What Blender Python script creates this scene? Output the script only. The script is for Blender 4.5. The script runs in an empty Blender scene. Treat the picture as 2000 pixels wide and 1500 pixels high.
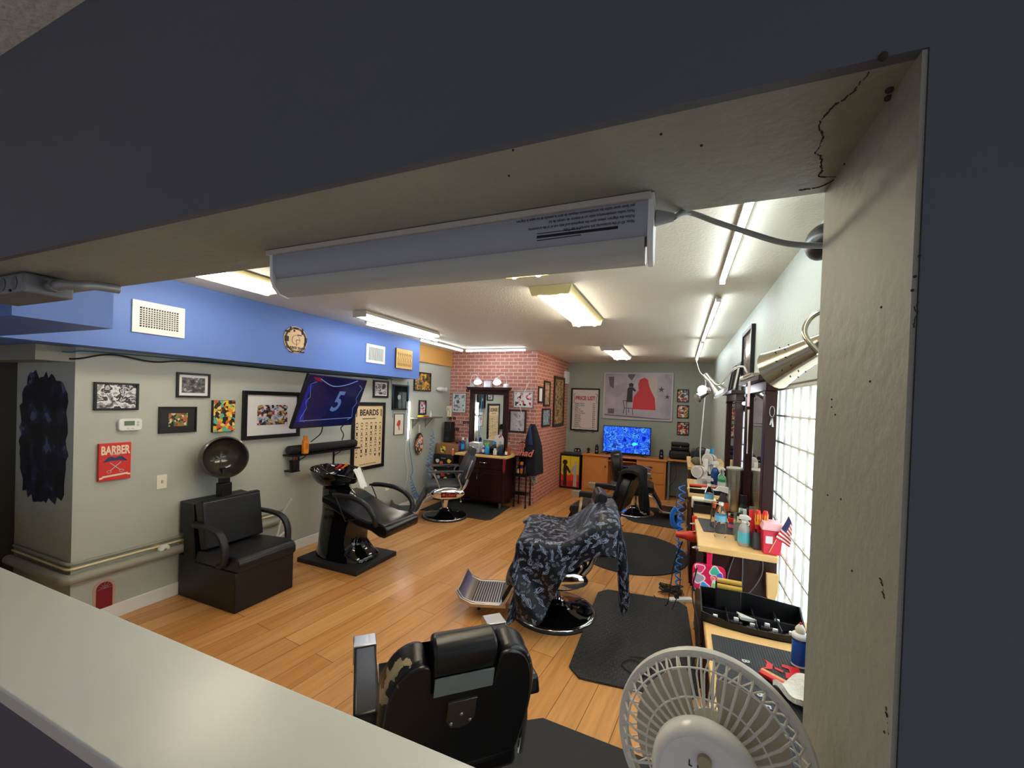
import bpy, math, random
from mathutils import Vector, Matrix, Euler
PI = math.pi
random.seed(7)
SC = bpy.context.scene
COL = SC.collection

# ---------------------------------------------------------------- camera
F_PX, PX_X, PX_Y = 796.08, 1000.0, 790.02
def _rz(a): return Matrix(((math.cos(a), -math.sin(a), 0), (math.sin(a), math.cos(a), 0), (0, 0, 1)))
def _rx(a): return Matrix(((1, 0, 0), (0, math.cos(a), -math.sin(a)), (0, math.sin(a), math.cos(a))))
W2C = _rz(math.radians(1.9538)) @ _rx(math.radians(.6302)) @ Matrix(((1, 0, 0), (0, 0, -1), (0, 1, 0))) @ _rz(math.radians(-22.4125))
C2W = W2C.transposed()
EYE = Vector((0, 0, 1.65))
cam_d = bpy.data.cameras.new('camera'); cam = bpy.data.objects.new('camera', cam_d); COL.objects.link(cam)
cam_d.sensor_fit = 'HORIZONTAL'; cam_d.sensor_width = 36; cam_d.lens = F_PX / 2000 * 36
cam_d.shift_y = (PX_Y - 750) / 2000; cam_d.clip_start = .01; cam_d.clip_end = 60
cam.matrix_world = Matrix.Translation(EYE) @ (C2W @ Matrix(((1, 0, 0), (0, -1, 0), (0, 0, -1)))).to_4x4()
SC.camera = cam
def at(x, y, X=None, Y=None, Z=None):
    """the point of the plane X=, Y= or Z= (metres) that the photograph shows at x, y"""
    d = C2W @ Vector(((x - PX_X) / F_PX, (y - PX_Y) / F_PX, 1))
    t = (X - EYE.x) / d.x if X is not None else (Y - EYE.y) / d.y if Y is not None else (Z - EYE.z) / d.z
    return EYE + d * t

# ---------------------------------------------------------------- world, exposure, daylight
wd = bpy.data.worlds.new('world'); SC.world = wd; wd.use_nodes = True
wd.node_tree.nodes['Background'].inputs[0].default_value = (.80, .86, 1, 1)
wd.node_tree.nodes['Background'].inputs[1].default_value = .19
SC.view_settings.view_transform = 'Standard'; SC.view_settings.look = 'None'
SC.view_settings.gamma = 1; SC.view_settings.exposure = 1.25; SC.view_settings.use_curve_mapping = False
TUBE = 10.0          # strength of the fluorescent and LED tubes
def area(name, loc, rot, sx, sy, power, col=(1, 1, 1)):
    l = bpy.data.lights.new(name, 'AREA'); l.shape = 'RECTANGLE'; l.size = sx; l.size_y = sy; l.energy = power; l.color = col
    o = bpy.data.objects.new(name, l); COL.objects.link(o); o.location = loc; o.rotation_euler = rot
    return o
# daylight outside the glass block windows, shining in through them
area('daylight_window_one', (.95, 1.75, 1.1), (0, PI / 2, 0), 1.9, 2.4, 62, (.93, .97, 1))
area('daylight_window_two', (.95, 4.1, 1.1), (0, PI / 2, 0), 1.9, 1.6, 40, (.93, .97, 1))

# ---------------------------------------------------------------- materials
def lin(c):
    return tuple((v / 255 / 12.92 if v / 255 <= .04045 else ((v / 255 + .055) / 1.055) ** 2.4) for v in c) + (1,)
MATS = {}
def mat(name, col=(128, 128, 128), rough=.5, metal=0., var=0., vscale=6., bump=0., bscale=120., coat=0., emit=0., trans=0., ior=1.45, alpha=1., spec=.5):
    if name in MATS: return MATS[name]
    m = bpy.data.materials.new(name); m.use_nodes = True; MATS[name] = m
    nt = m.node_tree; b = nt.nodes['Principled BSDF']
    b.inputs['Base Color'].default_value = lin(col); b.inputs['Roughness'].default_value = rough
    b.inputs['Metallic'].default_value = metal; b.inputs['Coat Weight'].default_value = coat
    b.inputs['Transmission Weight'].default_value = trans; b.inputs['IOR'].default_value = ior; b.inputs['Alpha'].default_value = alpha
    b.inputs['Specular IOR Level'].default_value = spec
    if emit:
        b.inputs['Emission Color'].default_value = lin(col); b.inputs['Emission Strength'].default_value = emit
    tc = nt.nodes.new('ShaderNodeTexCoord')
    if var:
        n = nt.nodes.new('ShaderNodeTexNoise'); n.inputs['Scale'].default_value = vscale; n.inputs['Detail'].default_value = 4
        r = nt.nodes.new('ShaderNodeMix'); r.data_type = 'RGBA'
        c = lin(col); r.inputs[6].default_value = tuple(v * (1 - var) for v in c[:3]) + (1,); r.inputs[7].default_value = tuple(min(1, v * (1 + var)) for v in c[:3]) + (1,)
        nt.links.new(tc.outputs['Object'], n.inputs[0]); nt.links.new(n.outputs[0], r.inputs[0]); nt.links.new(r.outputs[2], b.inputs['Base Color'])
    if bump:
        n = nt.nodes.new('ShaderNodeTexNoise'); n.inputs['Scale'].default_value = bscale; n.inputs['Detail'].default_value = 3
        k = nt.nodes.new('ShaderNodeBump'); k.inputs['Strength'].default_value = bump; k.inputs['Distance'].default_value = .01
        nt.links.new(tc.outputs['Object'], n.inputs[0]); nt.links.new(n.outputs[0], k.inputs['Height']); nt.links.new(k.outputs[0], b.inputs['Normal'])
    return m
def ramp(nt, stops, const=True):
    r = nt.nodes.new('ShaderNodeValToRGB'); cr = r.color_ramp; cr.interpolation = 'CONSTANT' if const else 'LINEAR'
    while len(cr.elements) > 1: cr.elements.remove(cr.elements[0])
    cr.elements[0].position = stops[0][0]; cr.elements[0].color = lin(stops[0][1])
    for p, c in stops[1:]:
        e = cr.elements.new(p); e.color = lin(c)
    return r
def art(name, cols, scale=20., seed=0., stretch=(1, 1, 1), rough=.35, kind='voronoi', emit=0., detail=3.):
    """a printed surface broken into patches of the given colours"""
    if name in MATS: return MATS[name]
    m = bpy.data.materials.new(name); m.use_nodes = True; MATS[name] = m
    nt = m.node_tree; b = nt.nodes['Principled BSDF']; b.inputs['Roughness'].default_value = rough
    tc = nt.nodes.new('ShaderNodeTexCoord'); mp = nt.nodes.new('ShaderNodeMapping')
    mp.inputs['Location'].default_value = (seed, seed * 1.7, seed * .6); mp.inputs['Scale'].default_value = stretch
    nt.links.new(tc.outputs['Object'], mp.inputs[0])
    w = nt.nodes.new('ShaderNodeTexNoise'); w.inputs['Scale'].default_value = scale * .8; w.inputs['Detail'].default_value = 2
    nt.links.new(mp.outputs[0], w.inputs[0])
    va = nt.nodes.new('ShaderNodeVectorMath'); va.operation = 'MULTIPLY_ADD'; va.inputs[1].default_value = (.8 / scale,) * 3
    nt.links.new(w.outputs[1], va.inputs[0]); nt.links.new(mp.outputs[0], va.inputs[2])
    if kind == 'voronoi':
        v = nt.nodes.new('ShaderNodeTexVoronoi'); v.inputs['Scale'].default_value = scale
        nt.links.new(va.outputs[0], v.inputs[0])
        s = nt.nodes.new('ShaderNodeSeparateColor'); nt.links.new(v.outputs['Color'], s.inputs[0]); src = s.outputs[0]
        r = ramp(nt, [(i / len(cols), c) for i, c in enumerate(cols)])
    else:
        n = nt.nodes.new('ShaderNodeTexNoise'); n.inputs['Scale'].default_value = scale; n.inputs['Detail'].default_value = detail
        nt.links.new(va.outputs[0], n.inputs[0]); src = n.outputs[0]
        r = ramp(nt, [(max(0, .28 + .44 * i / len(cols)) if i else 0, c) for i, c in enumerate(cols)], kind != 'smooth')
    nt.links.new(src, r.inputs[0]); nt.links.new(r.outputs[0], b.inputs['Base Color'])
    if emit:
        nt.links.new(r.outputs[0], b.inputs['Emission Color']); b.inputs['Emission Strength'].default_value = emit
    return m

# ---------------------------------------------------------------- mesh builder
class MB:
    def __init__(s): s.v = []; s.f = []; s.m = []; s.mi = 0
    def add(s, vs, fs, T=None):
        n = len(s.v); s.v += [tuple(T @ Vector(v)) if T else tuple(v) for v in vs]
        s.f += [tuple(i + n for i in f) for f in fs]; s.m += [s.mi] * len(fs); return s
    def box(s, x0, x1, y0, y1, z0, z1, T=None):
        return s.add([(x0, y0, z0), (x1, y0, z0), (x1, y1, z0), (x0, y1, z0), (x0, y0, z1), (x1, y0, z1), (x1, y1, z1), (x0, y1, z1)],
                     [(0, 3, 2, 1), (4, 5, 6, 7), (0, 1, 5, 4), (1, 2, 6, 5), (2, 3, 7, 6), (3, 0, 4, 7)], T)
    def bar(s, a, b, w, h, up=(0, 0, 1)):
        a = Vector(a); b = Vector(b); d = (b - a).normalized(); u = Vector(up)
        if abs(d.dot(u)) > .98: u = Vector((0, 1, 0))
        x = d.cross(u).normalized(); z = x.cross(d)
        vs = [p + x * i * w / 2 + z * j * h / 2 for p in (a, b) for i, j in ((-1, -1), (1, -1), (1, 1), (-1, 1))]
        return s.add(vs, [(0, 1, 2, 3), (7, 6, 5, 4), (0, 4, 5, 1), (1, 5, 6, 2), (2, 6, 7, 3), (3, 7, 4, 0)])
    def tube(s, pts, r, n=8, cap=True, closed=False):
        pts = [Vector(p) for p in pts]; k = len(pts); rs = r if isinstance(r, (list, tuple)) else [r] * k
        vs = []; up = None
        for i, p in enumerate(pts):
            a = pts[(i - 1) % k] if closed or i else p; b = pts[(i + 1) % k] if closed or i < k - 1 else p
            d = (b - a).normalized() if (b - a).length > 1e-9 else Vector((0, 0, 1))
            if up is None:
                up = Vector((0, 0, 1)) if abs(d.z) < .9 else Vector((1, 0, 0))
            x = d.cross(up)
            x = x.normalized() if x.length > 1e-6 else Vector((1, 0, 0)); up = x.cross(d).normalized()
            for j in range(n):
                t = 2 * PI * j / n; vs.append(p + (x * math.cos(t) + up * math.sin(t)) * rs[i])
        fs = []
        for i in range(k if closed else k - 1):
            for j in range(n):
                a = i * n + j; b = i * n + (j + 1) % n; c = ((i + 1) % k) * n + (j + 1) % n; d = ((i + 1) % k) * n + j
                fs.append((a, b, c, d))
        if cap and not closed: fs += [tuple(range(n))[::-1], tuple(range((k - 1) * n, k * n))]
        return s.add(vs, fs)
    def cyl(s, a, b, r, r2=None, n=20): return s.tube([a, b], [r, r if r2 is None else r2], n)
    def lathe(s, prof, c=(0, 0, 0), n=28, T=None, sx=1., sy=1., cap=False):
        vs = []; fs = []; k = len(prof)
        for r, z in prof:
            for j in range(n):
                t = 2 * PI * j / n; vs.append((c[0] + r * sx * math.cos(t), c[1] + r * sy * math.sin(t), c[2] + z))
        for i in range(k - 1):
            for j in range(n):
                fs.append((i * n + j, i * n + (j + 1) % n, (i + 1) * n + (j + 1) % n, (i + 1) * n + j))
        if cap: fs += [tuple(range(n))[::-1], tuple(range((k - 1) * n, k * n))]
        return s.add(vs, fs, T)
    def prism(s, poly, d0, d1, axis='y', T=None):
        """polygon of (u, v) swept along an axis: y -> (u, d, v); x -> (d, u, v); z -> (u, v, d)"""
        g = {'y': lambda u, v, d: (u, d, v), 'x': lambda u, v, d: (d, u, v), 'z': lambda u, v, d: (u, v, d)}[axis]
        n = len(poly); vs = [g(u, v, d0) for u, v in poly] + [g(u, v, d1) for u, v in poly]
        fs = [tuple(range(n)), tuple(range(n, 2 * n))[::-1]] + [(i, i + n, (i + 1) % n + n, (i + 1) % n) for i in range(n)]
        return s.add(vs, fs, T)
    def ball(s, c, r, n=14, m=8, T=None):
        rx, ry, rz = r if isinstance(r, tuple) else (r, r, r)
        return s.add([(c[0] + rx * math.sin(PI * max(.001, min(m - .001, i)) / m) * math.cos(2 * PI * j / n), c[1] + ry * math.sin(PI * max(.001, min(m - .001, i)) / m) * math.sin(2 * PI * j / n), c[2] - rz * math.cos(PI * i / m)) for i in range(m + 1) for j in range(n)],
                     [(i * n + j, i * n + (j + 1) % n, (i + 1) * n + (j + 1) % n, (i + 1) * n + j) for i in range(m) for j in range(n)], T)
    def loft(s, rings, cap=True, T=None):
        n = len(rings[0]); vs = [p for r in rings for p in r]
        fs = [(i * n + j, i * n + (j + 1) % n, (i + 1) * n + (j + 1) % n, (i + 1) * n + j) for i in range(len(rings) - 1) for j in range(n)]
        if cap: fs += [tuple(range(n))[::-1], tuple(range((len(rings) - 1) * n, len(rings) * n))]
        return s.add(vs, fs, T)
    def sheet(s, fn, nu, nv, th=0., T=None):
        """surface fn(u, v), u and v in 0..1, with a thickness"""
        P = [[Vector(fn(i / nu, j / nv)) for j in range(nv + 1)] for i in range(nu + 1)]
        vs = [p for r in P for p in r]; k = nv + 1
        fs = [(i * k + j, (i + 1) * k + j, (i + 1) * k + j + 1, i * k + j + 1) for i in range(nu) for j in range(nv)]
        if not th: return s.add(vs, fs, T)
        off = []
        for i in range(nu + 1):
            for j in range(nv + 1):
                du = P[min(nu, i + 1)][j] - P[max(0, i - 1)][j]; dv = P[i][min(nv, j + 1)] - P[i][max(0, j - 1)]
                nn = du.cross(dv); nn = nn.normalized() if nn.length > 1e-12 else Vector((0, 0, 1)); off.append(P[i][j] - nn * th)
        N = len(vs); fs2 = [tuple(q + N for q in f[::-1]) for f in fs]
        rim = [(i, 0) for i in range(nu + 1)] + [(nu, j) for j in range(1, nv + 1)] + [(i, nv) for i in range(nu - 1, -1, -1)] + [(0, j) for j in range(nv - 1, 0, -1)]
        ids = [i * k + j for i, j in rim]; R = len(ids)
        fs3 = [(ids[q], ids[q] + N, ids[(q + 1) % R] + N, ids[(q + 1) % R]) for q in range(R)]
        return s.add(vs + off, fs + fs2 + fs3, T)
def obj(name, mb, m, parent=None, loc=None, rot=None, bevel=0., smooth=40, sub=0, seg=2, label=None, **kw):
    me = bpy.data.meshes.new(name); me.from_pydata([tuple(v) for v in mb.v], [], mb.f)
    for x in (m if isinstance(m, (list, tuple)) else [m]): me.materials.append(x)
    if any(mb.m): me.polygons.foreach_set('material_index', mb.m)
    me.validate()
    import bmesh
    bm = bmesh.new(); bm.from_mesh(me); bmesh.ops.recalc_face_normals(bm, faces=bm.faces); bm.to_mesh(me); bm.free()
    if smooth:
        me.polygons.foreach_set('use_smooth', [True] * len(me.polygons))
        me.set_sharp_from_angle(angle=math.radians(smooth))
    o = bpy.data.objects.new(name, me); COL.objects.link(o); o.parent = parent
    if loc: o.location = loc
    if rot: o.rotation_euler = rot
    if bevel:
        b = o.modifiers.new('bevel', 'BEVEL'); b.width = bevel; b.segments = seg; b.limit_method = 'ANGLE'; b.angle_limit = math.radians(35)
    if sub:
        b = o.modifiers.new('sub', 'SUBSURF'); b.levels = sub; b.render_levels = sub
    if label: o['label'] = label
    for k, v in kw.items(): o[k] = v
    return o
def struct(name, mb, m, parent=None, **kw):
    o = obj(name, mb, m, parent, **kw)
    if not parent: o['kind'] = 'structure'
    return o
def thing(name, label, cat, loc=(0, 0, 0), rotz=0., group=None, rot=None):
    o = bpy.data.objects.new(name, None); COL.objects.link(o); o.location = loc; o.rotation_euler = rot or (0, 0, rotz)
    o.empty_display_size = .05; o['label'] = label; o['category'] = cat
    if group: o['group'] = group
    return o
def tag(o, label, cat, group=None, kind=None):
    o['label'] = label; o['category'] = cat
    if group: o['group'] = group
    if kind: o['kind'] = kind
    return o
def dup(root, loc=None, rotz=None, label=None):
    r = root.copy(); COL.objects.link(r)
    if loc: r.location = loc
    if rotz is not None: r.rotation_euler = (0, 0, rotz)
    if label: r['label'] = label
    def rec(a, b):
        for ch in list(a.children):
            c = ch.copy(); COL.objects.link(c); c.parent = b; rec(ch, c)
    rec(root, r); return r
def text(name, body, size, m, parent, loc, rot=(PI / 2, 0, 0), bold=0., depth=.0006, align='CENTER', shear=0., sx=1., label=None, spacing=1.):
    """lettering as a thin solid mesh; faces local -y by default"""
    cu = bpy.data.curves.new('t', 'FONT'); cu.body = body; cu.size = size; cu.align_x = align; cu.align_y = 'CENTER'
    cu.extrude = depth; cu.offset = bold * size; cu.shear = shear; cu.space_character = spacing; cu.resolution_u = 3
    t = bpy.data.objects.new('t', cu); COL.objects.link(t)
    dg = bpy.context.evaluated_depsgraph_get(); me = bpy.data.meshes.new_from_object(t.evaluated_get(dg))
    bpy.data.objects.remove(t); bpy.data.curves.remove(cu)
    me.materials.clear(); me.materials.append(m)
    for v in me.vertices: v.co.x *= sx
    o = bpy.data.objects.new(name, me); COL.objects.link(o); o.parent = parent; o.location = loc; o.rotation_euler = rot
    if label: o['label'] = label
    return o
def disc(c, r, n=20, a0=0, a1=2 * PI, sx=1.):
    return [(c[0] + r * sx * math.cos(a0 + (a1 - a0) * i / n), c[1] + r * math.sin(a0 + (a1 - a0) * i / n)) for i in range(n if a1 - a0 > 6.28 else n + 1)]
def rrect(w, h, r, cx=0., cz=0., n=4):
    out = []
    for sx, sz, a in ((1, 1, 0), (-1, 1, 90), (-1, -1, 180), (1, -1, 270)):
        for i in range(n + 1):
            t = math.radians(a + 90 * i / n); out.append((cx + sx * (w / 2 - r) + r * math.cos(t), cz + sz * (h / 2 - r) + r * math.sin(t)))
    return out
def smoothpath(pts, n=6):
    pts = [Vector(p) for p in pts]; out = []
    for i in range(len(pts) - 1):
        p0 = pts[max(0, i - 1)]; p1 = pts[i]; p2 = pts[i + 1]; p3 = pts[min(len(pts) - 1, i + 2)]
        for k in range(n):
            t = k / n; out.append(.5 * ((2 * p1) + (p2 - p0) * t + (2 * p0 - 5 * p1 + 4 * p2 - p3) * t * t + (3 * p1 - p0 - 3 * p2 + p3) * t ** 3))
    return out + [pts[-1]]
def cable(name, pts, r, m, parent=None, n=6, seg=6):
    return obj(name, MB().tube(smoothpath(pts, seg), r, n), m, parent, smooth=80)
# ---------------------------------------------------------------- common materials
H = 2.44
sage = mat('sage paint', (178, 181, 171), .55, var=.04, vscale=2, bump=.05, bscale=60)
sage_r = mat('textured sage plaster', (182, 192, 184), .5, var=.05, vscale=3, bump=.5, bscale=45)
ceil_m = mat('ceiling plaster', (226, 223, 208), .6, bump=.35, bscale=70)
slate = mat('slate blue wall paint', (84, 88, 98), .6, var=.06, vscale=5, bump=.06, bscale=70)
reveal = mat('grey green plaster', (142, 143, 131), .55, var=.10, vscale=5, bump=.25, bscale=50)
sill_m = mat('white gloss sill paint', (200, 202, 196), .28, var=.03, vscale=9, bump=.04, bscale=14)
blue = mat('blue wall paint', (92, 124, 196), .5, var=.02, bump=.04, bscale=80)
orange = mat('orange wall paint', (214, 158, 84), .5)
white = mat('white paint', (225, 225, 222), .4)
whiteplastic = mat('white plastic', (226, 226, 224), .35)
black = mat('black plastic', (18, 18, 20), .35)
blackm = mat('black satin metal', (16, 16, 18), .4, metal=.3)
leather = mat('black upholstery', (20, 20, 23), .3, bump=.06, bscale=260)
greyleather = mat('charcoal upholstery', (52, 56, 60), .36, bump=.05, bscale=260)
chrome = mat('chrome', (225, 225, 228), .08, metal=1)
steel = mat('brushed steel', (190, 188, 184), .28, metal=1, bump=.02, bscale=300)
mahog = mat('dark mahogany', (44, 20, 17), .36, var=.25, vscale=9, spec=.3)
pine = mat('light wood edge', (222, 182, 118), .42, var=.10, vscale=18)
frameblk = mat('black frame', (20, 18, 18), .35)
matboard = mat('white mat board', (226, 224, 222), .6)
rubber = mat('black rubber', (40, 41, 43), .7, bump=.1, bscale=300)
cordblack = mat('black cord', (22, 22, 24), .5)
cordwhite = mat('white cord', (222, 222, 216), .5)
cordteal = mat('teal cable', (40, 120, 150), .5)

def plank_mat():
    m = bpy.data.materials.new('plank floor'); m.use_nodes = True; nt = m.node_tree; b = nt.nodes['Principled BSDF']
    tc = nt.nodes.new('ShaderNodeTexCoord'); mp = nt.nodes.new('ShaderNodeMapping'); mp.inputs['Rotation'].default_value = (0, 0, PI / 2 + math.radians(6.5))
    nt.links.new(tc.outputs['Object'], mp.inputs[0])
    def brick(c1, c2, mc, ms):
        k = nt.nodes.new('ShaderNodeTexBrick'); k.offset = .37; k.offset_frequency = 2
        k.inputs['Color1'].default_value = lin(c1); k.inputs['Color2'].default_value = lin(c2); k.inputs['Mortar'].default_value = lin(mc)
        k.inputs['Scale'].default_value = 1; k.inputs['Mortar Size'].default_value = ms; k.inputs['Mortar Smooth'].default_value = .1
        k.inputs['Brick Width'].default_value = 1.22; k.inputs['Row Height'].default_value = .163; nt.links.new(mp.outputs[0], k.inputs[0]); return k
    k = brick((224, 166, 104), (204, 142, 80), (110, 70, 38), .0016)
    mp2 = nt.nodes.new('ShaderNodeMapping'); mp2.inputs['Scale'].default_value = (1.2, 17, 1); nt.links.new(mp.outputs[0], mp2.inputs[0])
    n = nt.nodes.new('ShaderNodeTexNoise'); n.inputs['Scale'].default_value = 1.6; n.inputs['Detail'].default_value = 5; n.inputs['Distortion'].default_value = .6
    nt.links.new(mp2.outputs[0], n.inputs[0])
    r = ramp(nt, [(0, (176, 170, 160)), (.42, (236, 234, 230)), (.62, (255, 255, 255)), (1, (196, 186, 176))], False); nt.links.new(n.outputs[0], r.inputs[0])
    x = nt.nodes.new('ShaderNodeMix'); x.data_type = 'RGBA'; x.blend_type = 'MULTIPLY'; x.inputs[0].default_value = .85
    nt.links.new(k.outputs[0], x.inputs[6]); nt.links.new(r.outputs[0], x.inputs[7]); nt.links.new(x.outputs[2], b.inputs['Base Color'])
    b.inputs['Roughness'].default_value = .27
    bp = nt.nodes.new('ShaderNodeBump'); bp.inputs['Strength'].default_value = .25; bp.inputs['Distance'].default_value = .001; bp.invert = True
    nt.links.new(k.outputs[1], bp.inputs['Height']); nt.links.new(bp.outputs[0], b.inputs['Normal'])
    return m
def brick_mat(name, c1, c2, mort, axis):
    m = bpy.data.materials.new(name); m.use_nodes = True; nt = m.node_tree; b = nt.nodes['Principled BSDF']; b.inputs['Roughness'].default_value = .7
    tc = nt.nodes.new('ShaderNodeTexCoord'); s = nt.nodes.new('ShaderNodeSeparateXYZ'); c = nt.nodes.new('ShaderNodeCombineXYZ')
    nt.links.new(tc.outputs['Object'], s.inputs[0]); nt.links.new(s.outputs[axis], c.inputs[0]); nt.links.new(s.outputs[2], c.inputs[1])
    k = nt.nodes.new('ShaderNodeTexBrick'); k.inputs['Color1'].default_value = lin(c1); k.inputs['Color2'].default_value = lin(c2); k.inputs['Mortar'].default_value = lin(mort)
    k.inputs['Scale'].default_value = 1; k.inputs['Brick Width'].default_value = .157; k.inputs['Row Height'].default_value = .0583
    k.inputs['Mortar Size'].default_value = .0055; k.inputs['Mortar Smooth'].default_value = .2; nt.links.new(c.outputs[0], k.inputs[0])
    n = nt.nodes.new('ShaderNodeTexNoise'); n.inputs['Scale'].default_value = 30; n.inputs['Detail'].default_value = 4; nt.links.new(tc.outputs['Object'], n.inputs[0])
    r = ramp(nt, [(0, (200, 196, 194)), (.5, (240, 238, 236)), (1, (255, 255, 255))], False); nt.links.new(n.outputs[0], r.inputs[0])
    x = nt.nodes.new('ShaderNodeMix'); x.data_type = 'RGBA'; x.blend_type = 'MULTIPLY'; x.inputs[0].default_value = .8
    nt.links.new(k.outputs[0], x.inputs[6]); nt.links.new(r.outputs[0], x.inputs[7]); nt.links.new(x.outputs[2], b.inputs['Base Color'])
    bp = nt.nodes.new('ShaderNodeBump'); bp.inputs['Strength'].default_value = .3; bp.inputs['Distance'].default_value = .004; bp.invert = True
    nt.links.new(k.outputs[1], bp.inputs['Height']); nt.links.new(bp.outputs[0], b.inputs['Normal'])
    return m
brickF = brick_mat('brick front', (206, 136, 124), (188, 116, 104), (232, 214, 204), 0)
brickS = brick_mat('brick side', (208, 130, 106), (190, 112, 90), (228, 194, 174), 1)

# ---------------------------------------------------------------- the room
XL, XR, YB, YBR, XBR, XS = -3.68, .52, 8.0, 6.1, -2.10, -3.45
Y0, Y1, ZH, ZS, XJ = .437, .683, 1.95, .955, .178
struct('floor', MB().box(-5.3, 1.3, -2.2, YB + .1, -.1, 0), plank_mat())
struct('ceiling', MB().box(-5.3, 1.3, -2.2, YB + .1, H, H + .1), ceil_m)
struct('wall_left', MB().box(-4.5, XL, 1.38, YBR + .2, 0, H), sage)
struct('wall_back', MB().box(XBR - .1, XR + .3, YB, YB + .12, 0, H), mat('back sage paint', (158, 164, 154), .55, var=.04, vscale=2, bump=.04, bscale=60))
struct('wall_brick_front', MB().box(-3.9, XBR - .0005, YBR, YBR + .1, 0, H), brickF)
struct('wall_brick_side', MB().box(XBR - .1, XBR, YBR + .001, YB + .05, 0, H), brickS)
struct('wall_corridor', MB().box(-5.3, -5.2, -.5, 2.3, 0, H).box(-5.2, -4.5, 2.2, 2.3, 0, H), mat('corridor paint', (120, 118, 106), .6))
# right wall with two glass block windows
W1 = (.70, 3.00, .25, 1.785); W2 = (3.62, 5.10, .25, 1.64)
mb = MB()
mb.box(XR, XR + .22, .60, W1[0], 0, H).box(XR, XR + .22, W1[1], W2[0], 0, H).box(XR, XR + .22, W2[1], YB + .1, 0, H)
for w in (W1, W2): mb.box(XR, XR + .22, w[0], w[1], w[3], H).box(XR, XR + .22, w[0], w[1], 0, w[2])
struct('wall_right', mb, sage_r)
def glass_mat():
    m = bpy.data.materials.new('wavy glass block'); m.use_nodes = True; nt = m.node_tree; nt.nodes.remove(nt.nodes['Principled BSDF'])
    o = nt.nodes['Material Output']; tc = nt.nodes.new('ShaderNodeTexCoord'); mp = nt.nodes.new('ShaderNodeMapping'); mp.inputs['Scale'].default_value = (1, 26, 9)
    nt.links.new(tc.outputs['Object'], mp.inputs[0]); n = nt.nodes.new('ShaderNodeTexNoise'); n.inputs['Scale'].default_value = 1.6; n.inputs['Detail'].default_value = 2; n.inputs['Distortion'].default_value = 1.4
    nt.links.new(mp.outputs[0], n.inputs[0]); bp = nt.nodes.new('ShaderNodeBump'); bp.inputs['Strength'].default_value = .55; bp.inputs['Distance'].default_value = .03
    nt.links.new(n.outputs[0], bp.inputs['Height'])
    r = ramp(nt, [(0, (176, 184, 188)), (.40, (208, 214, 217)), (.5, (246, 248, 248)), (1, (222, 228, 230))], False); nt.links.new(n.outputs[0], r.inputs[0])
    t = nt.nodes.new('ShaderNodeBsdfTranslucent'); nt.links.new(r.outputs[0], t.inputs[0]); nt.links.new(bp.outputs[0], t.inputs['Normal'])
    d = nt.nodes.new('ShaderNodeBsdfDiffuse'); nt.links.new(r.outputs[0], d.inputs[0]); nt.links.new(bp.outputs[0], d.inputs['Normal'])
    g = nt.nodes.new('ShaderNodeBsdfGlossy'); g.inputs['Roughness'].default_value = .12; nt.links.new(bp.outputs[0], g.inputs['Normal'])
    a = nt.nodes.new('ShaderNodeMixShader'); a.inputs[0].default_value = .72; nt.links.new(d.outputs[0], a.inputs[1]); nt.links.new(t.outputs[0], a.inputs[2])
    c = nt.nodes.new('ShaderNodeMixShader'); c.inputs[0].default_value = .12; nt.links.new(a.outputs[0], c.inputs[1]); nt.links.new(g.outputs[0], c.inputs[2])
    nt.links.new(c.outputs[0], o.inputs[0]); return m
GL = glass_mat(); grout = mat('grey grout', (206, 206, 196), .7)
for k, w in enumerate((W1, W2)):
    g = MB(); gr = MB(); z = w[3] - .02; p = .1535; q = .152
    nz = int((z - w[2]) / p)
    ys = [w[1] - i * q for i in range(int((w[1] - w[0]) / q) + 1)]
    for y in ys:
        for j in range(nz + 1):
            z1 = z - j * p; z0 = max(w[2], z1 - p); y0 = max(w[0], y - q)
            if z1 - z0 < .02 or y - y0 < .02: continue
            g.box(XR + .032, XR + .036, y0 + .003, y - .003, z0 + .003, z1 - .003)
    for y in ys + [w[0] + .004]: gr.box(XR + .022, XR + .046, y - .0022, y + .0022, w[2], w[3])
    for j in range(nz + 2):
        zz = z - j * p
        if zz > w[2]: gr.box(XR + .023, XR + .047, w[0], w[1], zz - .0045, zz + .0045)
    gr.box(XR + .02, XR + .05, w[0], w[1], z, w[3])
    wo = struct('window_%d' % (k + 1), gr, grout); obj('glass_blocks', g, GL, wo, smooth=0)
# soffit along the left wall with its lower duct end, and the orange length beyond it
struct('wall_soffit', MB().box(-5.2, XS, .95, 4.86, 1.90, H - .001).box(-5.2, -2.29, Y1 + .002, .975, 1.90, H - .001), blue)
struct('trim_1', MB().box(-5.2, XL - .002, 1.2, 1.379, 1.80, 1.898), mat('ledge paint', (140, 138, 126), .6))
struct('wall_orange_soffit', MB().box(XL + .0005, XL + .03, 4.861, YBR - .001, 2.185, H - .001), orange)
# partition with the pass-through opening the picture is taken through
struct('wall_front', MB().box(XJ, 2.4, Y0, Y1, 0, H).box(-5.2, XJ, Y0, Y0 + .012, ZH, H).box(-5.2, XJ, Y0, Y0 + .012, 0, ZS - .04), slate)
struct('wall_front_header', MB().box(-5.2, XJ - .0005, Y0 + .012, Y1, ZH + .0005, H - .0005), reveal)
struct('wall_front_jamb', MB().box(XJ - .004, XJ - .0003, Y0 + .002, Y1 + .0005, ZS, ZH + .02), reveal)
struct('wall_front_base', MB().box(-5.2, XJ - .0005, Y0 + .012, Y1, 0, ZS - .04), sage)
struct('trim_2', MB().box(-5.2, XJ - .005, Y0 - .022, Y1 + .005, ZS - .035, ZS), sill_m, bevel=.004)
struct('baseboard_left', MB().box(XL + .0005, XL + .014, 1.38, YBR - .001, 0.001, .10), mat('baseboard white', (232, 232, 230), .4), bevel=.002)
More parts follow.
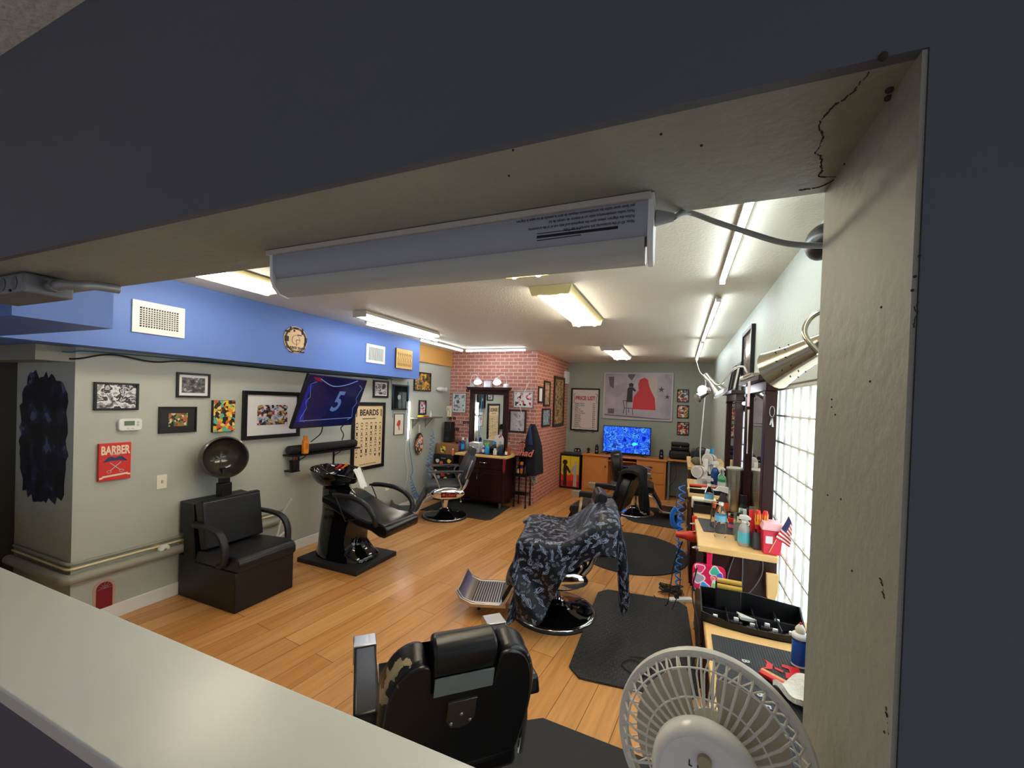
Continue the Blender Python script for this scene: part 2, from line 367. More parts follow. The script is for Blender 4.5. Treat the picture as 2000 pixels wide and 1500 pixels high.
struct('baseboard_back', MB().box(.0, XR - .001, YB - .016, YB - .0005, 0.001, .09), mat('grey baseboard', (120, 124, 124), .5))
# seam of small cracks and pock marks in the plaster of the opening
cr = MB(); random.seed(3)
def crack(path, w):
    pts = smoothpath(path, 5)
    for a, b in zip(pts[:-1], pts[1:]):
        a = a + Vector((random.uniform(-1, 1), random.uniform(-1, 1), 0)) * .002
        cr.tube([a, b], w * random.uniform(.4, 1.2), 5)
zc = ZH
for line in (((1800, 60), (1790, 120), (1770, 150)), ((1700, 140), (1660, 185), (1620, 215), (1600, 245), (1606, 270), (1592, 300)), ((1600, 300), (1605, 330), (1600, 345), (1635, 345)),
             ((1560, 372), (1600, 366), (1632, 350))):
    if line[0][1] < 100: continue
    crack([at(x, y, Z=zc) for x, y in line], .0008)
for x, y in ((1002, 293), (994, 343), (1291, 262), (1370, 284), (1725, 110), (1737, 175), (1735, 190), (1650, 320)):
    p = at(x, y, Z=zc); cr.ball(p, .0035 if x > 1700 else .0016, 8, 5)
for x, y in ((1796, 500), (1787, 540), (1782, 567), (1722, 600), (1625, 780), (1632, 810), (1625, 795), (1700, 745), (1643, 975), (1617, 967), (1665, 1115), (1728, 1430)):
    p = at(x, y, X=XJ - .004); cr.ball(p, .0013, 7, 5)
for a, b in (((1790, 590), (1785, 640)), ((1722, 1130), (1728, 1170)), ((1731, 1380), (1736, 1435))):
    crack([at(*a, X=XJ - .004), at(*b, X=XJ - .004)], .0006)
c1 = struct('trim_3', cr, mat('dark crack', (52, 50, 44), .9))  # cracks and pock marks share one even dark colour

# ---------------------------------------------------------------- lamps of the room
def tube_mat(name, col, st):
    m = bpy.data.materials.new(name); m.use_nodes = True; b = m.node_tree.nodes['Principled BSDF']
    b.inputs['Base Color'].default_value = (.8, .8, .8, 1); b.inputs['Emission Color'].default_value = lin(col); b.inputs['Emission Strength'].default_value = st
    return m
cool = tube_mat('cool tube glow', (240, 250, 255), TUBE); warm = tube_mat('warm tube glow', (255, 246, 228), TUBE * 1.1)
housing = mat('lamp housing', (196, 192, 180), .4); cream = mat('cream lamp housing', (222, 208, 150), .45)
def strip(x0, y0, x1, y1, z, label, group=None, w=.024, name='tube_light', m=None):
    L = math.hypot(x1 - x0, y1 - y0); a = math.atan2(y1 - y0, x1 - x0)
    t = thing(name, label, 'light', (x0, y0, z), a, group)
    obj('housing', MB().box(0, L, -w / 2 - .004, w / 2 + .004, .012, .026), housing, t)
    obj('tube', MB().prism([(-w / 2, .012), (-w / 2 * .9, -.002), (-w / 4, -.010), (w / 4, -.010), (w / 2 * .9, -.002), (w / 2, .012)], .006, L - .006, 'x'), m or cool, t, smooth=60)
    for e in (0, L - .006): obj('end_cap', MB().box(e, e + .006, -w / 2 - .003, w / 2 + .003, -.012, .026), whiteplastic, t)
    return t
strip(.213, .95, .208, 2.75, 2.40, 'slim LED tube on the ceiling by the right wall, nearest to the opening', 'slim tubes in line on the ceiling by the right wall')
strip(.222, 3.20, .215, 5.10, 2.40, 'slim LED tube on the ceiling by the right wall, middle one of the line', 'slim tubes in line on the ceiling by the right wall')
strip(.213, 5.26, .22, 7.20, 2.40, 'slim LED tube on the ceiling by the right wall, farthest, ending near the back wall', 'slim tubes in line on the ceiling by the right wall')
strip(-3.02, 3.30, -2.93, 4.50, 2.385, 'bare LED tube on the ceiling between the white shop light and the blue soffit', 'slim tubes above the blue soffit')
strip(-3.20, 4.50, -3.22, 5.66, 2.40, 'slim LED tube on the ceiling above the orange wall band')
strip(-3.18, 5.72, -2.16, 5.72, 2.405, 'slim LED tube running along the ceiling in front of the brick wall')
def twin(x, y0, y1, label, hm, w=.30, z=2.43, m=None):
    t = thing('ceiling_light', label, 'light', (x, y0, z), 0, 'twin tube ceiling lights'); L = y1 - y0
    obj('housing', MB().prism([(-w / 2, 0), (w / 2, 0), (w / 2 - .03, -.022), (-w / 2 + .03, -.022)], .01, L - .01, 'y'), hm, t)
    for e in (0, L): obj('end_plate', MB().prism([(-w / 2 - .005, .008), (w / 2 + .005, .008), (w / 2 - .02, -.055), (-w / 2 + .02, -.055)], e - .012, e + .012, 'y'), hm, t)
    for s in (-1, 1):
        obj('tube', MB().cyl((s * w * .25, .012, -.042), (s * w * .25, L - .012, -.042), .022, n=10), m or warm, t)
    return t
twin(-.845, 2.66, 3.84, 'ceiling light with two bright tubes and cream end plate, in the middle of the ceiling', cream)
twin(-.86, 1.05, 2.25, 'cream twin tube ceiling light half hidden behind the dark light under the header', cream)
twin(-.91, 5.70, 6.88, 'farthest twin tube ceiling light, above the desk with the blue screen', housing)
twin(-2.80, 1.46, 2.13, 'twin tube ceiling light beside the blue soffit at the left, cream end plate', cream)
t = thing('shop_light', 'white shop light with one wide diffuser, nearest lamp to the small soffit vent', 'light', (-2.80, 2.98, 2.435), math.radians(0))
obj('housing', MB().prism([(-.075, 0), (.075, 0), (.075, -.03), (-.075, -.03)], 0, 1.24, 'y'), housing, t)
obj('diffuser', MB().prism([(-.06, -.03), (.06, -.03), (.045, -.055), (-.045, -.055)], .01, 1.23, 'y'), tube_mat('shop light glow', (250, 252, 255), TUBE * .6), t)
for e in (-.006, 1.24): obj('end_plate', MB().box(-.08, .08, e, e + .006, -.058, .002), housing, t)
# ---------------------------------------------------------------- things hung on the walls
PL = {'L': ('X', XL, PI / 2), 'Z': ('X', XS, PI / 2), 'B': ('Y', YB, 0), 'F': ('Y', YBR, 0), 'S': ('X', XBR, PI / 2), 'R': ('X', XR, -PI / 2)}
def onwall(w, c):
    """rectangle on a wall from its four corners TL TR BR BL: centre, width, height, turn"""
    k, v, rz = PL[w]
    if len(c) == 2: (a, b), (d, e) = c; c = ((a, b), (d, b), (d, e), (a, e))
    P = [at(x, y, **{k: v}) for x, y in c]; ctr = sum(P, Vector()) / 4
    W = ((P[1] - P[0]).length + (P[2] - P[3]).length) / 2; Hh = ((P[3] - P[0]).length + (P[2] - P[1]).length) / 2
    W = abs((Vector((P[1].x + P[2].x, P[1].y + P[2].y, 0)) - Vector((P[0].x + P[3].x, P[0].y + P[3].y, 0))).length) / 2
    Hh = (P[0].z + P[1].z - P[2].z - P[3].z) / 2
    return ctr, W, Hh, rz
def picture(w, c, label, art_m, fw=.018, d=.018, fm=None, mw=0., mats=None, group=None, name='framed_picture', cat='picture', glaze=False, mv=None, off=.001):
    ctr, W, Hh, rz = onwall(w, c); t = thing(name, label, cat, ctr, rz, group); fm = fm or frameblk
    o = MB(); a, b = W / 2, Hh / 2
    o.box(-a, a, -d, -off, b - fw, b).box(-a, a, -d, -off, -b, -b + fw).box(-a, -a + fw, -d, -off, -b + fw, b - fw).box(a - fw, a, -d, -off, -b + fw, b - fw)
    obj('frame', o, fm, t, bevel=.0015)
    a -= fw; b -= fw
    if mw:
        obj('mat_board', MB().box(-a, a, -d * .45, -off, -b, b), mats or matboard, t); mv = mv or mw
        obj('print', MB().box(-a + mw, a - mw, -d * .5, -d * .45 - .0002, -b + mv, b - mv), art_m, t)
    else: obj('print', MB().box(-a, a, -d * .5, -off, -b, b), art_m, t)
    t['_w'] = 0; del t['_w']
    return t, W, Hh
bw = lambda n, s, sd, st=(1, 1, 1): art(n, [(20, 20, 22), (70, 70, 72), (150, 150, 152), (225, 225, 226), (40, 40, 42), (190, 190, 192), (100, 100, 102), (210, 210, 210)], s * .55, sd, st, kind='noise', detail=5)
picture('L', ((181.6, 746.4), (269, 748.5), (268.8, 799), (181.6, 803)), 'black framed black and white photograph of an interior, above the thermostat', bw('photo interior', 26, 1.3), .014, .02)
picture('L', ((343, 728), (409.4, 729.6), (407.5, 777), (343, 776)), 'black framed dark group photograph with a white mat, highest at the left of the wall', art('dark group photo', [(28, 28, 28), (52, 52, 52), (84, 84, 84), (120, 120, 120), (200, 200, 200)], 30, 2.2, kind='noise', detail=6), .016, .02, mw=.022)
picture('L', ((309, 794.4), (383, 794), (381, 842.4), (307.5, 847.5)), 'black framed small colourful print in a wide black mat, above the light switch', art('green red print', [(30, 26, 24), (70, 120, 44), (150, 60, 46), (216, 206, 170), (104, 150, 60), (180, 96, 60)], 60, 4.1), .010, .02, mw=.055, mv=.042, mats=mat('black mat board', (26, 22, 24), .5))
picture('L', ((473, 763), (584.5, 766), (581.5, 851), (470, 860.5)), 'large black framed print with a wide white mat, just left of the tilted television', art('street art collage', [(214, 204, 206), (30, 28, 32), (196, 186, 190), (150, 60, 64), (120, 170, 196), (226, 216, 218), (70, 60, 66), (180, 150, 60)], 44, 5.5), .036, .03, mw=.105, mv=.095)
picture('L', ((728.6, 742), (758.5, 744.4), (756, 777.5), (727, 776)), 'small black framed black and white portrait beside the upper right corner of the tilted television', bw('portrait', 22, 7.1), .026, .02, mw=.016)
t, W, Hh = picture('L', ((766, 750), (796.5, 753), (794, 800.5), (764, 800)), 'black framed dark glossy print above the small picture with a red figure', mat('dark glossy print', (26, 30, 32), .06), .018, .03)
obj('emblem', MB().prism(disc((-.03, .0), .035, 18), -.0165, -.0162), mat('pale emblem', (176, 180, 178), .4), t)
t, W, Hh = picture('L', ((769.4, 808), (788.4, 808), (786.8, 848.4), (768, 850)), 'narrow cream print of a small red figure, left of the upright glowing tube', mat('cream paper', (232, 224, 200), .6), .007, .014, mat('thin dark frame', (50, 44, 40), .4))
red_fig = MB(); red_fig.prism([(-.03, .04), (0, .06), (.035, .05), (.03, -.01), (.01, -.03), (.02, -.08), (.0, -.09), (-.01, -.03), (-.04, -.02), (-.05, .0)], -.0075, -.0072)
obj('figure', red_fig, mat('red ink', (196, 70, 52), .5), t)
picture('L', ((808, 726.5), (841, 727.6), (839.7, 765), (807.3, 763)), 'black framed golden print partly tucked behind the end of the blue soffit', art('gold print', [(30, 22, 12), (120, 84, 22), (216, 164, 44), (60, 44, 18), (180, 130, 34), (20, 16, 12)], 9, 8.7, kind='noise'), .020, .02)
picture('L', ((817, 781.7), (831, 781.7), (831, 810), (817, 810)), 'small black framed pink and white print above the little wall shelf', art('pink print', [(226, 210, 216), (206, 90, 110), (40, 34, 36), (236, 226, 230)], 40, 3.9), .022, .02)
def canvas(w, c, label, am, d=.03, name='canvas_print'):
    ctr, W, Hh, rz = onwall(w, c); t = thing(name, label, 'picture', ctr, rz)
    obj('canvas', MB().box(-W / 2, W / 2, -d, -.001, -Hh / 2, Hh / 2), mat('dark canvas edge', (40, 30, 24), .6), t)
    obj('print', MB().box(-W / 2 + .002, W / 2 - .002, -d - .001, -d, -Hh / 2 + .002, Hh / 2 - .002), am, t); return t, W, Hh
canvas('L', ((412, 782.5), (455, 781), (455, 841), (412, 845)), 'frameless bright comic style canvas in yellow, orange and teal', art('comic canvas', [(232, 186, 40), (30, 24, 22), (214, 84, 34), (90, 176, 150), (238, 206, 110), (60, 40, 34), (226, 130, 60)], 40, 6.3, (1, 1, 1)))
# red BARBER sign
ctr, W, Hh, rz = onwall('L', ((191, 866.5), (253, 863), (251, 932), (187.5, 941.6)))
t = thing('barber_sign', 'red square barber sign with a blue moustache and crossed scissors', 'sign', ctr, rz)
obj('panel', MB().box(-W / 2, W / 2, -.025, -.001, -Hh / 2, Hh / 2), mat('red sign board', (214, 52, 44), .45), t, bevel=.002)
cream_ink = mat('cream ink', (236, 214, 186), .5); navy = mat('navy ink', (44, 56, 100), .5)
text('lettering', 'BARBER', .082, cream_ink, t, (0, -.026, Hh * .30), bold=.035, sx=.55)
text('small_lettering', 'SHOP', .022, cream_ink, t, (.0, -.026, Hh * .195), bold=.01)
obj('anchor', MB().tube([(0, -.0262, Hh * .42), (0, -.0262, Hh * .375)], .0016, 6).tube([(-.013, -.0262, Hh * .405), (-.008, -.0262, Hh * .383), (0, -.0262, Hh * .378), (.008, -.0262, Hh * .383), (.013, -.0262, Hh * .405)], .0014, 6), cream_ink, t)
mo = [(0, .012)] + [(x, z) for x, z in ((.02, .024), (.04, .02), (.055, .002), (.07, -.012), (.048, -.012), (.03, -.006), (.012, -.006))]
obj('moustache', MB().prism([(x, z + Hh * .05) for x, z in mo] + [(-x, z + Hh * .05) for x, z in mo[:0:-1]], -.0272, -.026), navy, t)
sc = MB()
for s in (-1, 1):
    sc.bar((-s * .03, -.0268, -.005), (s * .028, -.0268, -.062), .0035, .001, (0, 1, 0)).tube([(s * .034 + .012 * math.cos(a * PI / 5), -.0268, -.068 + .009 * math.sin(a * PI / 5)) for a in range(10)], .0015, 5, closed=True)
obj('scissors', sc, mat('sign scissors grey', (196, 190, 200), .5), t)
obj('ribbon', MB().prism([(-.07, -.095), (.07, -.083), (.07, -.096), (-.07, -.108)], -.027, -.026).prism([(-.085, -.104), (-.066, -.1), (-.066, -.113), (-.085, -.117)], -.0265, -.026).prism([(.085, -.092), (.066, -.088), (.066, -.1), (.085, -.104)], -.0265, -.026), cream_ink, t)
# thermostat, switch, outlets, smoke plug
ctr, W, Hh, rz = onwall('L', ((228, 817), (274, 817), (274, 840), (228, 841)))
t = thing('thermostat', 'white rounded thermostat with a green display', 'thermostat', ctr, rz)
obj('body', MB().prism(rrect(W, Hh, .02), -.028, -.001), whiteplastic, t, bevel=.004)
obj('display', MB().box(-W * .28, W * .16, -.0295, -.028, -Hh * .08, Hh * .30), mat('lcd green', (96, 122, 86), .2), t)
for z in (.18, -.05): obj('button', MB().prism(disc((W * .31, Hh * z), .008, 12), -.0305, -.028), mat('grey button', (190, 188, 184), .4), t)
for x in (-.12, .08): obj('button', MB().prism(rrect(.012, .006, .002, W * x, -Hh * .33), -.0295, -.028), MATS['grey button'], t)
def plate(w, c, label, kind='switch', m=None):
    ctr, W, Hh, rz = onwall(w, c); t = thing('light_switch' if kind == 'switch' else 'outlet', label, 'switch' if kind == 'switch' else 'outlet', ctr, rz); m = m or mat('ivory plastic', (236, 230, 210), .4)
    obj('plate', MB().box(-W / 2, W / 2, -.006, -.0005, -Hh / 2, Hh / 2), m, t, bevel=.002)
    if kind == 'switch': obj('toggle', MB().box(-.005, .005, -.016, -.006, -.010, .012), mat('toggle beige', (190, 180, 150), .4), t, bevel=.001)
    else:
        for z in (-.02, .02):
            obj('socket', MB().prism(rrect(.026, .024, .007, 0, z), -.0075, -.006), m, t)
            obj('slots', MB().box(-.008, -.005, -.0078, -.0074, z - .006, z + .006).box(.004, .007, -.0078, -.0074, z - .005, z + .005), black, t)
    return t
plate('L', ((305, 928), (325.6, 926.5), (325.2, 953), (305.3, 955.7)), 'ivory light switch plate on the sage wall')
plate('L', ((346, 1053), (358, 1051), (358, 1076), (346, 1079)), 'ivory outlet low on the wall behind the dryer chair', 'outlet', mat('yellowed ivory', (214, 196, 130), .4))
plate('L', ((752, 944), (759, 943.4), (759, 957), (752, 958)), 'ivory outlet between the beard poster and the coiled blue hose', 'outlet')
p = at(300, 1072, X=XL)
t = plate('L', ((301, 1062), (311, 1060), (311, 1086), (301, 1088)), 'ivory outlet under the wall pipes with a round white plug in it', 'outlet', MATS['yellowed ivory'])
p = at(316, 1073, X=XL + .03)
o = obj('plug_in_freshener', MB().lathe([(.012, 0), (.036, .004), (.042, .02), (.040, .034), (.03, .045), (.012, .048)], n=20), whiteplastic, None, (XL + .0085, at(315, 1073, X=XL).y, p.z - .004), (0, PI / 2, 0)); tag(o, 'round white plug-in device on the outlet under the pipes', 'plug')
# pipes round the wall corner
def pts0(z, d, y0):
    return [(-4.45, y0, z), (XL + d - .03, y0, z)] + [(XL + d - .03 + .03 * math.sin(a), y0 + .03 * (1 - math.cos(a)), z) for a in (PI / 6, PI / 3, PI / 2)] + [(XL + d, 2.92, z)]
def pipe(name, z, r, m, label, d):
    y0 = 1.38 - d; pts = pts0(z, d, y0)
    return tag(obj(name, MB().tube(pts, r, 12), m, smooth=80), label, 'pipe', 'pipes along the wall')
zz = at(133, 1113, X=XL + .05).z
print('pipe z', zz)
pg = mat('sage painted pipe', (150, 148, 134), .45)
pipe('drain_pipe', .375, .034, pg, 'thick sage painted pipe, lowest of the three along the wall', .038)
pipe('water_pipe', .435, .008, mat('cream pipe', (226, 210, 158), .35), 'thin cream pipe running between the two painted pipes', .020)
pipe('water_pipe', .466, .011, pg, 'thin sage painted pipe, topmost of the three along the wall', .014)
# little painted mouse door
ctr, W, Hh, rz = onwall('L', ((190, 1145), (218, 1141), (216, 1180), (188, 1186)))
t = thing('miniature_door', 'tiny red arched door with pink surround at the foot of the wall', 'decoration', (ctr.x, ctr.y, .185), rz)
arch = lambda w, h, dz=0: [(-w, -h)] + [(w, -h)] + [(w * math.cos(a), h - w + w * math.sin(a) + dz) for a in [PI * i / 10 for i in range(11)]]
obj('surround', MB().prism(arch(.062, .115), -.002, -.0008), mat('pink surround', (196, 158, 142), .6), t)
obj('door_panel', MB().prism(arch(.043, .095), -.008, -.002), mat('dark red door', (128, 22, 36), .4), t)
fan_ = MB()
for a in range(7): fan_.bar((0, -.0085, .052), (.04 * math.cos(PI * a / 6), -.0085, .052 + .04 * math.sin(PI * a / 6)), .002, .001, (0, 1, 0))
obj('fanlight', fan_.tube([(.02 * math.cos(PI * a / 8), -.0085, .052 + .02 * math.sin(PI * a / 8)) for a in range(9)], .001, 5), mat('fanlight grey', (150, 140, 140), .4), t)
# vents, clock and wood picture on the soffit
ctr, W, Hh, rz = onwall('Z', ((256.8, 584), (359.8, 603), (359, 661), (256, 648)))
t = thing('air_vent', 'white air vent with a square egg-crate grille, at the left on the blue soffit', 'vent', ctr, rz)
fr = MB(); b = .042
fr.box(-W / 2, W / 2, -.012, -.001, Hh / 2 - b, Hh / 2).box(-W / 2, W / 2, -.012, -.001, -Hh / 2, -Hh / 2 + b).box(-W / 2, -W / 2 + b, -.012, -.001, -Hh / 2 + b, Hh / 2 - b).box(W / 2 - b, W / 2, -.012, -.001, -Hh / 2 + b, Hh / 2 - b)
obj('frame', fr, white, t, bevel=.002); obj('backing', MB().box(-W / 2 + b, W / 2 - b, -.003, -.001, -Hh / 2 + b, Hh / 2 - b), mat('vent dark', (8, 8, 10), .8), t)
g = MB(); iw, ih = W - 2 * b, Hh - 2 * b
for i in range(1, 15): g.box(-iw / 2 + iw * i / 15 - .003, -iw / 2 + iw * i / 15 + .003, -.011, -.004, -ih / 2, ih / 2)
for i in range(1, 9): g.box(-iw / 2, iw / 2, -.011, -.004, -ih / 2 + ih * i / 9 - .003, -ih / 2 + ih * i / 9 + .003)
obj('grille', g, white, t, smooth=0)
ctr, W, Hh, rz = onwall('Z', ((714.4, 671), (751, 677), (750.5, 712), (714, 708)))
t = thing('air_vent', 'small white air vent with upright louvres, at the right on the blue soffit', 'vent', ctr, rz); b = .035
fr = MB(); fr.box(-W / 2, W / 2, -.012, -.001, Hh / 2 - b, Hh / 2).box(-W / 2, W / 2, -.012, -.001, -Hh / 2, -Hh / 2 + b).box(-W / 2, -W / 2 + b, -.012, -.001, -Hh / 2 + b, Hh / 2 - b).box(W / 2 - b, W / 2, -.012, -.001, -Hh / 2 + b, Hh / 2 - b)
obj('frame', fr, white, t, bevel=.002); g = MB(); iw = W - 2 * b; obj('backing', MB().box(-W / 2 + b, W / 2 - b, -.003, -.001, -Hh / 2 + b, Hh / 2 - b), mat('vent grey', (90, 94, 98), .8), t)
for i in range(13): g.box(-iw / 2 + iw * i / 13, -iw / 2 + iw * i / 13 + .008, -.010, -.004, -Hh / 2 + b, Hh / 2 - b)
obj('grille', g, white, t, smooth=0)
ctr, W, Hh, rz = onwall('Z', ((552, 638), (600, 638), (600, 690), (552, 690)))
t = thing('wall_clock', 'round cut wood wall clock on the blue soffit', 'clock', ctr, rz); R = Hh / 2
wood_l = mat('pale plywood', (230, 194, 150), .5, var=.06, vscale=14); dk = mat('burnt wood dark', (52, 40, 36), .6)
obj('backing', MB().prism(disc((0, 0), R, 48), -.008, -.002), wood_l, t)
obj('rings', MB().tube([((R - .012) * math.cos(a * PI / 24), -.009, (R - .012) * math.sin(a * PI / 24)) for a in range(48)], .0045, 6, closed=True).tube([((R * .82) * math.cos(a * PI / 24), -.009, (R * .82) * math.sin(a * PI / 24)) for a in range(48)], .003, 6, closed=True), dk, t)
obj('face', MB().prism(disc((.0, .0), R * .36, 32), -.012, -.008), wood_l, t)
cut = MB()
for cx, cz, w, h in ((-.09, .07, .05, .018), (-.06, .10, .016, .04), (.0, .11, .05, .02), (.07, .09, .02, .06), (-.10, .0, .045, .05), (.11, .01, .03, .05), (.1, -.03, .02, .03), (-.02, .085, .02, .02), (.06, -.11, .08, .012), (-.05, -.12, .05, .01), (.04, .05, .05, .01)):
    cut.prism(rrect(w, h, .005, cx, cz, 2), -.0095, -.008)
obj('cut_outs', cut, dk, t)
text('lettering', 'BARBER SHOP', .034, dk, t, (0, -.0095, -.078), bold=.02)
obj('hands', MB().bar((0, -.0135, 0), (.045, -.0135, .004), .005, .001, (0, 1, 0)).bar((0, -.0135, 0), (.006, -.0135, -.06), .004, .001, (0, 1, 0)), dk, t)
for a in range(12): pass
obj('hour_marks', MB().tube([(R * .33 * math.cos(a * PI / 24), -.0125, R * .33 * math.sin(a * PI / 24)) for a in range(48)], .0012, 5, closed=True), dk, t)
t, W, Hh = canvas('Z', ((771.7, 680), (804, 684.6), (802, 722), (771, 719)), 'pale wooden panel with thin inked figures at the right end of the blue soffit', mat('plywood panel', (222, 176, 104), .5, var=.08, vscale=10), .02, 'ink_panel')
random.seed(11); ln = MB()
for i in range(8):
    x = -W * .38 + W * .76 * i / 7
    ln.tube([(x, -.0222, Hh * .3), (x + .012, -.0222, Hh * .12), (x - .008, -.0222, 0), (x + .004, -.0222, -Hh * .2)], .0022, 5)
    ln.tube([(x - .012, -.0222, Hh * .2), (x, -.0222, Hh * .26), (x + .012, -.0222, Hh * .18)], .002, 5)
    ln.tube([(x + .012 * math.cos(a), -.0222, -Hh * .3 + .02 * math.sin(a)) for a in [PI * k / 4 for k in range(8)]], .0018, 5, closed=True)
obj('ink_figures', ln, dk, t)
# BEARDS poster
ctr, W, Hh, rz = onwall('L', ((691, 784), (752, 787), (746, 912), (679, 922)))
t = thing('beards_poster', 'tall black framed cream poster headed with the word beards', 'poster', ctr, rz)
fw = .045; a, b = W / 2, Hh / 2
obj('frame', MB().box(-a, a, -.025, -.001, b - fw, b).box(-a, a, -.025, -.001, -b, -b + fw).box(-a, -a + fw, -.025, -.001, -b + fw, b - fw).box(a - fw, a, -.025, -.001, -b + fw, b - fw), frameblk, t, bevel=.003)
obj('print', MB().box(-a + fw, a - fw, -.012, -.001, -b + fw, b - fw), mat('kraft paper', (226, 200, 158), .5), t)
ink = mat('poster ink', (34, 26, 22), .5)
text('lettering', 'BEARDS', .105, ink, t, (0, -.013, b - .135), bold=.03, sx=.92)
text('small_lettering', 'FACIAL HAIR STYLES OF THE WORLD', .018, ink, t, (0, -.013, -b + fw + .025))
obj('rule', MB().box(-.12, .12, -.0128, -.012, b - .215, b - .205), ink, t)
bd = MB(); random.seed(5)
for r in range(6):
    for q in range(6):
        cx = (-a + fw) + (W - 2 * fw) * (q + .5) / 6; cz = b - .30 - r * (Hh - .42) / 6; w = .020; h = .03
        style = (r * 5 + q * 3) % 7
        bd.prism([(cx - w, cz + h), (cx - w * .6, cz + h * 1.35), (cx + w * .6, cz + h * 1.35), (cx + w, cz + h), (cx + w * .8, cz + h * 1.0), (cx - w * .8, cz + h * 1.0)], -.0128, -.012)
        for s in (-1, 1): bd.bar((cx + s * w, -.0124, cz + h), (cx + s * w * .9, -.0124, cz), .0022, .001, (0, 1, 0))
        if style in (0, 2, 5): bd.prism([(cx - w, cz + .004), (cx - w * .7, cz - h * .5), (cx, cz - h * (.8 + .25 * style)), (cx + w * .7, cz - h * .5), (cx + w, cz + .004), (cx + w * .5, cz - h * .15), (cx - w * .5, cz - h * .15)], -.0128, -.012)
        elif style in (1, 4): bd.prism(rrect(w * .9, h * .5, .004, cx, cz - h * .6, 2), -.0128, -.012)
        else: bd.prism([(cx - w * .9, cz), (cx, cz + .006), (cx + w * .9, cz), (cx, cz - .006)], -.0128, -.012)
        bd.tube([(cx - w * .9, -.0124, cz), (cx - w * .5, -.0124, cz - h * .6), (cx, -.0124, cz - h * .8), (cx + w * .5, -.0124, cz - h * .6), (cx + w * .9, -.0124, cz)], .0009, 4)
obj('beard_drawings', bd, ink, t, smooth=0, kind='stuff')
pole = MB()
for s in (-1, 1): pole.prism(rrect(.02, .10, .009, s * (a - fw - .03), b - .135, 3), -.0128, -.012)
obj('barber_poles', pole, mat('faded brown ink', (110, 74, 50), .5), t)
# emergency light, little shelf with things, paddle, card, hose
ctr, W, Hh, rz = onwall('L', ((848, 754.5), (870, 756), (870, 766), (848, 765)))
t = thing('emergency_light', 'white emergency lamp head on the wall near the corner with the brick', 'light', ctr, rz)
obj('body', MB().ball((0, -.03, 0), (W * .42, .03, Hh * .42)), whiteplastic, t, smooth=80)
obj('lamp_head', MB().lathe([(.012, 0), (.03, .02), (.038, .05), (.02, .055)], (0, 0, 0), 16, Matrix.Translation((W * .12, -.05, -.0)) @ Euler((PI / 2, 0, .5)).to_matrix().to_4x4()), whiteplastic, t)
obj('status_light', MB().ball((-.03, -.058, -.012), .006, 8, 5), mat('dark dot', (60, 60, 60), .3), t)
p0 = at(809, 817, X=XL + .1); p1 = at(859, 817, X=XL + .1)
t = thing('wall_shelf', 'narrow dark wall shelf on curly brackets above the hanging paddle', 'shelf', (XL, (p0.y + p1.y) / 2, p0.z), PI / 2); L = abs(p1.y - p0.y) / 2
obj('shelf_board', MB().box(-L, L, -.16, -.001, -.008, .008), mat('grey brown shelf', (92, 84, 80), .5), t, bevel=.002)
for s in (-L * .72, L * .25):
    g = MB().tube([(s, -.004, -.01), (s, -.004, -.16)], .004, 6).tube([(s, -.13, -.012), (s, -.006, -.14)], .003, 6)
    for k in range(3): g.tube([(s, -.03 - k * .035 + .016 * math.cos(i * PI / 4), -.10 + k * .035 + .016 * math.sin(i * PI / 4)) for i in range(8)], .002, 5, closed=True)
    obj('bracket', g, blackm, t)
shz = p0.z + .0085; shy = (p0.y + p1.y) / 2
tag(obj('plastic_fruit', MB().ball((0, 0, .016), (.05, .02, .016)), mat('yellow plastic', (232, 196, 40), .4), None, (XL + .08, shy - .16, shz), (0, 0, .4)), 'small yellow object at the left end of the little wall shelf', 'ornament')
tag(obj('red_trinket', MB().box(-.035, .035, -.02, .02, 0, .018), mat('red plastic', (196, 50, 40), .4), None, (XL + .08, shy + .0, shz), (0, 0, .5), bevel=.004), 'small red object on the middle of the little wall shelf', 'ornament')
tag(obj('spray_bottle_small', MB().lathe([(.016, 0), (.017, .05), (.007, .06), (.007, .075), (.009, .08), (.004, .09)], n=12), whiteplastic, None, (XL + .08, shy + .11, shz)), 'little white bottle on the right half of the small wall shelf', 'bottle')
o = thing('decorated_paddle', 'paddle shaped board with black white and orange artwork hanging under the small shelf', 'decoration', (XL + .03, at(815, 866, X=XL).y, at(815, 866, X=XL).z), PI / 2)
hh = (at(814, 845, X=XL) - at(814, 887, X=XL)).length / 2; ww = abs(at(823, 866, X=XL).y - at(807, 866, X=XL).y) / 2
obj('blade', MB().prism(disc((0, 0), hh, 28, sx=ww / hh), -.010, 0), black, o); obj('artwork', MB().prism(disc((0, 0), hh * .93, 28, sx=ww / hh), -.0115, -.010), art('paddle art', [(224, 220, 214), (30, 28, 28), (226, 110, 44), (210, 204, 200), (60, 56, 54)], 28, 9.2), o)
obj('handle', MB().prism([(-.012, hh * .95), (.012, hh * .95), (.010, hh * 1.75), (-.010, hh * 1.75)], -.009, -.001), mat('white grey handle', (190, 190, 190), .4), o)
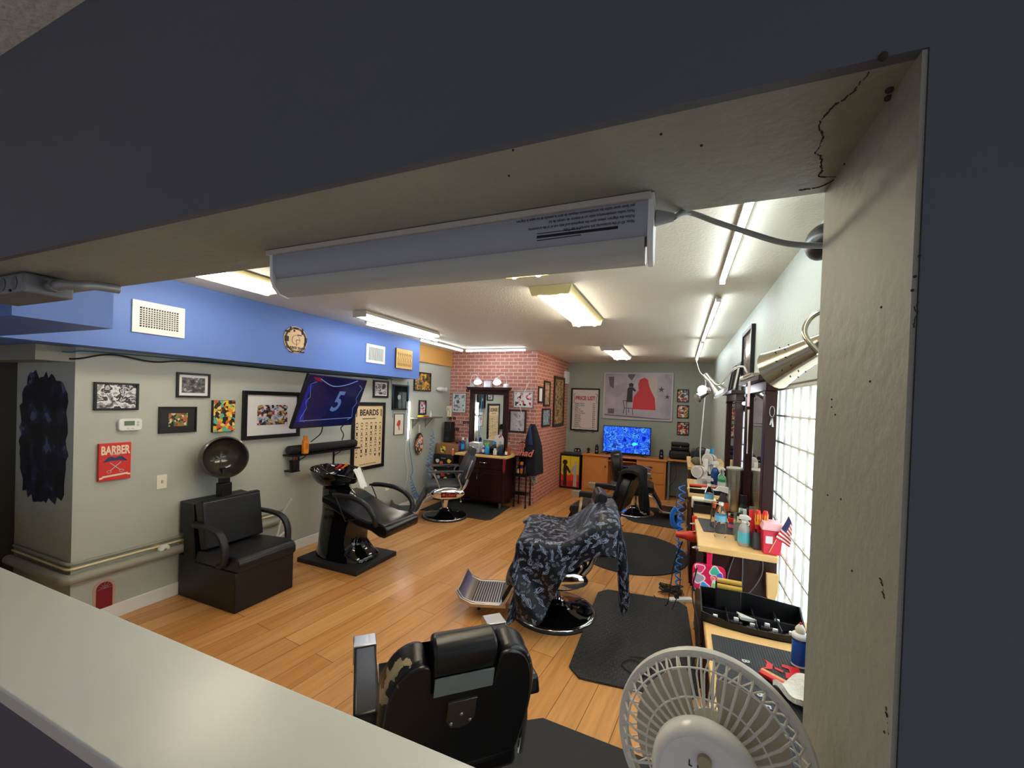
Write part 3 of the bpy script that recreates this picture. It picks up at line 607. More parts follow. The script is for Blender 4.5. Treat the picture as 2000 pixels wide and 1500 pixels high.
# upright glowing tube
p = at(797, 784, X=XL + .03); q = at(797, 857, X=XL + .03)
t = thing('upright_tube_light', 'glowing white tube light fixed upright on the sage wall', 'light', (XL, (p.y + q.y) / 2, q.z), PI / 2); L = p.z - q.z
obj('housing', MB().box(-.030, .010, -.035, -.001, 0, L), whiteplastic, t, bevel=.003)
obj('tube', MB().prism([(-.006, -.036), (.026, -.036), (.026, -.006), (.0105, -.003), (.0105, -.036)], .004, L - .004, 'z'), tube_mat('upright tube glow', (255, 246, 226), TUBE * .8), t)
y_ = (p.y + q.y) / 2
tag(cable('lamp_cable', [(XL + .02, y_ - .01, q.z), (XL + .015, y_ - .02, q.z - .25), (XL + .02, y_ + .04, q.z - .5), (XL + .015, y_ - .01, q.z - .75), (XL + .02, y_ + .05, .12)], .005, cordwhite), 'white cord running down from the upright tube light', 'cord')
# coiled blue air hose in a U
pts = []; 
A = [at(x, y, X=XL + .07) for x, y in ((797, 745), (797, 782), (800, 870), (806, 918), (802, 930), (806, 950), (812, 968), (822, 974), (832, 960), (836, 930), (838, 905), (842, 880), (845, 850))]
S = smoothpath(A[4:], 14); hose = smoothpath(A[:5], 6)[:-1]; n = len(S)
fine = []
for i in range(n - 1):
    for k in range(6): fine.append(S[i].lerp(S[i + 1], k / 6))
for i, c in enumerate(fine):
    u = i / len(fine); turns = 30
    a = 2 * PI * turns * u; r = .035 * min(1, 6 * u, )
    d = (fine[min(i + 1, len(fine) - 1)] - fine[max(0, i - 1)]).normalized(); x = Vector((1, 0, 0)); z = d.cross(x).normalized()
    hose.append(c + (x * math.cos(a) * .8 + z * math.sin(a)) * r)
hose.append(at(845, 838, X=XL + .07))
bl = mat('blue hose', (40, 130, 200), .35)
tag(obj('coiled_air_hose', MB().tube(hose, .0045, 6), bl, smooth=80), 'coiled blue air hose hanging in a loop from the small wall shelf', 'hose')
# cables under the soffit
tag(obj('soffit_cable', MB().tube(smoothpath([(-4.9, 1.30, 1.86), (-4.2, 1.36, 1.85), (XL + .02, 1.36, 1.82), (XL + .03, 1.55, 1.87), (XL + .02, 1.8, 1.845), (XL + .015, 2.1, 1.875), (XL + .015, 3, 1.87), (XL + .015, 4.1, 1.875), (XL + .015, 4.45, 1.87)], 8), .006, 6), cordblack, smooth=80), 'black cable fixed along the wall under the blue soffit', 'cable')
tag(obj('network_cable', MB().tube(smoothpath([(-4.9, 1.30, 1.892), (-4.2, 1.32, 1.885), (XL + .04, 1.33, 1.86), (XL + .03, 1.50, 1.88), (XL + .025, 2.5, 1.885), (XL + .02, 4.35, 1.885), (XL + .02, 4.52, 1.84), (XL + .02, 4.57, 1.6), (XL + .02, 4.58, 1.35)], 8), .004, 6), cordteal, smooth=80), 'teal cable under the blue soffit bending down the wall beside the glossy print', 'cable')
# dark mural on the corner face, and the broom pole left of it
mm = art('night sky mural', [(10, 10, 16), (16, 16, 30), (24, 24, 44), (40, 44, 70), (90, 100, 130)], 9, 3.3, kind='noise')
random.seed(21); out = []
for i in range(60):
    a = 2 * PI * i / 60; rr = (abs(math.cos(a)) ** 4 + abs(math.sin(a)) ** 4) ** -.25; rr *= random.uniform(.86, 1.0)
    out.append((.36 * rr * math.cos(a), .47 * rr * math.sin(a)))
o = obj('starry_mural', MB().prism(out, -.002, -.0003), mm, None, (-4.10, 1.38, 1.28)); tag(o, 'ragged dark starry mural on the shaded corner wall', 'mural')
t = thing('broom', 'blue handled broom leaning in the dark corner at the far left edge', 'broom', (-4.40, 1.26, 0))
obj('handle', MB().tube([(.02, 0, .3), (-.14, .02, 1.08)], .014, 10), mat('blue pole', (24, 60, 150), .3), t); obj('grip', MB().tube([(-.14, .02, 1.08), (-.165, .023, 1.2)], .017, 10), black, t)
obj('bristles', MB().prism([(-.16, 0), (.2, 0), (.08, .3), (-.04, .3)], -.03, .03), mat('navy bristles', (20, 30, 60), .8), t)
# ---------------------------------------------------------------- brick walls
silver = mat('silver frame', (160, 156, 152), .35, metal=.5)
dkbrown = mat('dark brown frame', (52, 34, 30), .4)
picture('F', ((884, 767), (912, 767), (910.4, 807), (883, 805.8)), 'grey framed sketch in a white mat on the brick, left of the large mirror', art('grey sketch', [(200, 206, 212), (120, 130, 140), (214, 220, 226), (90, 96, 104)], 22, 1.9), .014, .02, silver, mw=.022)
picture('F', ((1004, 763.4), (1043, 763.4), (1040.6, 797.4), (1002.8, 795.8)), 'grey framed white print with scattered red and black marks, upper right of the mirror', art('red black marks', [(232, 232, 232), (232, 232, 232), (216, 120, 130), (40, 38, 40), (232, 232, 232), (190, 60, 70), (232, 232, 232)], 26, 12.4), .012, .02, silver, mw=.02)
picture('F', ((995.6, 800), (1029, 800.6), (1027, 845.4), (994.4, 843.6)), 'dark brown framed pencil drawing on lilac grey paper, beneath the red and black print', art('pencil drawing', [(150, 140, 146), (186, 176, 182), (196, 188, 194), (205, 196, 202), (120, 110, 118)], 10, 2.7, kind='noise', detail=6), .026, .025, dkbrown)
picture('S', ((1081.8, 733.5), (1102, 738.5), (1097.6, 831), (1078, 833.5)), 'tallest dark framed golden picture on the side of the brick wall', art('gold dark picture', [(40, 32, 26), (150, 110, 50), (200, 156, 84), (90, 70, 50), (60, 50, 44)], 8, 5.1, (1, 1, 2), kind='noise'), .05, .03, dkbrown)
picture('S', ((1061.4, 743.3), (1074, 745), (1071.6, 793.8), (1060.6, 792.6)), 'narrow framed tan picture on the side brick wall, left of the tallest one', art('tan picture', [(160, 130, 90), (196, 164, 120), (120, 96, 70), (210, 186, 150)], 9, 6.6, kind='noise'), .03, .025, dkbrown)
picture('S', ((1050.4, 754.4), (1059.4, 755), (1058.6, 787.5), (1049.8, 787)), 'smallest framed white print near the edge of the side brick wall', mat('white print', (226, 220, 216), .5), .03, .02, dkbrown)
picture('S', ((1057.5, 797.4), (1073.8, 798), (1072.6, 833.6), (1057, 832)), 'framed blue grey picture on the side brick wall, below the narrow tan one', art('blue grey picture', [(120, 140, 150), (150, 166, 170), (90, 108, 118), (176, 186, 186)], 9, 7.7, kind='noise'), .028, .025, dkbrown)
o = obj('wall_box', MB().box(-.13, .13, -.05, -.001, -.12, .12), white, None, (XBR, 7.80, at(1105, 738, X=XBR).z), (0, 0, PI / 2), bevel=.006); tag(o, 'white box high on the side brick wall next to the back corner', 'box')
# dark name tiles among the bricks
TW = ('highest, near the corner with the sage wall', 'touching the upper left edge of the mirror', 'just above the cream sketch canvas', 'left of a pair below the cream canvas', 'right of a pair below the cream canvas', 'left of a pair under the grey framed sketch', 'right of a pair under the grey framed sketch', 'left of the lowest pair, beside the tower speaker', 'right of the lowest pair, beside the tower speaker')
tile = mat('black brick tile', (26, 22, 24), .35); tpk = mat('pale tile mark', (200, 180, 176), .5)
for i, (x, y) in enumerate(((875, 755), (913, 762.5), (875, 789.5), (879.5, 817), (887.5, 817), (907, 825), (914, 825), (886.5, 838.5), (893.5, 838.5))):
    p = at(x, y, Y=YBR - .003); t = thing('brick_tile', 'small black tile in the brick wall, ' + TW[i], 'tile', p, 0, 'black tiles among the bricks')
    obj('tile_face', MB().box(-.028, .028, -.004, .002, -.022, .022), tile, t); obj('mark', MB().tube([(-.014, -.0045, 0), (-.005, -.0045, .008), (.004, -.0045, -.006), (.014, -.0045, .005)], .002, 5), tpk, t)
# ---------------------------------------------------------------- back wall
ctr, W, Hh, rz = onwall('B', ((1116.4, 758.4), (1172, 758.4), (1169.7, 843), (1114.3, 840)))
t = thing('price_list', 'black framed price list on the back wall', 'sign', ctr, rz); fw = .028; a, b = W / 2, Hh / 2
obj('frame', MB().box(-a, a, -.025, -.001, b - fw, b).box(-a, a, -.025, -.001, -b, -b + fw).box(-a, -a + fw, -.025, -.001, -b + fw, b - fw).box(a - fw, a, -.025, -.001, -b + fw, b - fw), frameblk, t)
obj('print', MB().box(-a + fw, a - fw, -.012, -.001, -b + fw, b - fw), mat('price paper', (216, 204, 204), .45), t)
text('heading', 'PRICE LIST', .105, mat('price red', (190, 40, 60), .4), t, (0, -.013, b - .20), bold=.035, sx=.80)
rows = ['Regular Haircut', 'Haircut + Beard', 'Fades', 'Buzz Cut', 'Senior Citizen', 'Hot Towel Shave', 'Eyebrows', 'Shape Up', 'Beard Trim', 'Kids Cuts', 'Designs', 'Shampoo', 'Nose Wax', 'Father + Son', 'Haircut + Shampoo']
for i, r_ in enumerate(rows):
    z = b - .30 - i * .0385 - (.02 if i > 12 else 0)
    text('price_line', r_, .034, ink, t, (-a + .075, -.013, z), bold=.012, align='LEFT', sx=.9)
    text('price_value', '$%d' % (12 + (i * 7) % 20), .034, ink, t, (a - .13, -.013, z), bold=.015, align='LEFT', sx=.9)
orn = MB()
for s in (-1, 1):
    orn.tube(smoothpath([(s * (a - .05), -.0128, b - .30), (s * (a - .07), -.0128, b - .20), (s * (a - .045), -.0128, b - .14), (s * (a - .08), -.0128, b - .10)], 6), .005, 5)
    orn.tube(smoothpath([(s * (a - .06), -.0128, b - .34), (s * (a - .045), -.0128, 0), (s * (a - .045), -.0128, -b + .10), (s * (a - .10), -.0128, -b + .06), (0, -.0128, -b + .055)], 6), .002, 4)
obj('ornament', orn, mat('grey ink', (96, 90, 96), .5), t)
# large grey and red art print (plain generic shapes)
ctr, W, Hh, rz = onwall('B', ((1180.4, 728), (1315.6, 728), (1313, 823), (1178, 817)))
t = thing('large_art_print', 'large silver framed lilac grey art print with a red shape above the blue screen', 'picture', ctr, rz); fw = .025; a, b = W / 2, Hh / 2
obj('frame', MB().box(-a, a, -.03, -.001, b - fw, b).box(-a, a, -.03, -.001, -b, -b + fw).box(-a, -a + fw, -.03, -.001, -b + fw, b - fw).box(a - fw, a, -.03, -.001, -b + fw, b - fw), mat('pale silver frame', (190, 188, 190), .35), t)
obj('print', MB().box(-a + fw, a - fw, -.015, -.001, -b + fw, b - fw), art('lilac wash', [(130, 118, 134), (158, 146, 162), (174, 164, 178), (186, 176, 190)], 2.2, 4.4, kind='smooth', detail=6), t)
X = lambda x: (x - (565 + 1402) / 2) / 840 * W; Z = lambda y: -(y - 590) / 580 * Hh
def shp(pts): return [(X(x), Z(y)) for x, y in pts]
obj('red_shape', MB().prism(shp([(930, 750), (940, 600), (1000, 520), (990, 440), (1010, 385), (1060, 362), (1105, 385), (1125, 470), (1150, 525), (1195, 610), (1210, 755)]), -.0165, -.015), mat('red ink flat', (206, 50, 62), .5), t)
obj('pale_panel', MB().prism(shp([(1105, 350), (1215, 350), (1215, 760), (1105, 760)]), -.0155, -.015), mat('beige panel', (196, 184, 176), .5), t)
obj('dark_shape', MB().prism(shp([(855, 665), (862, 500), (880, 478), (930, 480), (965, 515), (960, 535), (925, 520), (930, 665)]), -.0162, -.015).prism(shp([(880, 475), (878, 440), (905, 425), (935, 440), (932, 478)]), -.0162, -.015), mat('charcoal ink', (44, 38, 44), .5), t)
chair_ = MB()
for p_, q_ in (((812, 645), (830, 740)), ((830, 740), (945, 740)), ((830, 740), (818, 810)), ((855, 745), (860, 828)), ((930, 745), (940, 828)), ((885, 742), (888, 795)), ((812, 648), (855, 650)), ((855, 650), (860, 735))):
    chair_.bar((X(p_[0]), -.0155, Z(p_[1])), (X(q_[0]), -.0155, Z(q_[1])), .010, .001, (0, 1, 0))
obj('stool_shape', chair_, MATS['charcoal ink'], t)
def star(cx, cy, r): return [(X(cx) + (r if i % 2 == 0 else r * .42) * math.sin(i * PI / 5), Z(cy) + (r if i % 2 == 0 else r * .42) * math.cos(i * PI / 5)) for i in range(10)]
obj('stars', MB().prism(star(1268, 503, .06), -.0162, -.015).prism(star(1340, 590, .05), -.0162, -.015), mat('plum ink', (96, 80, 98), .5), t)
obj('dark_stripe', MB().prism(shp([(580, 825), (1390, 858), (1390, 872), (580, 838)]), -.0158, -.015), mat('grey violet ink', (104, 92, 108), .5), t)
for q_ in (((870, 318), (960, 318), (910, 400), (860, 345)), ((625, 752), (705, 752), (705, 815), (625, 815)), ((620, 355), (690, 350), (690, 500), (640, 470))): obj('dark_blot', MB().prism(shp(q_), -.0160, -.015), mat('grey violet ink', (104, 92, 108), .5), t)
c3 = [[(220, 216, 214), (30, 30, 34), (196, 54, 50), (70, 120, 190), (228, 196, 60), (90, 90, 92)], [(226, 220, 214), (30, 28, 28), (216, 110, 50), (90, 140, 70), (216, 150, 150), (206, 70, 60)], [(222, 218, 210), (196, 40, 44), (40, 36, 36), (226, 180, 160), (216, 196, 150), (110, 40, 40)]]
for i, (y0, y1, lb) in enumerate(((760.3, 785.6, 'small black framed graphic print, topmost of three in a column on the back wall'), (791, 817, 'small black framed graphic print, middle of three in a column on the back wall'), (824, 850, 'small black framed graphic print, lowest of three in a column on the back wall'))):
    picture('B', ((1322.5, y0), (1345.5, y0 + .5), (1345.5, y1), (1322.5, y1 - .3)), lb, art('small print %d' % i, c3[i], 40, 3.1 + i), .014, .02, group='three small prints in a column')
# ---------------------------------------------------------------- tilted television
tv = thing('wall_television', 'black television tilted down from the left wall showing a blue screen with the number 5', 'television', (-3.243, 3.121, 1.566), rot=None)
tv.matrix_world = Matrix.Translation((-3.243, 3.121, 1.566)) @ Matrix.Rotation(math.radians(99.9), 4, 'Z') @ Matrix.Rotation(math.radians(18.76), 4, 'X') @ Matrix.Rotation(math.radians(.65), 4, 'Y')
w, h = .465, .267
obj('bezel', MB().box(-w, w, -.001, .028, -h, h), black, tv, bevel=.003)
scr = art('dark blue broadcast', [(6, 8, 34), (10, 14, 52), (16, 22, 74), (12, 16, 60)], 1.6, 2.0, kind='smooth', emit=.10, rough=.12)
obj('screen', MB().box(-w + .012, w - .012, -.003, -.001, -h + .014, h - .010), scr, tv)
gm = art('screen steel blue', [(60, 82, 136), (76, 100, 152)], 3, 1.0, kind='smooth', emit=.16)
text('number', '5', .30, gm, tv, (.045, -.004, .0), bold=.02, shear=.22)
gfx = MB()
for s in (-1, 1):
    gfx.tube([(s * .34, -.004, .20), (s * .41, -.004, .17), (s * .36, -.004, .05), (s * .40, -.004, 0), (s * .36, -.004, -.06), (s * .40, -.004, -.17), (s * .33, -.004, -.20)], .0035, 5)
gfx.tube([(-.40, -.004, -.19), (.38, -.004, -.175)], .004, 5)
obj('graphic_lines', gfx, gm, tv)
arc = smoothpath([(-.30, -.004, .23), (-.1, -.004, .17), (.1, -.004, .19), (.28, -.004, .25)], 6)
obj('graphic_arc', MB().tube(arc, .005, 5), gm, tv); obj('red_glow_band', MB().prism([(-.40, .24), (-.30, .24), (-.26, .20), (-.36, .215)], -.0035, -.003), mat('screen red', (120, 24, 34), .3, emit=.1), tv)
obj('graphic_panel', MB().prism([(-.44, -.20), (-.34, -.20), (-.38, -.06), (-.36, .0), (-.40, .05), (-.37, .16), (-.43, .16)], -.0034, -.003), mat('screen royal', (24, 30, 130), .3, emit=.14), tv)
obj('mount_arm', MB().bar((0, .03, 0), (.08, .34, -.10), .03, .05).box(-.09, .09, .028, .05, -.12, .12), blackm, tv)
o = obj('mount_plate', MB().box(-3.679, -3.61, 3.24, 3.34, 1.40, 1.6), blackm, None); tag(o, 'black wall bracket holding the tilted television', 'bracket')
for P_, lb in (((((-3.30, 3.05, 1.32), (-3.36, 3.08, 1.24), (-3.42, 3.02, 1.16))), 'short black cable hanging under the left half of the tilted television'), ((((-3.36, 3.45, 1.34), (-3.45, 3.44, 1.28), (-3.47, 3.5, 1.2), (-3.55, 3.56, 1.13))), 'black cable curling under the right half of the tilted television')):
    tag(cable('television_cable', P_, .006, cordblack), lb, 'cable')
# soundbar shelf
p0 = at(563, 888, X=XL + .08); p1 = at(695, 872, X=XL + .08); zs = p0.z - .0
t = thing('soundbar_shelf', 'long narrow black shelf on two brackets under the tilted television', 'shelf', (XL, (p0.y + p1.y) / 2, zs), PI / 2); L = (p1.y - p0.y) / 2
obj('shelf_board', MB().box(-L, L, -.15, -.001, -.02, -.004), blackm, t)
for s in (-L * .6, L * .42): obj('bracket', MB().bar((s, -.006, -.02), (s, -.006, -.19), .02, .006, (0, 1, 0)).tube([(s, -.12, -.02), (s, -.08, -.05), (s, -.02, -.08), (s, -.008, -.12)], .005, 6), blackm, t)
t = thing('soundbar', 'long round black soundbar lying on the narrow shelf', 'speaker', (XL + .07, (p0.y + p1.y) / 2, zs + .041), PI / 2)
obj('grille_tube', MB().cyl((-L * .97, 0, 0), (L * .97, 0, 0), .044, n=20), mat('speaker cloth', (24, 24, 28), .75), t, smooth=60)
for s in (-1, 1): obj('end_ring', MB().cyl((s * L * .97, 0, 0), (s * L * .985, 0, 0), .0445, .04, n=20), black, t)
py = at(594, 880, X=XL + .12)
t = thing('orange_bottle', 'orange bottle standing at the left end of the soundbar shelf', 'bottle', (XL + .135, py.y, zs - .0035))
obj('body', MB().box(-.022, .022, -.032, .032, 0, .145), mat('orange plastic', (232, 140, 40), .35), t, bevel=.012, seg=3); obj('cap', MB().cyl((0, 0, .146), (0, 0, .185), .022, n=16), MATS['orange plastic'], t, bevel=.003)
obj('label', MB().box(.0222, .0226, -.018, .018, .05, .11), mat('orange label', (206, 110, 30), .4), t)
# junction box and conduit under the header
t = thing('junction_box', 'grey galvanised junction box under the header at the left edge', 'electrical box', (-1.80, .556, ZH), 0)
gal = mat('galvanised steel', (120, 120, 124), .5, metal=.4, var=.15, vscale=30)
obj('box_body', MB().box(-.17, .17, -.05, .05, -.055, -.001), gal, t, bevel=.006)
for x in (-.02, .05, .12): obj('knockout', MB().prism(disc((x, -.028), .018, 20), -.0515, -.05), mat('knockout grey', (100, 100, 104), .5, metal=.4), t, bevel=.0005)
for x in (.03, .10): obj('screw', MB().ball((x, -.051, -.048), .004, 8, 5), black, t)
t = thing('conduit', 'short grey conduit elbow fixed to the right end of the junction box', 'conduit', (-1.63, .556, ZH - .03))
obj('connector', MB().cyl((0.001, 0, 0), (.03, 0, 0), .014, n=14).cyl((.03, 0, 0), (.045, 0, 0), .018, n=8), gal, t)
obj('elbow', MB().tube(smoothpath([(.045, 0, 0), (.085, .0, 0), (.11, .015, .0), (.115, .045, .008), (.115, .10, .012)], 6), .013, 12), mat('grey conduit', (138, 138, 138), .4, metal=.3), t, smooth=70)
# dark light fixture under the header
t = thing('header_light', 'unlit white tube light fixture under the header with printed notes', 'light', (0, 0, 0))
xa, xb = -.815, -.048; yb = .66
gf = mat('fixture grey white', (150, 152, 164), .35); df = mat('frosted diffuser', (174, 175, 168), .3)
obj('base_rail', MB().box(xa - .01, xb, yb - .06, yb - .0, ZH - .010, ZH - .001), mat('rail white', (190, 186, 178), .4), t)
prof = [(yb - .055, ZH - .010), (yb - .052, ZH - .045), (yb - .044, ZH - .058), (yb - .002, ZH - .058), (yb - .002, ZH - .010)]
obj('housing', MB().prism(prof, xa, xb, 'x'), gf, t, bevel=.001)
dprof = [(yb - .046, ZH - .058), (yb - .046, ZH - .074), (yb - .034, ZH - .087), (yb - .016, ZH - .091), (yb - .003, ZH - .082), (yb - .003, ZH - .058)]
obj('diffuser', MB().prism(dprof, xa + .003, xb - .008, 'x'), df, t, smooth=60)
eprof = [(yb - .056, ZH - .001), (yb - .054, ZH - .056), (yb - .048, ZH - .076), (yb - .034, ZH - .090), (yb - .014, ZH - .093), (yb - .001, ZH - .083), (yb - .001, ZH - .001)]
for x in (xa - .004, xb - .004): obj('end_cap', MB().prism(eprof, x, x + .008, 'x'), whiteplastic, t, bevel=.001)
note = mat('printed black', (26, 26, 30), .6)
lines = ['por favor sacar todos los complementos después de abrir la pantalla de luz según la diagram.', 'Nota: todos complementos están en el interior de cuerpo de luz.', 'Follow the diagram, please open the lampshade and take out all of the accessories.', 'Note: All of the accessories are inserted in the Tube.']
ang = math.atan2(.003, .035)
for i, s_ in enumerate(lines):
    text('printed_note', s_, .0066, note, t, (xb - .022, yb - .0555 + .0006 * i, ZH - .0155 - i * .0072), (PI / 2, PI, 0), depth=.0001, align='LEFT', sx=.74)
obj('printed_diagram', MB().bar((xb - .17, yb - .0525, ZH - .0425), (xb - .045, yb - .0525, ZH - .043), .0006, .004, (0, 0, 1)).bar((xb - .17, yb - .0530, ZH - .0375), (xb - .10, yb - .0530, ZH - .038), .0006, .001, (0, 0, 1)).bar((xb - .17, yb - .0516, ZH - .0475), (xb - .10, yb - .0516, ZH - .047), .0006, .001, (0, 0, 1)), note, t)
t2 = thing('power_cable', 'grey power cable from the unlit header light round to the jamb', 'cord', (0, 0, 0))
obj('plug', MB().cyl((xb + .004, yb - .025, ZH - .025), (xb + .03, yb - .022, ZH - .026), .012, .006, n=14), mat('grey cord', (150, 152, 152), .45), t2)
obj('cable', MB().tube(smoothpath([(xb + .03, yb - .022, ZH - .026)] + [tuple(at(x, y, Y=.70)) for x, y in ((1345, 415), (1400, 434), (1455, 452), (1520, 472), (1570, 479), (1640, 480), (1700, 482))], 8), .0042, 8), mat('grey cord', (150, 152, 152), .45), t2, smooth=80)
# ---------------------------------------------------------------- dryer chair
rbox = lambda mb, x0, x1, y0, y1, z0, z1: mb.box(x0, x1, y0, y1, z0, z1)
lb = mat('black vinyl', (24, 24, 27), .38, bump=.08, bscale=320)
t = thing('dryer_chair', 'boxy black salon chair with curved arms below the hooded hair dryer', 'chair', (-3.66, 2.245, 0), 0)
hw = .245
obj('chair_body', MB().prism([(0, .0), (.68, .0), (.68, .30), (.20, .30), (.16, .745), (0, .755), (0, .50), (.056, .50), (.056, .33), (0, .33)], -hw, hw, 'y'), mat('black laminate body', (20, 20, 22), .42), t, bevel=.006)
obj('seat_cushion', MB().prism([(.19, .30), (.70, .30), (.715, .33), (.715, .37), (.69, .405), (.62, .415), (.22, .39)], -hw + .004, hw - .004, 'y'), lb, t, bevel=.012, seg=3)
obj('back_cushion', MB().prism([(.25, .40), (.32, .41), (.265, .77), (.245, .785), (.19, .775), (.17, .74)], -hw + .008, hw - .008, 'y'), lb, t, bevel=.014, seg=3)
obj('piping', MB().tube([(.262, -hw + .014, .775), (.262, hw - .014, .775)], .004, 6).tube([(.706, -hw + .01, .385), (.706, hw - .01, .385)], .004, 6), leather, t)
for s in (-1, 1):
    y = s * (hw + .018)
    path = smoothpath([(.19, y - s * .02, .60), (.26, y, .60), (.42, y, .595), (.52, y, .57), (.575, y, .50), (.585, y, .40), (.57, y, .345), (.50, y - s * .012, .33)], 6)
    a = MB()
    for p_, q_ in zip(path[:-1], path[1:]): pass
    ring = []
    for i, p_ in enumerate(path):
        d_ = (path[min(i + 1, len(path) - 1)] - path[max(0, i - 1)]).normalized(); n_ = Vector((0, 1, 0)).cross(d_).normalized()
        ring.append([p_ + Vector((0, 1, 0)) * (u * .025) + n_ * (v * .016) for u, v in ((-1, -.6), (-.6, -1), (.6, -1), (1, -.6), (1, .6), (.6, 1), (-.6, 1), (-1, .6))])
    a.loft(ring); obj('armrest', a, mat('black arm rubber', (30, 30, 33), .5), t, smooth=50)
for y in (.02, .06): obj('control_knob', MB().lathe([(.014, 0), (.012, .012), (.0, .013)], (.07, y, .752), 12), black, t)
t = thing('hair_dryer', 'round dark hooded hair dryer on a black post, above the boxy chair', 'hair dryer', (-3.52, 2.245, .755), 0)
obj('post', MB().box(-.04, .04, -.04, .045, 0, .12).box(-.03, .03, -.03, .035, .12, .24), black, t, bevel=.006)
T = Matrix.Translation((.015, -.02, .335)) @ Matrix.Rotation(math.radians(-14), 4, 'Z') @ Matrix.Rotation(math.radians(82), 4, 'Y')
R = .168
hood = [(.0, -.145), (.06, -.14), (.11, -.12), (.148, -.08), (.165, -.03), (R, .03), (R + .006, .045), (R + .004, .06), (R - .006, .062), (R - .014, .05), (R - .02, .03)]
obj('hood', MB().lathe(hood, (0, 0, 0), 40, T), mat('smoked hood', (50, 48, 44), .22, coat=.3), t, smooth=60)
obj('hood_lining', MB().lathe([(R - .015, .05), (R - .022, .02), (.13, -.02), (.09, -.05), (.04, -.066), (0.0, -.07)], (0, 0, 0), 40, T), mat('dark bronze lining', (60, 56, 48), .12, metal=.2, var=.2, vscale=60), t, smooth=60)
# ---------------------------------------------------------------- shampoo station
gloss = mat('glossy black', (12, 12, 14), .06, coat=.5)
t = thing('shampoo_platform', 'low black square platform under the hair washing unit', 'platform', (-3.03, 3.165, 0))
obj('platform_board', MB().box(-.37, .37, -.285, .285, 0.001, .045), mat('charcoal board', (34, 34, 38), .6), t, bevel=.003)
t = thing('shampoo_unit', 'glossy black hair washing unit with basin and reclining seat', 'salon sink', (-3.06, 3.165, .046))
base = []
for z, x0, x1, w in ((0, -.30, .34, .215), (.03, -.30, .335, .21), (.07, -.30, .28, .19), (.16, -.29, .20, .17), (.30, -.28, .22, .16), (.42, -.27, .26, .15), (.52, -.27, .18, .14), (.60, -.27, .04, .13), (.66, -.27, -.02, .12)):
    cx = (x0 + x1) / 2; rx = (x1 - x0) / 2
    base.append([(cx + rx * math.copysign(abs(math.cos(a)) ** .75, math.cos(a)), w * math.copysign(abs(math.sin(a)) ** .75, math.sin(a)), z) for a in [2 * PI * i / 28 for i in range(28)]])
obj('pedestal', MB().loft(base), gloss, t, smooth=60)
# reclining seat
prof = [(-.10, .62), (.02, .60), (.18, .535), (.34, .475), (.46, .45), (.60, .455), (.67, .44), (.70, .40), (.69, .345), (.655, .325), (.60, .33)]
under = [(.50, .37), (.34, .39), (.18, .45), (.0, .52), (-.10, .555)]
obj('seat', MB().prism(prof + under, -.235, .235, 'y'), mat('glossy black vinyl', (20, 20, 23), .24, bump=.04, bscale=200), t, bevel=.016, seg=3)
for s in (-1, 1):
    y = s * .285
    obj('armrest', MB().tube(smoothpath([(.06, s * .24, .66), (.16, y, .665), (.34, y, .66), (.48, y, .62), (.57, y, .54), (.585, s * .26, .46), (.55, s * .22, .42)], 6), [.012] * 3 + [.024] * 30 + [.014] * 4, 12), lb, t, smooth=70)
    obj('arm_bracket', MB().tube([(.08, s * .25, .655), (.22, s * .245, .42), (.34, s * .24, .46)], .006, 6), blackm, t)
# basin
out_ = []; T2 = Matrix.Translation((-.185, .02, .66)) @ Matrix.Rotation(math.radians(4), 4, 'Y')
bowl = [(.09, 0), (.15, .015), (.21, .06), (.245, .12), (.26, .165), (.268, .172), (.26, .178), (.245, .172), (.225, .12), (.18, .07), (.10, .045), (.02, .04), (0, .04)]
b_ = MB()
n = 40; vs = []
for r, z in bowl:
    for j in range(n):
        a = 2 * PI * j / n; dip = .055 * max(0, math.cos(a)) ** 10 * (1 if z > .1 else 0); vs.append(T2 @ Vector((r * .98 * math.cos(a) * 1.0, r * .92 * math.sin(a), z - dip)))
b_.v = [tuple(v) for v in vs]; b_.f = [(i * n + j, i * n + (j + 1) % n, (i + 1) * n + (j + 1) % n, (i + 1) * n + j) for i in range(len(bowl) - 1) for j in range(n)]; b_.f.append(tuple(range(n))[::-1]); b_.m = [0] * len(b_.f)
obj('basin', b_, gloss, t, smooth=60)
obj('faucet', MB().cyl((-.34, .02, .80), (-.34, .02, .87), .018, n=14).tube([(-.34, .02, .865), (-.30, .02, .875), (-.26, .02, .86)], .010, 8).box(-.35, -.33, -.03, .01, .865, .875), mat('dark chrome', (90, 90, 94), .15, metal=1), t, smooth=50)
obj('spray_hose', MB().tube(smoothpath([(-.33, -.10, .84), (-.28, -.12, .87), (-.20, -.10, .83), (-.14, -.04, .76)], 6), .008, 8), cordblack, t, smooth=80)
obj('towel_rest', MB().tube(smoothpath([(-.16, -.20, .82), (-.06, -.08, .74), (-.05, .1, .74), (-.14, .22, .82)], 6), .009, 8), gloss, t, smooth=80)
def clipm(n_, c): return mat(n_, c, .35)
for x, y, c, nm, lb_ in ((-3.33, 3.27, (220, 50, 44), 'red plastic clip', 'red sectioning clip on the back rim of the hair washing basin'), (-3.29, 3.31, (236, 120, 40), 'orange plastic clip', 'orange sectioning clip on the back rim of the hair washing basin')):
    tag(obj('hair_clip', MB().bar((0, 0, 0), (.05, .02, .05), .02, .012).bar((0, .012, .004), (.05, .03, .03), .018, .010).cyl((-.005, 0, .0), (.005, .02, .0), .012), clipm(nm, c), None, (x, y, .865), (0, 0, .5), bevel=.002), lb_, 'clip', 'clips on the basin')
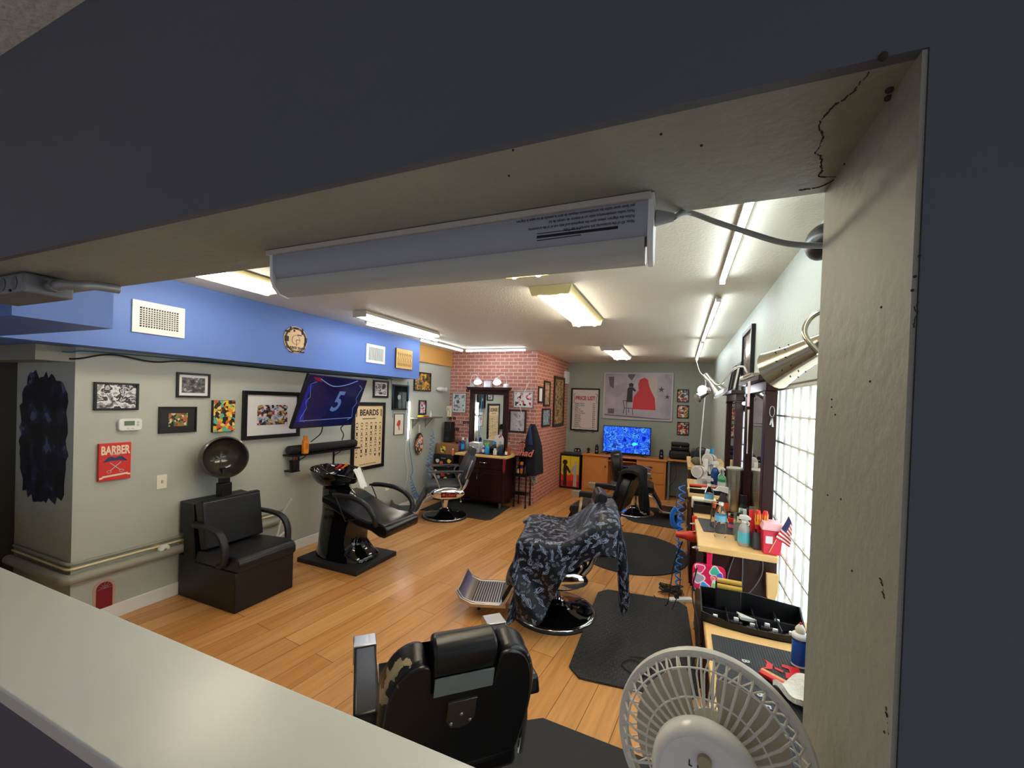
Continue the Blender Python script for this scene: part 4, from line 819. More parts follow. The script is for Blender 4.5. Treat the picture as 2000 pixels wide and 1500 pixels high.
tag(obj('small_towel', MB().sheet(lambda u, v: (.03 + .10 * u + .02 * math.sin(v * 6), -.05 + .11 * v, .10 * (1 - u * 1.7) * (1 if u > .25 else .95) - .0 + .015 * math.sin(v * 9 + u * 3)), 10, 8, .006), mat('white cloth', (226, 224, 220), .8, bump=.4, bscale=90), None, (-3.035, 3.22, .80), smooth=80), 'small crumpled white cloth hanging over the front rim of the basin', 'cloth')
t = thing('tool_cup', 'small black cup holding a dark red handle, behind the basin', 'cup', (-3.60, 2.98, .862))
obj('cup_body', MB().lathe([(.036, 0), (.045, .10), (.041, .10), (.034, .006), (0, .006)], n=20), black, t, smooth=50)
obj('handles', MB().cyl((0, 0, .02), (.01, .02, .22), .005).cyl((.01, -.01, .02), (-.004, -.01, .16), .006).cyl((-.01, .01, .02), (.02, .03, .18), .004), mat('dark red handle', (120, 30, 30), .4), t)
tag(obj('cup_ledge', MB().box(-.055, .055, -.05, .05, -.012, 0), blackm, None, (-3.62, 2.98, .8595)), 'small black ledge on the wall holding the black cup', 'shelf')
tag(obj('wall_drain_hose', MB().tube(smoothpath([(-3.45, 2.84, .62), (-3.50, 2.80, .5), (-3.52, 2.76, .30), (-3.52, 2.74, .2), (-3.52, 2.82, .15), (-3.52, 2.88, .2), (-3.52, 2.84, .28), (-3.52, 2.76, .25)], 8), .012, 8), mat('white grey hose', (200, 198, 186), .4), smooth=80), 'pale looped hose hanging at the wall behind the washing unit', 'hose')

# ---------------------------------------------------------------- barber chairs
def rounded(x0, x1, y0, y1, z0, z1, r):
    m = MB().box(x0, x1, y0, y1, z0, z1); return m
def barber_chair(name, label, x, y, heading, style, seat_m, z_seat=.46, recline=18, arm_h=.20, base_r=.30, leg=True, plate=True, head=True, back_h=.46, back_w=.50):
    t = thing(name, label, 'barber chair', (x, y, 0), math.radians(heading), 'barber chairs')
    obj('base_ring', MB().lathe([(base_r + .012, 0.001), (base_r + .014, .012), (base_r, .020), (base_r - .02, .020)], n=44), rubber, t, smooth=50)
    obj('base', MB().lathe([(base_r - .012, .024), (base_r - .035, .036), (.16, .054), (.10, .077), (.082, .097), (.080, .10), (.0, .10)], n=44), mat('glossy black base', (14, 14, 16), .07, coat=.4) if style in 'AC' else chrome, t, smooth=50)
    obj('base_rim', MB().lathe([(base_r, .004), (base_r, .022), (base_r - .006, .028), (base_r - .02, .028), (base_r - .02, .02)], n=44), chrome, t, smooth=50)
    obj('column', MB().cyl((0, 0, .095), (0, 0, .30), .046, n=26).lathe([(.075, .10), (.078, .108), (.06, .114), (.05, .13)], n=26), chrome, t, smooth=60)
    zs = z_seat
    obj('lever', MB().tube([(-.03, -.05, .27), (-.08, -.16, .26), (-.16, -.24, .235)], .009, 8).bar((-.15, -.23, .237), (-.20, -.28, .222), .03, .008), chrome, t, smooth=60)
    obj('seat_pan', MB().box(-.20, .20, -.20, .20, zs - .16, zs - .08), blackm, t, bevel=.02)
    obj('seat', MB().prism([(-.23, zs - .07), (-.23, zs + .0), (-.20, zs + .02), (.10, zs + .015), (.22, zs + .02), (.275, zs - .005), (.29, zs - .05), (.27, zs - .09), (.20, zs - .10)], -.235, .235, 'y'), seat_m, t, bevel=.022, seg=3)
    # backrest, reclined about the rear of the seat
    Rb = Matrix.Translation((-.20, 0, zs + .03)) @ Matrix.Rotation(math.radians(-recline), 4, 'Y')
    w = back_w / 2; h = back_h
    if style == 'N':
        hp = [(p_.x, p_.y) for p_ in smoothpath([(w * .9, 0, 0), (w * .98, h * .3, 0), (w, h * .55, 0), (w * .96, h * .76, 0), (w * .84, h * .92, 0), (w * .66, h * .995, 0), (w * .52, h, 0), (w * .455, h * .95, 0), (w * .43, h * .76, 0)], 3)]
        poly = hp + [(-a, b) for a, b in hp[::-1]]
    else:
        poly = [(-w * .88, 0), (w * .88, 0), (w, h * .4), (w * .98, h * .7), (w * .8, h * .93), (w * .5, h), (-w * .5, h), (-w * .8, h * .93), (-w * .98, h * .7), (-w, h * .4)]
    m_ = MB().prism(poly, -.055 if style != 'B' else -.085, .045, 'x', Rb)
    bo = obj('backrest', m_, seat_m, t, bevel=.024, seg=4, smooth=50)
    if style != 'B' or True:
        obj('back_panel', MB().prism([(a * .93, .012 + b * .965) for a, b in poly], -.064 if style != 'B' else -.094, -.05, 'x', Rb), seat_m, t, bevel=.004, smooth=50)
    if head:
        if style == 'N':
            obj('headrest', MB().prism(rrect(.095, .115, .035, -.015, h * .97), -.098, .098, 'y', Rb), seat_m, t, bevel=.010, smooth=50)
            obj('headrest_plate', MB().box(-.068, -.061, -.092, .092, h * .74, h * .88, Rb), mat('grey plate', (112, 118, 118), .5), t)
            obj('headrest_bracket', MB().prism([(-.045, h * .66), (.045, h * .66), (.045, h * .50), (.03, h * .44), (0, h * .425), (-.03, h * .44), (-.045, h * .50)], -.070, -.064, 'x', Rb).box(-.072, -.05, -.046, .046, h * .655, h * .672, Rb), mat('dull bracket metal', (110, 108, 106), .35, metal=.9), t, bevel=.001)
            for yy, zz_ in ((0, .55), (-.03, .48), (.03, .48)): obj('screw', MB().ball((-.0715, yy, h * zz_), (.003, .006, .006), 8, 5, Rb), steel, t)
        else:
            obj('headrest_stem', MB().box(-.03, -.02, -.03, .03, h * .9, h * 1.06, Rb), chrome, t)
            obj('headrest', MB().prism(rrect(.085, .11, .03, -.0, h * 1.1), -.115, .115, 'y', Rb), seat_m, t, bevel=.012, smooth=50)
    za = zs + arm_h; aw = .04 if style == 'N' else .032
    for s in (-1, 1):
        ya = s * .275
        if style in 'NB' :
            obj('arm_frame', MB().tube(smoothpath([(-.16, ya, zs - .08), (-.19, ya, zs + .06), (-.18, ya, za - .05), (-.12, ya, za - .03)], 5), .013, 8), chrome, t, smooth=60); obj('arm_post', MB().bar((.14, ya, zs - .06), (.12, ya, za - .03), .03, .02), chrome, t)
            ao = obj('armrest', MB().prism([(-.24, za - .045), (.14, za - .045), (.14, za + .012), (-.05, za + .02), (-.22, za + .01)], ya - aw, ya + aw, 'y'), seat_m, t, bevel=.010, seg=3)
            tip = obj('arm_tip', MB().prism([(.14, za - .058), (.215, za - .052), (.235, za - .02), (.228, za + .012), (.14, za + .016)], ya - aw - .004, ya + aw + .004, 'y'), steel, t, bevel=.004)
        else:
            obj('armrest', MB().prism([(-.20, za - .012), (.26, za - .008), (.275, za), (.26, za + .010), (-.20, za + .012)], ya - .03, ya + .03, 'y'), seat_m, t, bevel=.006)
            obj('arm_trim', MB().prism([(-.21, za - .018), (.27, za - .014), (.285, za - .008), (-.21, za - .012)], ya - .034, ya + .034, 'y').box(-.21, .275, ya - .034, ya - .030, za - .012, za + .002).box(-.21, .275, ya + .030, ya + .034, za - .012, za + .002), chrome, t)
            obj('arm_support', MB().tube(smoothpath([(.20, ya, za - .015), (.17, ya, za - .06), (.10, ya, zs - .02), (.10, ya, zs - .06)], 5), .011, 8), chrome, t, smooth=60); obj('arm_support', MB().tube(smoothpath([(-.17, ya, za - .015), (-.14, ya, za - .08), (-.18, ya, zs - .0), (-.14, ya, zs - .06)], 5), .012, 8), chrome, t, smooth=60)
            Ts = Matrix.Translation((-.0, s * .262, zs - .095)) 
            obj('side_shield', MB().ball((0, 0, 0), (.235, .055, .085), 32, 12, Ts), chrome, t, smooth=80)
            obj('back_bracket', MB().tube(smoothpath([(-.17, s * .262, zs - .08), (-.235, s * .262, zs + .0), (-.27, s * .255, zs + .09)], 5), .018, 10).tube([tuple(Rb @ Vector((-.01, s * (w + .012), .08))), tuple(Rb @ Vector((-.01, s * (w + .01), h * .5))), tuple(Rb @ Vector((-.01, s * (w * .96 + .008), h * .85)))], .012, 8), chrome, t, smooth=60)
    if leg:
        obj('leg_rest', MB().prism([(.255, zs - .11), (.285, zs - .09), (.40, .16), (.385, .13), (.36, .13)], -.19, .19, 'y'), seat_m, t, bevel=.006)
        for s in (-1, 1): obj('leg_frame', MB().tube(smoothpath([(.20, s * .215, zs - .13), (.28, s * .215, .30), (.36, s * .215, .16), (.40, s * .215, .115)], 6), .013, 8), chrome, t, smooth=60)
    if plate:
        pl = obj('footrest', MB().prism([(.37, .105), (.62, .10), (.70, .135), (.735, .20), (.728, .205), (.69, .148), (.615, .118), (.37, .122)], -.185, .185, 'y'), steel if style == 'C' else seat_m, t, bevel=.003)
        rb = MB()
        for i in range(13): rb.box(.39 + i * .019, .398 + i * .019, -.165, .165, .120 - i * .0003, .1225)
        if style == 'C': obj('footrest_ribs', rb, rubber, pl)
        for s in (-1, 1): obj('footrest_frame', MB().prism([(.36, .10), (.62, .092), (.71, .13), (.745, .20), (.735, .205), (.695, .150), (.615, .118), (.36, .125)], s * .20 - .012, s * .20 + .012, 'y'), steel, t, bevel=.003)
        for s in (-1, 1): obj('footrest_leg', MB().cyl((.58, s * .10, .03), (.58, s * .10, .10), .009, n=10).ball((.58, s * .10, .028), .014, 10, 6), blackm, t)
    return t
ch1 = barber_chair('barber_chair', 'charcoal barber chair with chrome oval sides in front of the mahogany cabinet', -2.975, 4.90, 216, 'A', greyleather, recline=20, z_seat=.47, back_h=.40)
for c in ch1.children:
    if c.name.startswith('side_shield') : pass
o = obj('name_plate', MB().box(-.105, .095, -.004, .004, -.032, .032), mat('maroon plate', (60, 16, 20), .3), ch1, (-.01, .3225, .372), label='maroon name plate'); o.rotation_euler = (0, 0, 0)
redn = mat('red lettering', (222, 70, 60), .4)
text('name_lettering', 'Chad', .06, redn, o, (-.02, .0045, 0), (PI / 2, 0, PI), shear=.4, bold=.01)
obj('name_emblem', MB().prism([(.06 + .02 * math.cos(a) * (1 if i % 2 else .75), .02 * math.sin(a) * (1 if i % 2 else .75)) for i, a in enumerate([2 * PI * k / 16 for k in range(16)])], .004, .0052), redn, o)
ch2 = barber_chair('barber_chair', 'barber chair under a dark patterned cape, its ribbed chrome footrest pointing left', -.86, 3.09, 197, 'C', leather, recline=16, z_seat=.47, arm_h=.15, back_h=.40, back_w=.42, base_r=.32)
ch3 = barber_chair('barber_chair', 'black barber chair with square chrome arm tips, dark coat over its backrest', -.80, 4.66, 173, 'B', leather, recline=18, z_seat=.50, back_h=.40, arm_h=.17, head=False)
ch4 = barber_chair('barber_chair', 'farthest black barber chair, in front of the wooden desk, facing right', -.60, 6.42, 4, 'B', leather, recline=8, z_seat=.46, back_h=.44, head=False, arm_h=.19)
def worn_mat():
    m = leather.copy(); m.name = 'worn black upholstery'; nt = m.node_tree; b = nt.nodes['Principled BSDF']
    tc = nt.nodes.new('ShaderNodeTexCoord'); n = nt.nodes.new('ShaderNodeTexNoise'); n.inputs['Scale'].default_value = 26; n.inputs['Detail'].default_value = 5; nt.links.new(tc.outputs['Object'], n.inputs[0])
    prev = None
    for c, r in (((-.322, .236, .775), .022), ((-.33, .215, .82), .030), ((-.335, .185, .85), .022), ((-.32, -.225, .83), .014)):
        d = nt.nodes.new('ShaderNodeVectorMath'); d.operation = 'DISTANCE'; d.inputs[1].default_value = c; nt.links.new(tc.outputs['Object'], d.inputs[0])
        a = nt.nodes.new('ShaderNodeMath'); a.operation = 'MULTIPLY_ADD'; a.inputs[1].default_value = .16; a.inputs[2].default_value = -.08; nt.links.new(n.outputs[0], a.inputs[0])
        s = nt.nodes.new('ShaderNodeMath'); s.operation = 'ADD'; nt.links.new(d.outputs['Value'], s.inputs[0]); nt.links.new(a.outputs[0], s.inputs[1])
        l = nt.nodes.new('ShaderNodeMath'); l.operation = 'LESS_THAN'; l.inputs[1].default_value = r; nt.links.new(s.outputs[0], l.inputs[0])
        if prev is None: prev = l
        else:
            q = nt.nodes.new('ShaderNodeMath'); q.operation = 'MAXIMUM'; nt.links.new(prev.outputs[0], q.inputs[0]); nt.links.new(l.outputs[0], q.inputs[1]); prev = q
    x = nt.nodes.new('ShaderNodeMix'); x.data_type = 'RGBA'; x.inputs[6].default_value = lin((20, 20, 23)); x.inputs[7].default_value = lin((150, 138, 112)); nt.links.new(prev.outputs[0], x.inputs[0]); nt.links.new(x.outputs[2], b.inputs['Base Color'])
    return m
worn = worn_mat()
ch5 = barber_chair('barber_chair', 'nearest black barber chair seen from behind, its upholstery worn at the shoulder', -.82, 1.356, 133, 'N', worn, recline=15, z_seat=.42, back_h=.45, arm_h=.225, back_w=.50)
# ---------------------------------------------------------------- cape over the second chair
def cape_mat():
    m = bpy.data.materials.new('patterned cape'); m.use_nodes = True; nt = m.node_tree; b = nt.nodes['Principled BSDF']; b.inputs['Roughness'].default_value = .42; b.inputs['Specular IOR Level'].default_value = .3
    b.inputs['Sheen Weight'].default_value = .0
    uv = nt.nodes.new('ShaderNodeUVMap'); N_ = nt.nodes.new; K = nt.links.new
    def math_(op, a, b_=None):
        n = N_('ShaderNodeMath'); n.operation = op
        for i, q in enumerate((a, b_)):
            if q is None: continue
            if isinstance(q, (int, float)): n.inputs[i].default_value = q
            else: K(q, n.inputs[i])
        return n.outputs[0]
    def motifs(sc, off, ay, r0):
        mp = N_('ShaderNodeMapping'); mp.inputs['Scale'].default_value = (sc, sc, sc); mp.inputs['Location'].default_value = (off, off * .7, 0); K(uv.outputs[0], mp.inputs[0])
        w = N_('ShaderNodeTexNoise'); w.inputs['Scale'].default_value = 2.2; K(mp.outputs[0], w.inputs[0])
        ad = N_('ShaderNodeVectorMath'); ad.operation = 'MULTIPLY_ADD'; ad.inputs[1].default_value = (.5, .5, 0); K(w.outputs[1], ad.inputs[0]); K(mp.outputs[0], ad.inputs[2])
        v = N_('ShaderNodeTexVoronoi'); v.voronoi_dimensions = '2D'; v.inputs['Scale'].default_value = 1; v.inputs['Randomness'].default_value = .8; K(ad.outputs[0], v.inputs[0])
        d = N_('ShaderNodeVectorMath'); d.operation = 'SUBTRACT'; K(ad.outputs[0], d.inputs[0]); K(v.outputs['Position'], d.inputs[1])
        sp = N_('ShaderNodeSeparateColor'); K(v.outputs['Color'], sp.inputs[0])
        r = N_('ShaderNodeVectorRotate'); r.rotation_type = 'Z_AXIS'; K(d.outputs[0], r.inputs['Vector']); K(math_('MULTIPLY', sp.outputs[0], 6.28), r.inputs['Angle'])
        m2 = N_('ShaderNodeVectorMath'); m2.operation = 'MULTIPLY'; m2.inputs[1].default_value = (1, ay, 0); K(r.outputs[0], m2.inputs[0])
        ln = N_('ShaderNodeVectorMath'); ln.operation = 'LENGTH'; K(m2.outputs[0], ln.inputs[0]); L = ln.outputs['Value']
        ring = math_('LESS_THAN', math_('ABSOLUTE', math_('SUBTRACT', L, r0)), .042)
        core = math_('LESS_THAN', L, r0 * .55); fill = math_('MULTIPLY', math_('MULTIPLY', core, sp.outputs[1]), .55)
        sx = N_('ShaderNodeSeparateXYZ'); K(r.outputs[0], sx.inputs[0])
        tail = math_('MULTIPLY', math_('LESS_THAN', math_('ABSOLUTE', sx.outputs[1]), .035), math_('LESS_THAN', math_('ABSOLUTE', sx.outputs[0]), r0 * 1.5))
        return math_('MAXIMUM', ring, math_('MAXIMUM', fill, tail))
    mu_ = math_('MAXIMUM', motifs(13, 3.1, 2.3, .34), math_('MULTIPLY', motifs(21, 8.7, 1.8, .26), .45))
    mx = nt.nodes.new('ShaderNodeMix'); mx.data_type = 'RGBA'; mx.inputs[6].default_value = lin((13, 15, 28)); mx.inputs[7].default_value = lin((126, 140, 168))
    nt.links.new(mu_, mx.inputs[0]); nt.links.new(mx.outputs[2], b.inputs['Base Color']); return m
def cape():
    hx0, hx1, hy = -.36, .30, .315
    nu, nv = 64, 64; V = []; UV = []
    def edge(a, k):  # near side reach along the chair
        return k
    for i in range(nu + 1):
        for j in range(nv + 1):
            u = i / nu; v = j / nv
            sm_ = lambda a, b, x: (lambda q: q * q * (3 - 2 * q))(max(0, min(1, (x - a) / (b - a)))); near = .46 - .24 * sm_(.12, .24, u) + .34 * sm_(.53, .68, u)
            front = .36 + .08 * math.sin(v * 5); back = .40
            X_ = -(abs(hx0) + back) + (abs(hx0) + back + hx1 + front) * u
            Y_ = -(hy + .30) + (2 * hy + .30 + near) * v
            px_ = min(hx1, max(hx0, X_)); py_ = min(hy, max(-hy, Y_))
            dx = X_ - px_; dy = Y_ - py_; dr = math.hypot(dx, dy)
            k = max(0, min(1, (-px_ - .02) / .24)); k = k * k * (3 - 2 * k)
            top = .665 + .245 * k * (1 - .38 * (py_ / hy) ** 2) - (.025 * (1 - k)) * (1 - (py_ / hy) ** 2) + .006 * math.sin(px_ * 23 + py_ * 9)
            if dr > 1e-6:
                nx, ny = dx / dr, dy / dr; fl = .12 * dr + .035 * min(1, dr * 5) * math.sin((X_ * 17 + Y_ * 13)) * min(1, dr * 3)
                bend = min(dr, .05)
                x_ = px_ + nx * (bend * .6 + fl); y_ = py_ + ny * (bend * .6 + fl); z_ = top - max(0, dr - .012)
            else: x_, y_, z_ = px_, py_, top
            pass
            V.append((x_, y_, max(.10, z_))); UV.append((X_, Y_))
    k = nv + 1
    F = [(i * k + j, (i + 1) * k + j, (i + 1) * k + j + 1, i * k + j + 1) for i in range(nu) for j in range(nv)]
    me = bpy.data.meshes.new('cape'); me.from_pydata(V, [], F); me.materials.append(cape_mat())
    uvl = me.uv_layers.new(name='UVMap')
    for l in me.loops: uvl.data[l.index].uv = UV[l.vertex_index]
    me.polygons.foreach_set('use_smooth', [True] * len(me.polygons))
    o = bpy.data.objects.new('barber_cape', me); COL.objects.link(o); s = o.modifiers.new('s', 'SOLIDIFY'); s.thickness = .003
    return o
cp = cape(); cp.location = (-.80, 3.10, .0); cp.rotation_euler = (0, 0, math.radians(193))
tag(cp, 'black cape with silvery barber tool pattern draped over the middle chair', 'cape')
# coat over the third chair
fur = mat('black fuzzy coat', (16, 16, 17), .95, bump=1., bscale=60)
def drape(name, m, pts_top, w, label, cat, T, th=.02):
    o = obj(name, MB().sheet(lambda u, v: T @ Vector(pts_top(u, v)), 20, 14, th), m, None, smooth=80); return tag(o, label, cat)
T3 = Matrix.Translation((-.80, 4.66, 0)) @ Matrix.Rotation(math.radians(173), 4, 'Z')
def coatp(u, v):
    # goes up the front of the backrest, over the top and down behind
    s = u * 1.0
    if s < .25: x, z = -.255 - .045 * (s / .25), .74 + .185 * (s / .25)
    elif s < .40: q = (s - .25) / .15; x, z = -.300 - .155 * q, .925 + .02 * math.sin(q * PI)
    else: q = (s - .40) / .60; x, z = -.455 - .035 * q + .01 * math.sin(q * 5 + v * 4), .925 - .50 * q * (1 - .3 * v)
    return (x + .012 * math.sin(v * 19), -.16 + .44 * v * (1 - .25 * max(0, s - .4)), z + .01 * math.sin(v * 23 + s * 7))
drape('draped_coat', fur, coatp, .5, 'fuzzy black coat thrown over the backrest of the chair behind the caped one', 'coat', T3, .025)
# floor mats
def matp(name, poly, z, m, label): return tag(obj(name, MB().prism(poly, .001, z, 'z'), m, None, bevel=.003), label, 'mat')
matp('floor_mat', [(-3.45, 5.86), (-2.36, 5.80), (-2.33, 5.05), (-2.38, 4.99), (-3.45, 4.99)], .010, rubber, 'black rectangular floor mat under the chair by the brick wall cabinet')
def studs():
    m = bpy.data.materials.new('studded rubber'); m.use_nodes = True; nt = m.node_tree; b = nt.nodes['Principled BSDF']; b.inputs['Roughness'].default_value = .5
    b.inputs['Base Color'].default_value = lin((46, 47, 48)); tc = nt.nodes.new('ShaderNodeTexCoord')
    k = nt.nodes.new('ShaderNodeTexBrick'); k.inputs['Scale'].default_value = 1; k.inputs['Brick Width'].default_value = .034; k.inputs['Row Height'].default_value = .030; k.inputs['Mortar Size'].default_value = .007; k.inputs['Mortar Smooth'].default_value = .4
    nt.links.new(tc.outputs['Object'], k.inputs[0]); bp = nt.nodes.new('ShaderNodeBump'); bp.inputs['Strength'].default_value = 1; bp.inputs['Distance'].default_value = .006; bp.invert = True
    nt.links.new(k.outputs[1], bp.inputs['Height']); nt.links.new(bp.outputs[0], b.inputs['Normal']); return m
matp('anti_fatigue_mat', [(-.60, 3.55), (-.53, 3.64), (.03, 3.70), (.11, 3.62), (.16, 2.55), (.08, 2.46), (-.50, 2.40), (-.58, 2.48)], .016, studs(), 'studded black rubber mat beside the caped chair')
matp('floor_mat', [(-.46 + .60 * math.cos(2 * PI * i / 56), 4.74 + .66 * math.sin(2 * PI * i / 56)) for i in range(56)], .010, rubber, 'round dark floor mat behind the caped chair')
matp('floor_mat', [(-.78, 6.9), (.06, 6.9), (.06, 5.86), (-.54, 5.93), (-.64, 6.02), (-.78, 6.3)], .010, rubber, 'dark floor mat under the farthest barber chair')
matp('floor_mat', [(-1.2, .9), (-1.2, 1.60), (-.60, 2.02), (.14, 1.98), (.14, .9)], .010, rubber, 'dark floor mat in the lower foreground under the nearest chair')
# ---------------------------------------------------------------- cabinet with mirror at the brick wall
t = thing('vanity_cabinet', 'dark mahogany cabinet with two doors and a light wood top against the brick wall', 'cabinet', (-2.80, 5.90, 0))
xa, xb, ya, yb2, zt = -.36, .40, -.36, .19, .80
obj('carcass', MB().box(xa, xb, ya + .02, yb2, .10, zt - .03), mahog, t, bevel=.004)
obj('top', MB().box(xa - .05, xb + .06, ya - .02, yb2, zt - .03, zt), pine, t, bevel=.004)
dr = obj('drawer', MB().box(xa + .02, xb - .02, ya + .002, ya + .0195, .60, zt - .045), mahog, t, bevel=.003)
obj('handle', MB().tube([(.02, ya - .01, .69), (.04, ya - .025, .69), (.12, ya - .025, .69), (.14, ya - .01, .69)], .006, 6), chrome, dr)
for x0, x1, hx in ((xa + .02, .015, -.012), (.025, xb - .02, .05)):
    d_ = obj('door', MB().box(x0, x1, ya + .002, ya + .0195, .13, .585).box(x0 + .05, x1 - .05, ya - .004, ya + .002, .18, .535), mahog, t, bevel=.003)
    obj('handle', MB().tube([(hx, ya - .002, .50), (hx, ya - .024, .49), (hx, ya - .024, .43), (hx, ya - .002, .42)], .005, 6), chrome, d_)
for x in (xa + .05, xb - .05):
    for y in (ya + .06, yb2 - .05): obj('caster', MB().cyl((x - .012, y, .028), (x + .012, y, .028), .026, n=14).box(x - .016, x + .016, y - .018, y + .018, .05, .10), steel, t)
t = thing('sticker_drawers', 'dark drawer unit covered in stickers beside the mahogany cabinet', 'cabinet', (-3.44, 5.90, 0))
obj('carcass', MB().box(-.20, .16, -.30, .18, .02, .74), mat('dark drawer unit', (30, 24, 26), .4), t, bevel=.003)
for i, z in enumerate((.06, .30, .53)):
    d_ = obj('drawer', MB().box(-.19, .15, -.312, -.3005, z, z + (.21 if i < 2 else .18)), mat('dark drawer unit', (30, 24, 26), .4), t, bevel=.002)
    obj('handle', MB().cyl((-.05, -.325, z + .16), (.03, -.325, z + .16), .005, n=8), steel, d_)
random.seed(8)
stc = [(220, 210, 200), (220, 90, 60), (236, 200, 60), (140, 60, 140), (230, 230, 230), (200, 180, 150), (210, 60, 50), (240, 220, 90), (180, 200, 210)]
for i, (x, z) in enumerate(((-.12, .64), (-.05, .61), (.09, .65), (.08, .58), (-.15, .46), (.08, .47), (-.02, .42), (.03, .36), (-.10, .38), (-.12, .24), (.04, .22))):
    c = stc[i % 9]; tt = obj('sticker', MB().prism([(x + random.uniform(.7, 1.1) * .04 * math.cos(a), z + random.uniform(.7, 1.1) * .035 * math.sin(a)) for a in [2 * PI * k / 8 for k in range(8)]], -.3145, -.3125), mat('sticker %d' % (i % 9), c, .5), t)
t = thing('vanity_mirror', 'tall mahogany framed mirror standing on the cabinet at the brick wall', 'mirror', (-2.80, 6.02, .801))
def PX(x, y, Y=6.0): p = at(x, y, Y=Y); return p.x + 2.80, p.z - .801
xl, z1 = PX(919.4, 769); xr, _ = PX(992, 769); gl, gz = PX(926.6, 770); grr, _ = PX(984.8, 770); cl, cz = PX(914.6, 755.6); crr, _ = PX(997.4, 755.6)
obj('frame', MB().box(xl, gl, -.05, .03, 0, gz).box(grr, xr, -.05, .03, 0, gz).box(xl, xr, -.05, .03, gz, cz - .02).box(gl, grr, -.02, .03, 0, .05), mahog, t, bevel=.004)
obj('crown', MB().prism([(cl + .03, cz - .05), (crr - .03, cz - .05), (crr, cz - .01), (crr, cz), (cl, cz), (cl, cz - .01)], -.09, .04), mahog, t, bevel=.003)
obj('glass', MB().box(gl, grr, -.012, -.008, .05, gz), mat('mirror glass', (235, 238, 236), .01, metal=1), t)
ctop = cz + .801
bulb = tube_mat('bulb glow', (235, 242, 255), 16)
for x, yy in ((933, 745), (970.5, 744)):
    p = at(x, yy, Y=5.97); t = thing('clip_lamp', 'white bell shaped lamp on top of the vanity mirror, ' + ('left one' if x < 950 else 'right one'), 'lamp', (p.x, p.y, ctop + .001), 0, 'white lamps on the mirror')
    T = Matrix.Translation((0, 0, .10)) @ Matrix.Rotation(math.radians(150), 4, 'X') @ Matrix.Rotation(.35, 4, 'Y')
    obj('shade', MB().lathe([(.014, -.06), (.03, -.05), (.055, -.01), (.068, .03), (.064, .03), (.05, -.008), (.025, -.045)], (0, 0, 0), 24, T), whiteplastic, t, smooth=60)
    obj('bulb', MB().ball((0, 0, .012), (.040, .040, .034), 14, 8, T), bulb, t, smooth=80)
    s = -1 if x < 950 else 1
    obj('arm', MB().tube(smoothpath([(0, .01, .15), (s * .05, .03, .20), (s * .12, .04, .19), (s * .15, .04, .10), (s * .15, .03, .012)], 6), .005, 6).box(s * .15 - .03, s * .15 + .03, .0, .06, 0, .02), whiteplastic, t, smooth=60)
for x, lb_ in ((951, 'white carton between the two lamps on top of the vanity mirror'), (921, 'small pale box at the left end of the mirror top'), (987, 'small pale box at the right end of the mirror top')):
    p = at(x, 750, Y=6.0); w = .062 if x == 951 else .035
    tag(obj('carton', MB().box(-w, w, -.03, .03, 0, .105 if x == 951 else .06), mat('carton white', (214, 218, 226), .5), None, (p.x, 6.04, ctop + .001), bevel=.002), lb_, 'box')
tag(cable('lamp_cable', [(-2.22, 6.07, 1.95), (-2.3, 6.07, 1.78), (-2.36, 6.07, 1.66), (-2.40, 6.07, 1.64), (-2.35, 6.07, 1.5), (-2.32, 6.07, 1.38), (-2.38, 6.07, 1.33), (-2.42, 6.07, 1.36)], .005, cordwhite), 'thin white cord looping down the brick at the right of the mirror', 'cord')
tag(cable('lamp_cable', [(-3.12, 6.085, 1.62), (-3.18, 6.085, 1.55), (-3.19, 6.085, 1.2), (-3.21, 6.085, .96)], .004, cordblack), 'thin black cord running down the brick at the left of the mirror', 'cord')
# things on the cabinet top
def bottle(name, label, x, y, z, r, h, m, capm=None, neck=.4, group=None, cat='bottle', band=None, sx=1., cap_h=.18):
    t = thing(name, label, cat, (x, y, z + .0005), 0, group); bh = h * (1 - cap_h)
    obj('body', MB().lathe([(0, 0), (r * .9, 0), (r, .004), (r, bh * .78), (r * .8, bh * .88), (r * neck, bh)], n=18, sx=sx), m, t, smooth=50)
    obj('cap', MB().lathe([(r * neck * 1.15, bh), (r * neck * 1.15, h * .985), (r * neck * .9, h)], n=14), capm or whiteplastic, t, smooth=50)
    if band: obj('label_band', MB().lathe([(r * 1.015, bh * .2), (r * 1.015, bh * .68)], n=18, sx=sx), band, t, smooth=50)
    return t
def sprayer(name, label, x, y, z, r, h, m, hm, band=None, rz=0):
    t = thing(name, label, 'bottle', (x, y, z + .0005), rz)
    obj('body', MB().lathe([(0, 0), (r * .9, 0), (r, .004), (r, h * .5), (r * .75, h * .66), (r * .35, h * .74)], n=18), m, t, smooth=50)
    obj('spray_head', MB().cyl((0, 0, h * .74), (0, 0, h * .82), r * .42, n=12).prism([(-r * 1.1, h * .88), (r * .8, h * .84), (r * .8, h * .98), (-r * .3, h), (-r * 1.1, h * .95)], -r * .35, r * .35, 'y').tube([(-r * .35, 0, h * .86), (-r * .9, 0, h * .74), (-r * .7, 0, h * .68)], r * .14, 6), hm, t, bevel=.001)
    if band: obj('label_band', MB().lathe([(r * 1.015, h * .12), (r * 1.015, h * .45)], n=18), band, t, smooth=50)
    return t
zc = .80; navyb = mat('navy bottle', (40, 50, 120), .25); purp = mat('purple bottle', (80, 60, 140), .25); ltblue = mat('sky blue bottle', (40, 150, 216), .25); amber = mat('amber bottle', (170, 90, 40), .2); green = mat('lime plastic', (110, 200, 60), .35)
tag(obj('counter_mat', MB().box(-.27, .36, -.28, .06, 0, .006), rubber, None, (-2.80, 5.90, zc + .0005)), 'black mat covering most of the brick wall cabinet top', 'mat')
zm = zc + .007
def cx_(x, y=5.72): return at(x, 870, Y=y).x
